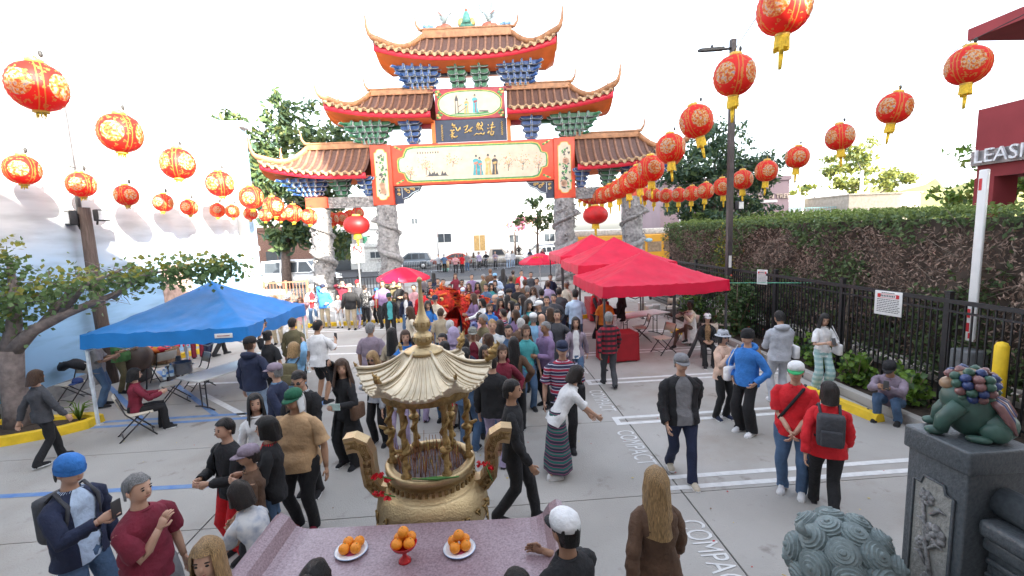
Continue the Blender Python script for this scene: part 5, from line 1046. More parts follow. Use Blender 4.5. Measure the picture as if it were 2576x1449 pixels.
# ================= INCENSE BURNER
m_brass=mat('brushed_gold',(.5,.38,.21,1),.38,.9,.18,3,.35,60); m_brassd=mat('aged_gold',(.34,.23,.095,1),.45,.85,.35,14,.8,35); m_ash=mat('incense_ash',(.16,.13,.14,1),.95,0,.4,20,.8,40); m_stick=mat('incense_stick',(.3,.12,.05,1),.8)
IB=empty('incense_burner',(-.6,4.35,0),'tall gold incense burner with hexagonal roof, six columns and gourd spire','incense burner')
b=MB(); b.lathe([(.2,0),(.32,.05),(.36,.12),(.28,.25),(.3,.4),(.46,.58),(.54,.74),(.55,.86),(.53,.96),(.46,1.05),(.44,1.07)],40); b.obj('belly',m_brass,IB)
b=MB(); b.lathe([(.44,1.06),(.40,1.1),(.385,1.16),(.40,1.2),(.43,1.22),(.44,1.25),(.44,1.29),(.425,1.3),(.36,1.3),(.355,1.28),(.35,1.2)],40,caps=False); b.obj('rim',m_brass,IB)
b=MB(); b.lathe([(.001,1.235),(.2,1.24),(.354,1.225)],24,caps=False); b.obj('ash',m_ash,IB)
b=MB(); rng=random.Random(3)
for k in range(44):
    a=2*PI*k/44; b.box((cos(a)*.425,sin(a)*.425,1.155),(.02,.03,.045),rz=a)
b.obj('collar_relief',m_brassd,IB,kind='stuff')
for k,a in enumerate((-2.3,-1.57,-.85,-.2,-2.95)):
    b=MB(); rng=random.Random(k)
    for j in range(9):
        u=rng.uniform(-.12,.12); z=.82+rng.uniform(-.1,.1); aa=a+u/.55; r_=.552
        b.tube([(cos(aa)*r_,sin(aa)*r_,z),(cos(aa+.07)*r_,sin(aa+.07)*r_,z+rng.uniform(-.05,.05)),(cos(aa+.09)*r_,sin(aa+.09)*r_,z-.06)],.011,5)
    b.obj('belly_relief',m_brassd,IB)
for s in (-1,1):
    P=[(.40,1.0),(.52,1.03),(.585,1.12),(.60,1.25),(.605,1.4),(.64,1.49),(.72,1.525),(.80,1.51)]
    b=MB(); rings=[]
    for i,(x,z) in enumerate(P):
        q=Vector(P[min(i+1,len(P)-1)])-Vector(P[max(i-1,0)]); q.normalize(); nx,nz_=-q.y,q.x; w=.068+.012*(i>5); d=.075
        rings.append([(s*(x+nx*w),-d,z+nz_*w),(s*(x-nx*w),-d,z-nz_*w),(s*(x-nx*w),d,z-nz_*w),(s*(x+nx*w),d,z+nz_*w)])
    b.loft(rings,0,False); h=b.obj('handle',m_brass,IB)
    b=MB()
    for i in range(1,len(P)-1):
        for t in (0,.5):
            x=lerp(P[i][0],P[i+1][0],t); z=lerp(P[i][1],P[i+1][1],t); q=Vector(P[i+1])-Vector(P[i]); ang=math.atan2(q.y,q.x)
            for e in (.045,.025): b.tube([(s*(x+cos(ang+f)*e),-.079,z+sin(ang+f)*e) for f in [PI/4+j*PI/2 for j in range(4)]],.006,4)
    b.obj('key_pattern',m_brassd,h)
for k in range(6):
    a=k*PI/3; c=Vector((cos(a)*.375,sin(a)*.375,0)); b=MB(); b.lathe([(.05,1.28),(.05,1.31),(.026,1.34),(.024,1.9),(.045,1.97),(.05,2.0)],12,c=(c.x,c.y,0))
    b.tube([(c.x+cos(t)*.032,c.y+sin(t)*.032,1.36+.58*t/(5*PI)) for t in [j*.5 for j in range(32)]],[.016+.006*(j%2) for j in range(32)],5)
    z=1.55 if k in (4,5) else 1.62
    b.ball((c.x,c.y-.02,z),(.06,.06,.035),8,5); b.tube([(c.x,c.y,z),(c.x+cos(a)*.1,c.y+sin(a)*.1-.03,z+.06)],[.03,.012],6); b.obj('column',m_brassd,IB)
b=MB(); b.lathe([(.40,1.97),(.43,1.98),(.44,2.1),(.42,2.12)],36,caps=False); b.lathe([(.36,1.97),(.36,2.1)],36,caps=False); b.obj('ring_beam',m_brassd,IB)
def hexr(a):
    f=((a+1e-9)%(PI/3))-PI/6; cf=(abs(f)/(PI/6)); return (.565/cos(f))*(1-.03*(1-cf)), 2.105+.15*cf**2.6
def roofp(a,t):
    R_,z=hexr(a); r=lerp(.15,R_,t); f=((a+1e-9)%(PI/3))-PI/6; cf=abs(f)/(PI/6)
    return (cos(a)*r,sin(a)*r,lerp(2.4,z,t)-.085*sin(PI*t)*(1-.25*cf))
b=MB(); NA=72; b.loft([[roofp(2*PI*i/NA,t/8) for i in range(NA)] for t in range(9)],0,True,False)
rim=[roofp(2*PI*i/NA,1) for i in range(NA)]; b.loft([rim,[(x*.99,y*.99,z-.035) for x,y,z in rim],[(x*.78,y*.78,2.08) for x,y,z in rim]],0,True,False); rf=b.obj('roof',mat('pale_gold',(.66,.57,.42,1),.45,.75,.15,6,.4,30),IB)
for i in range(54):
    a=2*PI*(i+.5)/54; b=MB(); b.tube([Vector(roofp(a,t/6))+Vector((0,0,.004)) for t in range(7)],[.006,.008,.009,.01,.011,.012,.013],5); e=Vector(roofp(a,1.0)); b.ball(e+Vector((0,0,-.012)),(.02,.02,.017),6,4); b.obj('roof_rib',MATS['pale_gold'],rf)
for k in range(6):
    a=k*PI/3; b=MB(); pts=[Vector(roofp(a,t/6))+Vector((0,0,.014)) for t in range(7)]; b.tube(pts,.017,6); e=pts[-1]; d=Vector((cos(a),sin(a),0))
    b.obj('hip_rib',MATS['pale_gold'],rf)
    fs=(1.0,.95,.5,.3,.6,.35)[k]; O=e.copy(); e=Vector((0,0,0)); b=MB(); b.tube([e-d*.06,e+d*.02+Vector((0,0,.05)),e+d*.03+Vector((0,0,.12)),e+d*.075+Vector((0,0,.17))],[.03,.036,.03,.012],7); b.ball(e+d*.01+Vector((0,0,.09)),(.05,.05,.035),8,5)
    for j in range(5): b.tube([e-d*(.05-.03*j)+Vector((0,0,.03+.03*j)),e-d*(.07-.03*j)+Vector((sin(a)*.03*(-1)**j,-cos(a)*.03*(-1)**j,.08+.03*j))],[.014,.004],5)
    b.v=[tuple(O+Vector(q)*fs) for q in b.v]; b.obj('dragon_finial',m_brassd,rf)
b=MB(); b.lathe([(.17,2.37),(.185,2.39),(.185,2.41),(.13,2.425),(.12,2.44),(.075,2.45),(.06,2.455),(.085,2.475),(.098,2.52),(.085,2.565),(.05,2.59),(.07,2.615),(.082,2.66),(.07,2.70),(.045,2.74),(.028,2.82),(.018,2.98),(.015,3.05),(.026,3.07),(.026,3.09),(.01,3.11),(.001,3.112)],28); b.obj('gourd_spire',m_brass,IB)
for k in range(8):
    a=-PI/2+(k-3.5)*.42; b=MB(); z=2.52 if k%2 else 2.66; r_=.096 if k%2 else .08
    b.tube([(cos(a+f[0])*r_,sin(a+f[0])*r_,z+f[1]) for f in ((-.2,-.02),(-.2,.02),(.15,.02),(.15,-.015),(-.08,-.015))],.006,4); b.obj('spire_relief',m_brassd,IB)
b=MB(); rng=random.Random(8)
for k in range(130):
    r_=.33*rng.random()**.5; a=rng.random()*2*PI; h_=rng.uniform(.05,.26); x,y=cos(a)*r_,sin(a)*r_; b.tube([(x,y,1.23),(x+rng.gauss(0,.015),y+rng.gauss(0,.015),1.23+h_)],.0035,3,0 if rng.random()<.7 else 1)
b.obj('incense_sticks',[m_stick,mat('incense_yellow',(.5,.35,.1,1),.8)],None,(-.6,4.35,0),label='bundle of thin burnt incense sticks standing in the burner ash',cat='incense',kind='stuff')
m_rose=mat('red_petal',(.6,.01,.02,1),.6); m_stem=mat('green_stem',(.06,.2,.04,1),.6)
for k,(x,y,z,lab) in enumerate(((-1.02,4.02,1.33,'red flowers laid by the left burner handle, upper bunch'),(-1.0,3.95,1.2,'red flowers laid by the left burner handle, lower bunch'),(-.06,4.1,1.33,'red flowers hanging on the right burner handle'))):
    o=empty('red_flower',(x,y,z),lab,'flower',0,'red flowers on the burner')
    for j in range(3):
        b=MB(); q=Vector((.055*(j-1),.0,.02*(j%2)-.02*j)); rng=random.Random(k*5+j)
        for i in range(9): leafq(b,q+Vector((rng.gauss(0,.012),rng.gauss(0,.012),rng.gauss(0,.012))),.045,rng,0,.9)
        b.obj('blossom',m_rose,o)
    b=MB(); b.tube([(0,0,0),(.12 if k<2 else .06,-.02,-.03 if k<2 else -.16)],.006,5); b.obj('stem',m_stem,o)
b=MB(); b.tube([(-.12,-.42,1.33),(.1,-.44,1.315),(.3,-.4,1.31)],.007,5); b.poly([(-.08,-.43,1.33),(.1,-.45,1.325),(.28,-.42,1.315),(.1,-.41,1.33)],(0,.0,.004)); b.obj('green_stalk',m_stem,None,(-.6,4.35,0),label='long green flower stalk lying along the front burner rim',cat='flower')
# ================= ALTAR
m_gran=mat('pink_granite',(.19,.125,.145,1),.28,0,.5,70,0,60,col2=(.36,.265,.29,1),detail=6)
AT=empty('altar_table',(-.65,3.25,0),'pink granite altar table with upturned scroll ends in front of the burner','altar',R(-2.4))
b=MB(); prof=[(-1.17,1.05),(-1.17,1.1),(-1.2,1.17),(-1.26,1.2),(-1.32,1.17),(-1.3,1.1),(-1.24,1.02),(-1.2,.98)]
top=[(-1.32,1.19),(-1.27,1.21),(-1.2,1.17),(-1.14,1.085),(-1.08,1.06),(-1.02,1.05),(1.02,1.05),(1.08,1.06),(1.14,1.085),(1.2,1.17),(1.27,1.21),(1.32,1.19),(1.29,1.1),(1.22,1.02),(1.12,.97),(-1.12,.97),(-1.22,1.02),(-1.29,1.1)]
b.poly([(x*.92,-.45,z) for x,z in top],(0,.9,0)); b.obj('tabletop',m_gran,AT)
for s in (-1,1): b=MB(); b.box((s*.85,0,.48),(.18,.75,.97),bev=.02); b.obj('leg',m_gran,AT)
b=MB(); b.box((0,.38,.85),(1.6,.06,.22)); b.obj('apron',m_gran,AT)
m_plate=mat('white_porcelain',(.75,.76,.78,1),.15); m_rimb=mat('plate_blue_rim',(.2,.3,.5,1),.2); m_or=mat('orange_peel',(.85,.28,.015,1),.45,0,.12,5,.4,90); m_pink=mat('pink_plate_print',(.5,.1,.2,1),.3)
def plate(loc,label):
    o=empty('plate',loc,label,'plate',0,'plates on the altar'); b=MB(); b.lathe([(.05,0),(.06,.004),(.1,.012),(.125,.022),(.124,.026),(.1,.017),(.06,.008),(.001,.008)],30); b.obj('dish',m_plate,o)
    b=MB(); b.lathe([(.001,.0095),(.062,.0095)],24,caps=False); b.obj('printed_centre',m_pink,o); b=MB(); b.lathe([(.119,.0245),(.126,.0245),(.127,.0215)],30,caps=False); b.obj('rim_line',m_rimb,o)
def oranges(c,spots,where):
    nm=('front left','front right','rear left','rear right','top')
    for k,(x,y,z) in enumerate(spots):
        b=MB(); b.ball((0,0,0),(.043,.043,.04),16,10); b.ball((0,0,.039),(.006,.006,.003),6,4,1); o=b.obj('orange',[m_or,m_stem],None,(c[0]+x,c[1]+y,c[2]+z),label='orange fruit, %s of the pile %s'%(nm[k],where),cat='orange',group='oranges on the altar'); o.rotation_euler=(.3*x*20,.2,k)
c=(-1.13,3.4,1.05); plate(c,'white plate of oranges on the left of the altar'); oranges(c,((-.045,-.03,.052),(.043,-.028,.052),(-.035,.05,.052),(.05,.05,.052)),'on the left plate')
c=(-0.28,3.32,1.05); plate(c,'white plate of oranges on the right of the altar'); oranges(c,((-.03,-.04,.052),(.05,-.02,.052),(-.05,.045,.052),(.04,.055,.052),(0,.01,.12)),'on the right plate')
c=(-0.69,3.25,1.05); o=empty('compote_dish',c,'red footed glass dish holding oranges in the altar centre','dish'); b=MB(); b.lathe([(.05,0),(.045,.015),(.018,.04),(.016,.07),(.04,.1),(.085,.12),(.1,.15),(.098,.152),(.08,.13),(.001,.115)],26); b.obj('bowl',mat('red_glass',(.5,.012,.015,1),.12,spec=.7),o)
oranges((c[0],c[1],c[2]+.1),((-.045,-.03,.06),(.045,-.028,.06),(-.04,.05,.06),(.045,.05,.06),(0,.01,.13)),'in the red footed dish')
# ================= STONE POST, RAIL AND LIONS
m_gran2=mat('dark_granite',(.05,.058,.065,1),.42,0,.35,45,.25,70,col2=(.085,.097,.105,1)); m_relief=mat('carved_relief',(.2,.2,.2,1),.7,0,.5,40,.5,40); m_rece=mat('recess_stone',(.26,.26,.24,1),.85,0,.2,30,.5,60)
PO=empty('stone_post',(2.8,2.4,0),'dark granite balustrade post with carved flower panel and ceramic lion on top','post')
b=MB(); b.box((0.02,.0,1.05),(.36,.36,2.1),bev=.012); b.obj('shaft',m_gran2,PO)
b=MB(); b.box((0.02,0,2.13),(.4,.4,.14),bev=.015); b.obj('cap',m_gran2,PO)
b=MB(); zt,zb=1.93,.2; pts=[(-.12,zb),(-.12,zt-.05),(-.075,zt-.05),(-.06,zt),(.06,zt),(.075,zt-.05),(.12,zt-.05),(.12,zb)]
b.poly([(-.163,y,z) for y,z in pts],(-.004,0,0)); b.obj('recess',m_rece,PO)
b=MB(); b.tube([(-.168,y,z) for y,z in pts]+[(-.168,pts[0][0],pts[0][1])],.009,5); b.obj('recess_border',m_gran2,PO)
rng=random.Random(12)
for k,(y,z,r_) in enumerate(((.03,1.8,.05),(-.03,1.6,.075),(.04,1.5,.045),(-.02,1.28,.06),(.05,1.2,.04),(-.05,1.12,.055),(.0,.95,.07),(.04,.8,.05))):
    b=MB()
    for j in range(7):
        a=j*2*PI/7; b.ball((-.172,y+cos(a)*r_*.55,z+sin(a)*r_*.55),(.014,r_*.42,r_*.42),8,5)
    b.ball((-.18,y,z),(.016,r_*.3,r_*.3),8,5); b.obj('carved_flower',m_relief,PO)
b=MB(); b.tube([(-.172,.0,.3),(-.175,-.05,.7),(-.175,.04,1.0),(-.175,-.03,1.3),(-.175,.02,1.55),(-.172,.06,1.85)],[.016,.015,.014,.013,.012,.008],6)
for k in range(12): z=.5+.11*k; s=(-1)**k; b.tube([(-.174,0,z),(-.176,s*.05,z+.06),(-.174,s*.085,z+.05)],[.01,.013,.004],5)
b.obj('carved_stems',m_relief,PO)
RA=empty('stone_rail',(2.84,2.2,0),'moulded dark granite rail running from the carved post towards the viewpoint','railing')
b=MB(); b.tube([(0,.0,1.9),(0,-1.9,1.9)],.085,18); b.obj('handrail',m_gran2,RA)
b=MB(); b.box((0,-.95,1.77),(.3,1.9,.1),bev=.03); b.box((0,-.95,1.67),(.22,1.9,.07),bev=.015); b.obj('moulding',m_gran2,RA)
b=MB(); b.box((0,-.95,.95),(.12,1.9,1.35)); b.obj('panel',m_gran2,RA)
for k in range(4): b=MB(); b.box((-.066,-.95,1.56-.09*k),(.03,1.9,.035),bev=.01); b.obj('panel_line',m_gran2,RA)
CLI=empty('ceramic_lion',(2.84,2.4,2.2),'glazed green ceramic lion with coloured curls sitting on the granite post','statue',R(-42))
gl=[mat('glaze_blue',(.03,.05,.15,1),.3,0,.3,20),mat('glaze_pink',(.2,.095,.09,1),.3,0,.3,20),mat('glaze_green',(.04,.1,.07,1),.4,0,.3,20),mat('glaze_teal',(.04,.09,.07,1),.45,0,.35,9),mat('glaze_tan',(.25,.16,.09,1),.35,0,.3,12)]
b=MB(); b.ball((-.01,0,.15),(.12,.105,.15),16,10); b.ball((-.05,0,.22),(.1,.1,.1),14,9); b.ball((.1,0,.09),(.1,.11,.09),12,8)
b.obj('body',gl[3],CLI)
for s in (-1,1):
    b=MB(); b.tube([(-.06,s*.08,.2),(-.13,s*.085,.1),(-.14,s*.085,.03)],[.05,.042,.036],9); b.ball((-.165,s*.085,.025),(.05,.035,.026),9,6); b.obj('front_leg',gl[3],CLI)
    b=MB(); b.ball((.09,s*.08,.065),(.07,.045,.06),10,7); b.ball((.02,s*.115,.022),(.06,.03,.022),9,6); b.obj('hind_leg',gl[3],CLI)
b=MB(); b.ball((-.03,0,.33),(.085,.085,.075),14,9); b.ball((-.11,0,.3),(.045,.05,.04),10,7); b.obj('head',gl[4],CLI)
for row,(z,r_,n) in enumerate(((.245,.088,12),(.285,.105,13),(.325,.108,13),(.362,.098,11),(.39,.055,6))):
    for i in range(n):
        a=2*PI*i/n+row*.3
        if cos(a)<-.8 and row<3: continue
        b=MB(); b.lathe([(.027,-.01),(.026,.01),(.019,.014),(.017,.021),(.01,.024),(.001,.03)],9,T=Matrix.Translation((-.015+cos(a)*r_*.95,sin(a)*r_*.95,z))@Vector((cos(a),sin(a),.1 if row<4 else 2)).to_track_quat('Z','Y').to_matrix().to_4x4()); b.obj('mane_curl',gl[(i+row*2)%3],CLI)
for i in range(5):
    b=MB(); a=-.9+.45*i; b.tube([(.06+.01*i,sin(a)*.05,.24),(.1+.01*i,sin(a)*.09,.21),(.14+.01*i,sin(a)*.11,.14),(.17,sin(a)*.1,.07)],[.018,.023,.02,.008],7); b.obj('tail_lock',gl[1] if i%2==0 else gl[0],CLI)
m_lion=mat('grey_green_stone',(.18,.225,.225,1),.62,0,.22,25,.3,60)
SL=empty('stone_lion',(2.16,2.5,-.03),'grey green stone guardian lion seen from behind with curled mane','statue')
b=MB(); b.ball((0,0,1.4),(.24,.24,.24),20,12); b.ball((0,.16,1.36),(.17,.14,.15),14,9); b.obj('head',m_lion,SL)
b=MB(); b.ball((0,0,.85),(.3,.28,.4),18,12); b.ball((0,-.1,.5),(.32,.34,.35),16,10); b.lathe([(.42,0),(.42,.2),(.36,.25)],20); b.obj('body',m_lion,SL)
cb=MB(); pr_=[]; nr=6
for i in range(nr):
    t0=i/nr; t1=(i+1)/nr; f=lambda t:(.098*cos(t*PI/2)**.75,.10*sin(t*PI/2)**1.1)
    r0,z0=f(t0); r1,z1=f(t1); pr_+=[(r0,z0),(r0*.995,lerp(z0,z1,.55)),(lerp(r0,r1,.75)*.97,lerp(z0,z1,.62))]
pr_=[(.1,-.04)]+pr_+[(.02,.098),(.014,.112),(.001,.114)]
cb.lathe(pr_,18,smooth=False); me_curl=cb.mesh('mane_curl',m_lion)
for row,(el,n,sc) in enumerate(((-46,9,1.0),(-16,9,1.05),(14,9,1.05),(43,7,.98),(70,4,.9))):
    for i in range(n):
        a=2*PI*(i+.5*(row%2))/n; e=R(el); d=Vector((cos(a)*cos(e),sin(a)*cos(e),sin(e)))
        if d.y>.8 and row<3: continue
        o=link('mane_curl',me_curl,SL,Vector((0,0,1.4))+d*.215); o.rotation_euler=(d+Vector((.05*sin(i*3),0,-.1))).to_track_quat('Z','Y').to_euler(); o.scale=(sc,sc,sc)
b=MB(); b.tube([(-.2,.02,1.6),(-.27,.0,1.63),(-.27,.0,1.69)],[.05,.045,.01],8,flat=.5); b.obj('ear',m_lion,SL)
b=MB(); b.tube([(1.74,2.45,1.36),(1.93,2.35,1.31)],.003,4); b.obj('incense_stick',mat('incense_yellow',(.5,.35,.1,1),.8),label='thin incense stick poking out left of the stone lion',cat='incense')
# ================= PEOPLE
SK={'l':(.55,.33,.23,1),'m':(.42,.24,.15,1),'t':(.30,.16,.095,1),'d':(.09,.045,.03,1)}
m_skin={k:mat('skin_'+k,v_,.5,0,.08,9,.08,80) for k,v_ in SK.items()}
m_eye=mat('eye_dark',(.02,.015,.012,1),.2); m_lip=mat('lip',(.35,.12,.1,1),.5)
HC={'black':(.012,.01,.009,1),'brown':(.07,.035,.018,1),'dark':(.022,.015,.012,1),'blond':(.4,.25,.11,1),'grey':(.25,.25,.25,1),'white':(.55,.54,.52,1),'blue':(.12,.15,.35,1),'auburn':(.18,.075,.035,1)}
m_hair={k:mat('hair_'+k,v_,.42,0,.6,34,1,55,aniso=(5,5,.35)) for k,v_ in HC.items()}
PAL=dict(black=(.012,.012,.014),navy=(.015,.022,.055),white=(.72,.72,.72),cream=(.62,.55,.43),grey=(.2,.2,.21),lgrey=(.42,.44,.48),dgrey=(.055,.057,.065),red=(.6,.012,.02),maroon=(.17,.012,.03),tan=(.45,.29,.155),brown=(.11,.06,.035),olive=(.14,.12,.06),green=(.08,.2,.06),dgreen=(.012,.055,.04),teal=(.06,.32,.34),blue=(.03,.17,.5),sky=(.22,.43,.65),lblue=(.48,.6,.76),denim=(.07,.13,.23),ldenim=(.28,.38,.52),pink=(.6,.32,.34),blush=(.62,.43,.33),purple=(.2,.13,.25),lavender=(.36,.3,.45),khaki=(.36,.3,.21),beige=(.5,.44,.34),orange=(.7,.22,.03),yellow=(.7,.5,.05),mint=(.5,.66,.62),mauve=(.25,.2,.25),camo=(.17,.17,.15),vgreen=(.03,.35,.12),capgreen=(.01,.1,.05))
def cloth(c):
    k='cloth_'+c
    if k in MATS: return MATS[k]
    if c=='plaid': m=pattern(k,(.32,.012,.03,1),(.02,.012,.018,1),'plaid')
    elif c=='stripes': m=pattern(k,(.03,.03,.07,1),(.33,.02,.05,1),'stripes',(.5,.5,.6,1))
    elif c=='tartan': m=pattern(k,(.55,.68,.66,1),(.3,.5,.5,1),'plaid')
    elif c=='rainbow': m=pattern(k,(.03,.035,.06,1),(.02,.15,.13,1),'stripes',(.3,.1,.18,1))
    elif c=='leopard': m=mat(k,(.1,.05,.02,1),.8,0,.2,40,col2=(.4,.24,.12,1))
    elif c=='floral': m=mat(k,(.6,.6,.6,1),.8,0,.2,14,col2=(.25,.3,.4,1),noisemix=.6)
    elif c=='print': m=mat(k,(.66,.68,.68,1),.8,0,.2,9,col2=(.08,.16,.25,1),noisemix=.68)
    elif c=='darkfloral': m=mat(k,(.012,.012,.014,1),.8,0,.2,22,col2=(.6,.6,.6,1),noisemix=.7)
    elif c=='camo': m=mat(k,(.08,.08,.07,1),.85,0,.2,22,col2=(.3,.3,.26,1))
    else: m=mat(k,PAL[c]+(1,),.85,0,.22,6,.7,24)
    MATS[k]=m; return m
def pattern(name,a,b_,kind,c=None):
    m=bpy.data.materials.new(name); m.use_nodes=True; n=m.node_tree; L=n.links.new; B=n.nodes['Principled BSDF']; B.inputs['Roughness'].default_value=.85
    tc=n.nodes.new('ShaderNodeTexCoord'); sp=n.nodes.new('ShaderNodeSeparateXYZ'); L(tc.outputs['Object'],sp.inputs[0])
    def band(o,f,th):
        q=n.nodes.new('ShaderNodeMath'); q.operation='MULTIPLY'; q.inputs[1].default_value=f; L(o,q.inputs[0]); r=n.nodes.new('ShaderNodeMath'); r.operation='FRACT'; L(q.outputs[0],r.inputs[0]); s=n.nodes.new('ShaderNodeMath'); s.operation='GREATER_THAN'; s.inputs[1].default_value=th; L(r.outputs[0],s.inputs[0]); return s.outputs[0]
    def mix(f,x,y,blend='MIX'):
        q=n.nodes.new('ShaderNodeMix'); q.data_type='RGBA'; q.blend_type=blend
        if isinstance(f,float): q.inputs[0].default_value=f
        else: L(f,q.inputs[0])
        for i,v_ in ((6,x),(7,y)):
            if isinstance(v_,tuple): q.inputs[i].default_value=v_
            else: L(v_,q.inputs[i])
        return q.outputs[2]
    if kind=='plaid':
        q=mix(band(sp.outputs[2],9.,.5),a,b_); w_=mix(band(sp.outputs[0],9.,.5),q,b_); out=mix(.5,w_,q)
    else: out=mix(band(sp.outputs[2],21.,.8),mix(band(sp.outputs[2],9.,.55),a,b_),c)
    L(out,B.inputs['Base Color']); return m
def ell(c,rx,ry,n,T=None,p=1.0,a0=0,a1=2*PI,closed=True):
    out=[]
    for i in range(n if closed else n+1):
        a=a0+(a1-a0)*i/n; cx,sy_=cos(a),sin(a)
        out.append((c[0]+rx*math.copysign(abs(cx)**p,cx),c[1]+ry*math.copysign(abs(sy_)**p,sy_),c[2]))
    return out
def ik(a,t,l1,l2,hint):
    a,t=Vector(a),Vector(t); d=t-a; D=min(d.length,(l1+l2)*.995)
    if D<1e-4: D=1e-4
    u=d.normalized(); x=(l1*l1-l2*l2+D*D)/(2*D); h=math.sqrt(max(0,l1*l1-x*x)); hv=Vector(hint); hv=(hv-u*hv.dot(u)); hv=hv.normalized() if hv.length>1e-5 else Vector((0,0,1))
    return a+u*x+hv*h, a+u*D
# pose tables, body frame: facing -y, own right hand at -x, metres for a 1.72 m figure
HANG=(.26,-.03,.80)
POSES={
 'stand':dict(),
 'walk':dict(R=(-.25,-.2,.84),L=(.25,.2,.84),fR=(-.08,.2,.04),fL=(.08,-.24,0),hR=(0,-.4,0)),
 'phone':dict(R=(-.07,-.3,1.14),L=(.06,-.29,1.12),nod=.32,prop='phone'),
 'phone1':dict(R=(-.08,-.36,1.22),nod=.15,prop='phone'),
 'photo':dict(R=(-.1,-.38,1.56),L=(.1,-.36,1.53),prop='phone'),
 'photo1':dict(L=(.3,-.3,1.72),prop='phoneL'),
 'headarm':dict(R=(-.12,-.12,1.70),L=(.14,-.3,1.1),prop='paper'),
 'akimbo':dict(R=(-.2,-.06,1.02),L=(.2,-.06,1.02),eR=(-1,.6,0),eL=(1,.6,0)),
 'akimbo1':dict(R=(-.2,.0,1.02),eR=(-1,.5,0)),
 'fold':dict(R=(.06,-.24,1.12),L=(-.06,-.25,1.16)),
 'clasp':dict(R=(-.03,-.2,.9),L=(.03,-.21,.88)),
 'hold':dict(R=(-.1,-.3,1.1),L=(.1,-.3,1.1)),
 'chest':dict(R=(-.05,-.22,1.3)),
 'facehand':dict(R=(-.05,-.17,1.5),L=(.15,-.2,1.0)),
 'pockets':dict(R=(-.2,-.06,.9),L=(.2,-.06,.9),eR=(-1,.5,0),eL=(1,.5,0)),
 'reach':dict(R=(-.14,-.5,1.12),L=(.2,-.3,1.0),lean=.12),
 'bend':dict(R=(-.1,-.62,.85),L=(.12,-.58,.8),lean=.55,fR=(-.1,.12,0),fL=(.1,-.1,0)),
 'sit':dict(sit=.47,R=(-.1,-.33,.66),L=(.08,-.34,.66),fR=(-.1,-.5,0),fL=(.1,-.46,0)),
 'sitlean':dict(sit=.47,R=(-.1,-.42,.78),L=(.1,-.42,.76),fR=(-.1,-.45,0),fL=(.1,-.4,0),lean=.08),
 'sitface':dict(sit=.47,R=(-.05,-.24,1.0),L=(.0,-.3,.95),fR=(-.1,-.62,0),fL=(.12,-.38,.18),prop=None),
 'squat':dict(sit=.27,R=(-.03,-.62,.72),L=(.06,-.62,.72),fR=(-.14,-.28,0),fL=(.14,-.22,0),lean=.42,nod=.2,prop='phone')}
PID=[0]
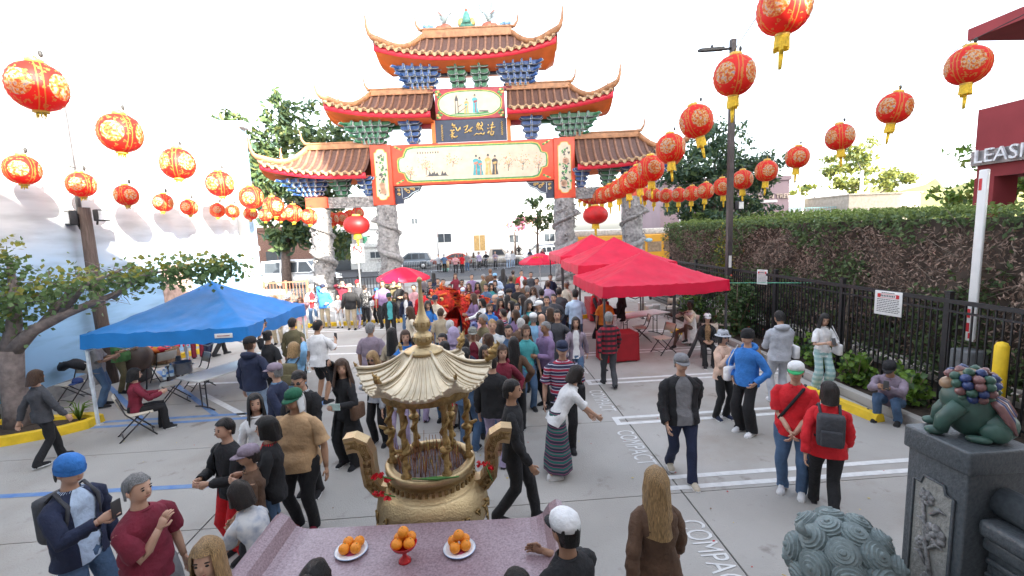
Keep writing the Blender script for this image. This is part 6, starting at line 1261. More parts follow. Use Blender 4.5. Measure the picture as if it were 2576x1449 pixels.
def person(loc,head,H,pose,top,bot,hair,hat=None,where='',skin='l',g='m',build=1.0,extra='',turn=0,group='people at the festival',lab=None,shoe='black',near=True):
    PID[0]+=1; rng=random.Random(PID[0]*13+5); P=dict(POSES[pose]); k=H/1.72
    top_s,top_c=top[0],top[1]; inner=top[2] if len(top)>2 else None; bot_s,bot_c=bot; hs,hcol=hair
    bw=build*(1.0 if g=='m' else .9); n=12 if near else 9
    sit=P.get('sit'); lean=P.get('lean',0); hipz=.9 if not sit else sit+.06
    S0=Vector((0,0,hipz))
    def tz(p,amount=1.0):
        "lean the upper body forward about the hips"
        q=Vector(p)-S0; a=-lean*amount; return S0+Vector((q.x,q.y*cos(a)+q.z*sin(a),-q.y*sin(a)+q.z*cos(a)))
    dz=hipz-.9
    U=lambda x,y,z: tz((x,y,z+dz))
    sh=.17*bw if g=='f' else .192*bw
    # joints
    shR,shL=U(-sh*.95,0,1.325),U(sh*.95,0,1.325)
    def wr(key,s):
        if key in P:
            p=Vector(P[key]); 
            return p
        q=U(s*(HANG[0]*bw if bw>1 else .255),HANG[1],HANG[2]); 
        if lean>.3: q=shR+Vector((0,-.05,-.55)) if s<0 else shL+Vector((0,-.05,-.55))
        return q
    eR,hR=ik(shR,wr('R',-1),.285,.255,P.get('eR',(-.6,.8,-.3))); eL,hL=ik(shL,wr('L',1),.285,.255,P.get('eL',(.6,.8,-.3)))
    hpR,hpL=Vector((-.09*bw,0,hipz-.02)),Vector((.09*bw,0,hipz-.02))
    fR=Vector(P.get('fR',(-.1-.02*rng.random(),.02*rng.random(),0))); fL=Vector(P.get('fL',(.1+.02*rng.random(),-.04*rng.random(),0)))
    kR,aR=ik(hpR,fR+Vector((0,.02,.085)),.42,.41,P.get('hR',(-.12,-1,.1))); kL,aL=ik(hpL,fL+Vector((0,.02,.085)),.42,.41,(.12,-1,.1))
    yw=turn; nod=P.get('nod',0); NK=U(0,.01,1.44); HR_=Matrix.Translation(NK)@Matrix.Rotation(yw,4,'Z')@Matrix.Rotation(nod+lean*.5,4,'X')
    Hh=lambda x,y,z: HR_@Vector((x,y,z))
    root=empty('person',loc,'', 'person',head,group); root.scale=(k,k,k)
    # ---- body: torso, neck and head in one loft, limbs rooted inside it
    long_={'tee':0,'polo':0,'jacket':1,'hoodie':1,'sweater':1,'coat':1,'shirt':1,'long':1,'dress':0,'cardigan':1,'vest':1}[top_s]; q_=.76
    b=MB(); rings=[]
    for z,rx,ry,y in ((.82,.13,.1,0),(.92,.155*bw,.11*bw,.0),(1.05,.135*bw,.1*bw,0),(1.2,.15*bw,.105,0),(1.32,.165*bw,.1,.01),(1.38,.105,.075,.015),(1.43,.062,.062,.015)):
        rings.append([tz((p[0],p[1],p[2]+dz)) for p in ell((0,y,z),rx*(q_ if z<1.4 else 1),ry*(q_ if z<1.4 else 1),n)])
    for z,rx,ry,y in ((.03,.052,.055,.005),(.07,.05,.06,-.005),(.085,.058,.078,-.02),(.11,.066,.088,-.022),(.15,.072,.094,-.018),(.19,.075,.096,-.012),(.235,.07,.09,-.006),(.265,.05,.066,0),(.28,.02,.03,.002)):
        rings.append([Hh(*p) for p in ell((0,y,z),rx,ry,n,p=.95)])
    b.loft(rings,0,True)
    b.add([Hh(*p) for p in ((-.012,-.108,.172),(.012,-.108,.172),(.017,-.108,.128),(-.017,-.108,.128),(0,-.135,.134))],[(0,3,4),(3,2,4),(2,1,4),(0,4,1)],0,True)
    for s in (-1,1):
        b.ball((0,0,0),(.012,.022,.032),6,5,0,T=HR_@Matrix.Translation((s*.076,.0,.15)))
        b.ball((0,0,0),(.014,.008,.008),6,4,1,T=HR_@Matrix.Translation((s*.031,-.1,.168)))
        b.ball((0,0,0),(.02,.008,.0045),6,4,1,T=HR_@Matrix.Translation((s*.032,-.099,.188)))
    b.ball((0,0,0),(.023,.008,.007),6,4,2,T=HR_@Matrix.Translation((0,-.103,.108)))
    def hand(w_,e_,s,curl=.5):
        d=(w_-e_).normalized(); side=Vector((s,0,0)); side=(side-d*side.dot(d)); side=side.normalized() if side.length>.05 else Vector((0,s,0)); nn=d.cross(side).normalized()*(-s)   # nn: palm direction
        pal=side; acr=nn.cross(d)
        acr=d.cross(pal).normalized()
        b.loft([[w_+d*t+acr*(cos(a)*wd)+pal*(sin(a)*th) for a in [2*PI*i/8 for i in range(8)]] for t,wd,th in ((-.02,.024,.018),(.02,.032,.016),(.06,.04,.015),(.09,.037,.012))],0,True)
        for i,L_ in enumerate((.062,.075,.07,.055)):
            o=acr*(.028-.0185*i); p0=w_+d*.085+o; c1=-pal*curl
            p1=p0+(d+c1*.35).normalized()*L_*.5; p2=p1+(d*.7+c1).normalized()*L_*.35; p3=p2+(d*.3+c1*1.2).normalized()*L_*.25
            b.tube([p0,p1,p2,p3],[.0095,.009,.008,.006],5)
        sg=1 if (Vector((0,-1,0)).dot(acr)>0) else -1
        q0=w_+d*.03+acr*.028*sg; b.tube([q0,q0+(acr*sg*.7+d*.7-pal*.3).normalized()*.035,q0+(acr*sg*.35+d-pal*.5).normalized()*.065],[.012,.011,.008],5)
    for a_,e_,h_,s in ((shR,eR,hR,-1),(shL,eL,hL,1)):
        ar=.043*(bw**.7); b.tube([a_+Vector((-s*.06,0,-.02)),a_,a_.lerp(e_,.5),e_,e_.lerp(h_,.3),e_.lerp(h_,.7),h_],[ar*.8,ar*.8,ar*(.75 if long_ else .85),ar*.8,ar*.83*(1-.12*long_),ar*.66*(1-.1*long_),.026],8)
        hand(h_,e_,s,.25 if ('R' if s<0 else 'L') not in P else .7)
    for h_,k_,a_ in ((hpR,kR,aR),(hpL,kL,aL)):
        b.tube([h_+Vector((0,0,.05)),h_,h_.lerp(k_,.5),k_,k_.lerp(a_,.3),k_.lerp(a_,.7),a_+Vector((0,0,.0)),a_-Vector((0,0,.05))],[x*(.72 if bot_s in ('trousers','jeans','wide') else 1)for x in (.07,.085*bw,.075*bw,.055,.058,.045,.036,.034)],8)
    b.obj('body',[m_skin[skin],m_eye,m_lip],root)
    # ---- clothes
    sd=rng.random()*50
    def wrk(p,amp=.011,f=7): 
        q=Vector(p); w_=noise.noise(Vector((q.x*f+sd,q.y*f,q.z*f*1.2)))*amp+noise.noise(Vector((q.x*16,q.y*16+sd,q.z*11)))*amp*.45
        w_+=amp*.35*sin((q.z*38+q.x*16*(1 if q.x>0 else -1)+6*noise.noise(q*5)))*max(0,noise.noise(q*3.1+Vector((sd,0,0)))+.3)
        c_=Vector((q.x,q.y,0))
        return q+(c_.normalized() if c_.length>1e-4 else Vector((1,0,0)))*w_
    long_={'tee':0,'polo':0,'jacket':1,'hoodie':1,'sweater':1,'coat':1,'shirt':1,'long':1,'dress':0,'cardigan':1,'vest':1}[top_s]
    fat={'hoodie':1.12,'jacket':1.13,'coat':1.14,'sweater':1.08,'cardigan':1.1}.get(top_s,1.04)
    hem={'coat':.52,'dress':.35,'cardigan':.68,'jacket':.80,'hoodie':.82}.get(top_s,.8) if not sit else .86
    def torso(fat,hem,a0,a1,closed,name,m,neck=1.44):
        b=MB(); zs=[hem+(neck-hem)*t for t in ((0,.06,.12,.18,.25,.32,.39,.46,.53,.6,.67,.74,.8,.86,.91,.95,.98,1) if near else (0,.1,.25,.4,.55,.7,.8,.88,.94,1))]; rows=[]; NS=26 if near else 14
        belly=(build-1)*.3
        for z in zs:
            if z>1.3: t=min(1,(z-1.3)/.14); rx=lerp(sh*1.0,.066,t**1.9); ry=lerp(.112,.07,t**1.3)
            elif z>1.0: 
                w_=sin((z-1.0)/.3*PI); rx=(.15 if g=='f' else .168)*bw-(.012 if g=='f' else 0)*(1-abs((z-1.1)/.2)); ry=(.112+.02*(g=='f')*max(0,1-abs(z-1.25)/.08)+belly*.12*max(0,1-abs(z-1.08)/.2))
                rx=lerp(rx,sh*1.0,max(0,(z-1.15)/.15)) if z>1.15 else rx
            else: f=(1.0-z); rx=.168*bw+f*(.16 if hem<.6 else .05); ry=.122*bw+f*(.14 if hem<.6 else .05)+belly*.12
            ff=lerp(fat,1.0,max(0,min(1,(z-1.3)/.12))); rx*=ff; ry*=ff*(bw**.5)
            rows.append([wrk(U(*p),.007 if z>1.33 else .024) for p in ell((0,.008,z),rx,ry,NS,a0=a0,a1=a1,closed=closed,p=.88)])
        b.loft(rows,0,True,False,closed)
        return b
    def sleeves(b,fat,l,mi=0):
        for a_,e_,h_,s in ((shR,eR,hR,-1),(shL,eL,hL,1)):
            if l: 
                pts=[a_+Vector((-s*.095,0,.04)),a_+Vector((-s*.035,0,.022)),a_.lerp(e_,.08),a_.lerp(e_,.25),a_.lerp(e_,.4),a_.lerp(e_,.55),a_.lerp(e_,.7),a_.lerp(e_,.85),e_,e_.lerp(h_,.12),e_.lerp(h_,.27),e_.lerp(h_,.42),e_.lerp(h_,.57),e_.lerp(h_,.72),e_.lerp(h_,.84),e_.lerp(h_,.94)]; r_=[.036,.052,.06,.061,.06,.058,.056,.055,.057,.055,.054,.051,.05,.049,.048,.041]
            else:
                pts=[a_+Vector((-s*.095,0,.04)),a_+Vector((-s*.035,0,.022)),a_.lerp(e_,.12),a_.lerp(e_,.45),a_.lerp(e_,.65),a_.lerp(e_,.85)]; r_=[.036,.052,.063,.067,.072,.076]
            pts=[p+Vector((rng.gauss(0,.004),rng.gauss(0,.004),rng.gauss(0,.003))) for p in pts]
            r_=[x*fat*(bw**.6)*(1+.07*rng.gauss(0,1)) for x in r_]; b.tube(pts,r_,9,mi,caps=False)
    if top_s in ('jacket','coat','cardigan') and inner:
        gap=.42; b=torso(1.03,.8 if not sit else .86,0,2*PI,True,'shirt',None); b.obj('shirt',cloth(inner),root)
        b=torso(fat,hem,-PI/2+gap,3*PI/2-gap,False,'jacket',None); sleeves(b,fat,1); b.obj(top_s,cloth(top_c),root)
    elif top_s=='vest':
        b=torso(1.02,hem,0,2*PI,True,'shirt',None); sleeves(b,1,1); b.obj('shirt',cloth(inner or 'white'),root); b=torso(1.1,.84,-PI/2+.4,3*PI/2-.4,False,'vest',None); b.obj('vest',cloth(top_c),root)
    else:
        b=torso(fat,hem,0,2*PI,True,top_s,None); sleeves(b,fat,long_)
        if top_s in ('tee','sweater','long','hoodie'): b.tube([U(*p) for p in ell((0,.005,1.425),.073,.076,12)]+[U(.073,.005,1.425)],.011,5)
        if top_s in ('polo','shirt'):
            b.loft([[U(*p) for p in ell((0,.005,z),r_,r_*1.05,12,a0=-PI/2+.3,a1=3*PI/2-.3,closed=False)] for z,r_ in ((1.41,.085),(1.45,.073),(1.42,.09))],0,True,False,False)
        b.obj({'tee':'t_shirt','polo':'polo_shirt','long':'long_sleeve_top'}.get(top_s,top_s),cloth(top_c),root)
    if top_s=='hoodie' and hs!='hood':
        b=MB(); b.tube([U(cos(a)*.1,.045+sin(a)*.075,1.43+.01*sin(a)) for a in [-.6+i*(PI+1.2)/9 for i in range(10)]],[.02,.035,.045,.055,.06,.06,.055,.045,.035,.02],7); b.obj('hood',cloth(top_c),root)
    # trousers, shorts, skirts
    if bot_s in ('trousers','jeans','wide','shorts'):
        b=MB(); w_={'trousers':1.0,'jeans':1.0,'wide':1.35,'shorts':1.15}[bot_s]
        if sit: b.loft([[wrk(p,.006) for p in ell((0,.02,z),rx*bw,ry*bw,14,p=.9)] for z,rx,ry in ((hipz-.09,.15,.13),(hipz,.165,.145),(hipz+.06,.145,.12),(hipz+.1,.12,.09))],0,True)
        else: b.loft([[wrk(p,.006) for p in ell((0,.0,z),rx*bw,ry*bw,14,p=.9)] for z,rx,ry in ((.76,.1,.09),(.8,.166,.116),(.87,.172,.122),(.92,.155,.108),(.98,.12,.085))],0,True)
        for h_,k_,a_ in ((hpR,kR,aR),(hpL,kL,aL)):
            pts=[h_+Vector((0,0,.06)),h_,h_.lerp(k_,.35),h_.lerp(k_,.7),k_]; r_=[.088*bw,.1*bw,.09*bw,.08,.072*(1+.5*(w_-1))]
            if bot_s!='shorts': pts+=[k_.lerp(a_,.25),k_.lerp(a_,.5),k_.lerp(a_,.75),a_-Vector((0,0,.0)),a_-Vector((0,0,.045))]; r_+=[.07*w_,.066*w_,.064*w_,.066*w_,.07*w_]
            r_=[x*(1+.05*rng.gauss(0,1)) for x in r_]; pts=[p+Vector((rng.gauss(0,.004),rng.gauss(0,.004),0)) for p in pts]
            b.tube(pts,r_,10,0,caps=False)
        b.obj({'jeans':'jeans','shorts':'shorts'}.get(bot_s,'trousers'),cloth(bot_c),root)
    elif bot_s in ('skirt','longskirt'):
        b=MB(); zb=.12 if bot_s=='longskirt' else .5
        b.loft([[wrk((p[0]*(1+.06*sin(i*2.2)*t),p[1]*(1+.06*sin(i*2.2)*t),p[2]),.012) for i,p in enumerate(ell((0,0,lerp(1.02,zb,t)),lerp(.15,.27,t**.8)*bw,lerp(.11,.23,t**.8)*bw,18))] for t in (0,.1,.22,.36,.5,.66,.82,1)],0,True,False); b.obj('skirt',cloth(bot_c),root)
    for f_,s in ((fR,-1),(fL,1)):
        b=MB(); x=Vector((f_.x,f_.y+.02,f_.z)); o=.012*s
        b.loft([[(x.x+o*t+px*w_,x.y+.06-t*.24,x.z+pz*h_+.002) for px,pz in ((-1,0),(-1.02,.35),(-.85,.75),(-.35,1),(.35,1),(.85,.75),(1.02,.35),(1,0))] for t,w_,h_ in ((0,.026,.07),(.08,.034,.1),(.3,.036,.1),(.5,.041,.075),(.75,.046,.055),(.93,.036,.042),(1.0,.018,.03))],0,True)
        b.loft([[(x.x+o*t+px*w_,x.y+.062-t*.246,x.z+pz) for px,pz in ((-1,.0),(-1,.016),(1,.016),(1,.0))] for t,w_ in ((0,.03),(.3,.039),(.6,.046),(.8,.048),(1.0,.024))],1,False)
        b.obj('shoe',[cloth(shoe),cloth('white' if shoe!='black' or rng.random()<.4 else 'dgrey')],root)
    # ---- hair
    def hairgrid(bot,th=.016,name='hair',m=None,r0=(.079,.101,.105),c=(0,-.005,.178),spread=0.0,mb=None,face=None):
        b=mb or MB(); NL=34 if near else 18; rows=[]; NR_=11
        for i in range(NL):
            a=2*PI*i/NL; fr=-sin(a)      # fr=1 at the front (-y)
            zb=bot(fr,a); row=[]
            for j in range(NR_):
                t=j/(NR_-1); e=t*PI/2
                if zb>=c[2]: 
                    zz=c[2]+(r0[2]+th)*cos(e*(1-0)) ; zt=max(zb,zz); q=math.sqrt(max(0,1-((zt-c[2])/(r0[2]+th))**2)); p=(cos(a)*(r0[0]+th)*q,c[1]+sin(a)*(r0[1]+th)*q,zt)
                else:
                    half=6
                    if j<=half: e=j/half*PI/2; p=(cos(a)*(r0[0]+th)*sin(e),c[1]+sin(a)*(r0[1]+th)*sin(e),c[2]+(r0[2]+th)*cos(e))
                    else:
                        u=(j-half)/(NR_-1-half); z=lerp(c[2],zb,u); ex=1+spread*u-(.12*u if c[2]-zb<.2 else 0); p=(cos(a)*(r0[0]+th)*ex,c[1]+sin(a)*(r0[1]+th)*ex+(.02*u if zb<.05 else 0),z)
                q=Vector(p); q*=1; nn=noise.noise(Vector((q.x*22+sd,q.y*22,q.z*6)))*.014+noise.noise(Vector((q.x*60+sd,q.y*60,q.z*9)))*.007; v2=Vector((q.x,q.y,0)); 
                if v2.length>1e-4: q+=v2.normalized()*nn
                row.append(Hh(*q))
            rows.append(row)
        rows.append(rows[0]); b.loft(rows,0,True,False,False); return b
    hm=m_hair.get(hcol)
    if hs=='short': hairgrid(lambda f,a:.232 if f>.55 else (lerp(.15,.232,max(0,(f-.1)/.45)) if f>.1 else (.14 if f>-.35 else .085)),.012).obj('hair',hm,root)
    elif hs=='bob': hairgrid(lambda f,a:.225 if f>.62 else (.06 if f>-.2 else .03),.02,spread=.18).obj('hair',hm,root)
    elif hs=='long': hairgrid(lambda f,a:.235 if f>.68 else (-.17 if f>-.1 else -.24),.018,spread=.3).obj('hair',hm,root)
    elif hs=='wavy': hairgrid(lambda f,a:.232 if f>.7 else (-.1 if f>-.1 else -.17),.034,spread=.5).obj('hair',hm,root)
    elif hs=='bun':
        b=hairgrid(lambda f,a:.232 if f>.5 else (.14 if f>-.3 else .09),.012); b.ball((0,0,0),(.045,.045,.04),9,6,T=HR_@Matrix.Translation((0,.1,.25))); b.obj('hair',hm,root)
    elif hs=='bald': hairgrid(lambda f,a:.283 if f>-.2 and abs(cos(a))<.5 else (.15 if f>-.3 else .09),.004,c=(0,0,.165),r0=(.079,.1,.08)).obj('hair',hm,root) if hcol!='none' else None
    elif hs=='hood':
        b=hairgrid(lambda f,a:.255 if f>.74 else (-.02),.036,spread=.12); b.obj('raised_hood',cloth(top_c),root)
    # ---- hats
    if hat:
        ht,hc=hat[0],hat[1]; b=MB(); HC_=lambda z,rx,ry,y=-.005: [Hh(*p) for p in ell((0,y,z),rx,ry,16)]
        if ht in ('cap','helmet'):
            big=1.0 if ht=='cap' else 1.16
            b.loft([HC_(.19,.093*big,.115*big),HC_(.225,.094*big,.116*big),HC_(.26,.086*big,.105*big),HC_(.285,.06*big,.075*big),HC_(.298,.025,.03),HC_(.3,.004,.004)],0,True)
            if ht=='cap':
                br=[]
                for i in range(9):
                    a=-PI*(.12+.76*i/8); bx=.09*cos(a); by=-.005+.115*sin(a); t=sin(PI*i/8); br.append([Hh(bx,by,.198),Hh(bx*1.08,by-.075*t**.7,.188-.012*t),Hh(bx*1.08,by-.075*t**.7,.182-.012*t),Hh(bx,by,.19)])
                b.loft(br,1,True)
            b.obj('cap' if ht=='cap' else 'helmet',[cloth(hc),cloth(hat[2] if len(hat)>2 else hc)],root)
        elif ht=='beanie':
            b.loft([HC_(.165,.094,.116),HC_(.21,.097,.118),HC_(.26,.09,.11),HC_(.295,.062,.078),HC_(.312,.02,.025)],0,True); b.loft([HC_(.16,.097,.119),HC_(.2,.1,.122)],0,True,False); b.obj('beanie',cloth(hc),root)
        elif ht in ('bucket','straw'):
            w_=1.0 if ht=='bucket' else 1.4
            b.loft([HC_(.19,.135*w_,.16*w_),HC_(.205,.1,.12),HC_(.25,.09,.108),HC_(.29,.08,.095),HC_(.296,.01,.01)],0,True,False); b.obj('hat',cloth(hc),root)
    # ---- things worn or held
    ex=extra.split()
    if 'glasses' in ex:
        b=MB()
        for s in (-1,1): b.ball((0,0,0),(.03,.009,.02),8,5,T=HR_@Matrix.Translation((s*.034,-.109,.168))); b.tube([Hh(s*.06,-.1,.175),Hh(s*.078,.0,.17)],.004,4)
        b.obj('sunglasses',m_ink,root)
    def strap(p,q,w_,m,nm,via):
        b=MB(); b.tube([U(*p),U(*via),U(*q)],w_,5,flat=.5); b.obj(nm,m,root)
    if 'backpack' in ex:
        b=MB(); b.box((0,.19,1.18),(.29,.15,.4),bev=.05,T=Matrix.Translation((0,0,dz))); b.box((0,.275,1.1),(.22,.05,.2),bev=.02,T=Matrix.Translation((0,0,dz))); b.obj('backpack',cloth('olive' if 'olivebag' in ex else 'dgrey'),root)
        for s in (-1,1): b=MB(); b.tube([U(s*.1,.14,1.36),U(s*.11,.02,1.45),U(s*.115,-.115,1.34),U(s*.13,-.08,1.15),U(s*.14,.1,1.05)],.018,5,flat=.5); b.obj('strap',cloth('dgrey'),root)
    if 'crossbody' in ex:
        b=MB(); b.tube([U(.1,.1,1.42),U(.09,-.09,1.41),U(-.03,-.145,1.22),U(-.16,-.1,1.0),U(-.19,.02,.93)],.02,5,flat=.4); b.obj('bag_strap',cloth('black'),root)
    if 'shoulderbag' in ex:
        s=1 if 'lbag' in ex else -1; c_='white' if 'whitebag' in ex else ('brown' if 'brownbag' in ex else 'black'); b=MB(); b.box((s*.27,-.03,.95),(.1,.26,.24),bev=.035); b.obj('shoulder_bag',cloth(c_),root); b=MB(); b.tube([U(s*.15,-.02,1.45),U(s*.25,-.08,1.2),(s*.28,-.08,1.05)],.009,5); b.obj('bag_strap',cloth(c_),root)
    if 'bag' in ex:
        b=MB(); q=hR+Vector((0,0,-.12)); b.loft([[q+Vector(v_) for v_ in ((-.02,-.03,0),(.02,-.03,0),(.02,.03,0),(-.02,.03,0))],[q+Vector(v_) for v_ in ((-.06,-.11,-.12),(.06,-.12,-.1),(.07,.1,-.12),(-.05,.11,-.11))],[q+Vector(v_) for v_ in ((-.07,-.12,-.3),(.07,-.12,-.3),(.07,.12,-.3),(-.07,.12,-.3))]],0,True); b.obj('plastic_bag',cloth('white'),root)
    pr=P.get('prop')
    if pr in ('phone','phoneL'):
        hh,ee=(hR,eR) if pr=='phone' else (hL,eL); d=(hh-ee).normalized(); c_=hh+d*.1; b=MB(); b.box((0,0,0),(.075,.012,.15),bev=.004,T=Matrix.Translation(c_+Vector((.02,-.02,.03)))@Matrix.Rotation(-.5 if nod>.2 else 0,4,'X')@(Matrix.Rotation(PI/2,4,'Y') if pose=='photo' else Matrix.Identity(4))); b.obj('phone',m_ink,root)
    if pr=='paper': b=MB(); c_=hL; b.box((c_.x,c_.y-.06,c_.z+.02),(.16,.012,.1),rz=.3); b.obj('paper',cloth('mint'),root)
    if 'towel' in ex:
        b=hairgrid(lambda f,a:.235 if f>.6 else .02,.012,spread=.15); b.obj('towel',cloth('print'),root)
    # label
    nmc={'lgrey':'light grey','dgrey':'charcoal','dgreen':'dark green','sky':'sky blue','lblue':'pale blue','ldenim':'light blue','denim':'blue','vgreen':'green','capgreen':'green','stripes':'striped','rainbow':'dark striped','tartan':'mint plaid','leopard':'leopard print','print':'blue and white print','darkfloral':'black floral','blush':'pale pink','plaid':'red plaid'}
    cn=lambda c: nmc.get(c,c)
    tn={'tee':'t-shirt','polo':'polo shirt','long':'top','dress':'dress'}.get(top_s,top_s)
    if lab: L_=lab
    else:
        L_='person in %s %s'%(cn(top_c),tn)
        if inner and top_s!='vest' and inner!=top_c: L_+=' over %s'%cn(inner)
        if hat: L_+=', %s %s'%(cn(hat[1]),{'straw':'straw hat','bucket':'bucket hat'}.get(hat[0],hat[0]))
        elif hs=='hood': L_+=', hood up'
        elif hs!='bald': L_+=', %s %s hair'%({'bob':'bobbed','bun':'tied'}.get(hs,hs),hcol)
        L_+=', '+where
    if not lab and len(L_.split())>16: L_=re.sub(r', \w+ \w+ hair','',L_)
    if not lab and len(L_.split())>16: L_=L_.replace('person in','in',0).replace(' over '+cn(inner or 'x'),'')
    root['label']=L_
    if len(L_.split())>16: print('LONG',L_)
    return root
def p_(q_,hd,H,pose,top,bot,hair,hat=None,where='',**k): person((q_[0],q_[1],k.pop('z',0)),R(hd),H,pose,top,bot,hair,hat,where,**k)
T_=('trousers','black'); J_=('jeans','denim'); LJ=('jeans','ldenim')
# ---- front and middle of the lot
p_((-2.29,5.35,0),-8,1.76,'stand',('tee','tan'),T_,('short','black'),('cap','capgreen','capgreen'),'towel under cap, standing left of the burner',skin='m',build=1.28,extra='towel',shoe='maroon')
for o_ in list(COL.objects):
    if o_.name=='cap' and o_.parent and o_.parent.name=='person': e_=text("A's",.075,.002,'cap_emblem',m_signw,o_,(0,-.135,1.69),(R(75),0,0))
p_((-2.9,5.68,1.62),12,1.62,'stand',('long','white'),J_,('long','black'),None,'beside the man in tan',g='f',turn=R(15))
p_((-2.35,4.78,1.66),-70,1.66,'hold',('jacket','black','red'),J_,('bob','black'),None,'looking left in front of the woman in white',g='f',turn=R(-10))
p_((-2.51,6.15,1.78),-5,1.78,'phone',('jacket','black','white'),T_,('short','black'),None,'sunglasses, looking at phone behind the man in tan',extra='glasses')
p_((-2.19,6.86,0),-25,1.68,'headarm',('coat','black','black'),('wide','black'),('wavy','brown'),None,'arm on head, brown shoulder bag',g='f',extra='shoulderbag lbag brownbag',turn=R(40))
p_((-4.19,8.27,1.82),165,1.82,'akimbo1',('hoodie','navy'),LJ,('short','brown'),('cap','black'),'seen from behind with hand on hip')
p_((-3.44,8.26,1.68),165,1.68,'headarm',('sweater','sky'),T_,('bob','blond'),None,'olive backpack and raised arm',g='f',extra='backpack olivebag')
p_((-3.55,9.77,0),150,1.8,'phone1',('tee','white'),('shorts','black'),('short','black'),None,'seen from behind holding up a phone',skin='m',build=1.15)
p_((-2.37,9.46,1.75),160,1.75,'stand',('tee','mauve'),T_,('short','grey'),None,'back turned, standing alone behind the burner',build=1.2,skin='m')
p_((-1.87,7.57,1.64),-15,1.64,'phone',('sweater','lgrey','dgrey'),T_,('long','blond'),None,'looking at a camera left of burner roof',g='f',extra='glasses')
p_((-1.48,7.24,1.6),5,1.6,'stand',('long','lgrey'),('trousers','lavender'),('short','black'),None,'half hidden behind the burner roof')
p_((-4.44,10.72,1.72),175,1.72,'stand',('shirt','olive'),T_,('short','dark'),None,'back turned, left of the white shirt man',skin='m')
p_((-3.17,6.87,1.68),-95,1.68,'walk',('jacket','navy','sky'),T_,('short','grey'),('cap','mauve'),'walking left past the hoodie man')
p_((-2.88,4.96,1.6),-30,1.6,'hold',('jacket','black','black'),('trousers','red'),('short','black'),None,'gold cord fastenings, left of the woman in white')
p_((-2.4,4.47,1.5),-60,1.5,'clasp',('tee','brown'),('skirt','black'),('short','dark'),('cap','mauve'),'leaning left in front of the jacket woman',g='f',skin='m')
p_((-1.96,3.76,1.5),-120,1.5,'bend',('tee','floral'),J_,('bob','dark'),None,'bending forward near the altar left end',g='f',skin='m')
p_((-2.85,3.66,1.68),75,1.68,'chest',('tee','maroon'),('trousers','grey'),('short','grey'),None,'turning right at the lower left',build=1.1)
p_((-3.62,3.95,1.74),75,1.74,'phone1',('jacket','navy','lblue'),J_,('short','black'),('beanie','blue'),'black backpack, lower left',extra='backpack')
p_((-7.26,7.65,0),160,1.58,'walk',('jacket','dgrey'),T_,('bob','brown'),None,'walking past the yellow tree island',g='f')
p_((-1.82,2.79,1.64),10,1.64,'stand',('tee','mint'),J_,('long','blond'),None,'head only at the bottom edge',g='f')
p_((-1.04,2.48,1.66),175,1.66,'stand',('jacket','black'),T_,('bun','black'),None,'head just showing below the oranges plate')
p_((0.11,2.33,1.62),180,1.62,'stand',('shirt','navy'),T_,('short','black'),None,'head just showing below the altar centre')
p_((0.49,2.66,1.7),-150,1.7,'reach',('tee','black'),J_,('short','black'),('cap','white','black'),'bending at the altar right end',skin='t',lab='person in black t-shirt and white front cap at the right altar end')
p_((1.27,3.26,1.64),175,1.64,'walk',('coat','brown'),J_,('long','blond'),None,'walking away on the COMPACT lettering',g='f')
p_((0.08,6.54,0),160,1.74,'stand',('jacket','black'),('trousers','lavender'),('short','dark'),None,'back turned right of the burner roof')
p_((0.28,5.17,0),80,1.78,'walk',('long','black'),T_,('short','black'),None,'striding right beside the burner handle',skin='m')
p_((0.95,6.16,0),100,1.66,'bend',('tee','white'),('longskirt','rainbow'),('bob','dark'),None,'striped long skirt, bending right of the burner',g='f',shoe='white')
p_((1.18,6.89,0),-5,1.78,'stand',('polo','stripes'),T_,('short','grey'),('cap','navy'),'walking with black bag toward the altar',extra='shoulderbag lbag',build=1.12)
p_((1.93,9.49,0),-10,1.64,'walk',('cardigan','mauve','white'),J_,('long','dark'),None,'walking between crowd and red canopy',g='f')
p_((1.15,10.24,0),175,1.66,'stand',('hoodie','dgreen'),LJ,('long','black'),None,'back turned at the near crowd edge',g='f')
p_((2.58,12.66,1.82),170,1.82,'hold',('shirt','lblue'),J_,('short','black'),None,'back turned left of the red cloth table')
p_((2.7,9.69,0),178,1.68,'walk',('shirt','plaid'),('trousers','dgrey'),('short','grey'),None,'walking away toward the red canopy',skin='t')
p_((2.64,5.89,0),-5,1.76,'walk',('jacket','black','grey'),('trousers','navy'),('short','grey'),('cap','grey'),'walking toward the camera over the stall lines',build=1.18,shoe='beige')
p_((4.2,7.68,0),15,1.62,'chest',('sweater','blush'),T_,('bob','black'),('bucket','lgrey'),'sunglasses, beside the blue hoodie man',g='f',extra='glasses',shoe='navy')
p_((4.28,7.07,0),-65,1.76,'pockets',('hoodie','blue'),('wide','black'),('short','black'),('beanie','black'),'holding a bag beside the pale pink sweater',extra='shoulderbag whitebag',shoe='white')
p_((5.66,8.27,0),172,1.8,'phone',('hoodie','lgrey'),('trousers','lgrey'),('short','black'),None,'grey sweatsuit seen from behind',skin='m',extra='shoulderbag whitebag',shoe='white',group='people at the festival')
p_((6.82,8.63,0),-12,1.64,'phone',('tee','white'),('wide','tartan'),('long','black'),None,'plaid trousers, looking at phone by the planter',g='f',extra='shoulderbag lbag whitebag',turn=R(-10),shoe='white')
p_((3.87,5.33,0),-40,1.74,'clasp',('polo','red'),J_,('short','black'),('cap','white','vgreen'),'black strap across the chest',build=1.15,extra='crossbody',shoe='white')
p_((3.97,4.89,0),150,1.62,'walk',('jacket','red'),T_,('bob','dark'),None,'dark backpack, right of the red polo man',extra='backpack',g='f',build=1.15)
p_((7.02,7.23,0),-55,1.72,'squat',('sweater','mauve'),J_,('short','black'),('cap','black'),'squatting on the kerb with a phone',skin='m')
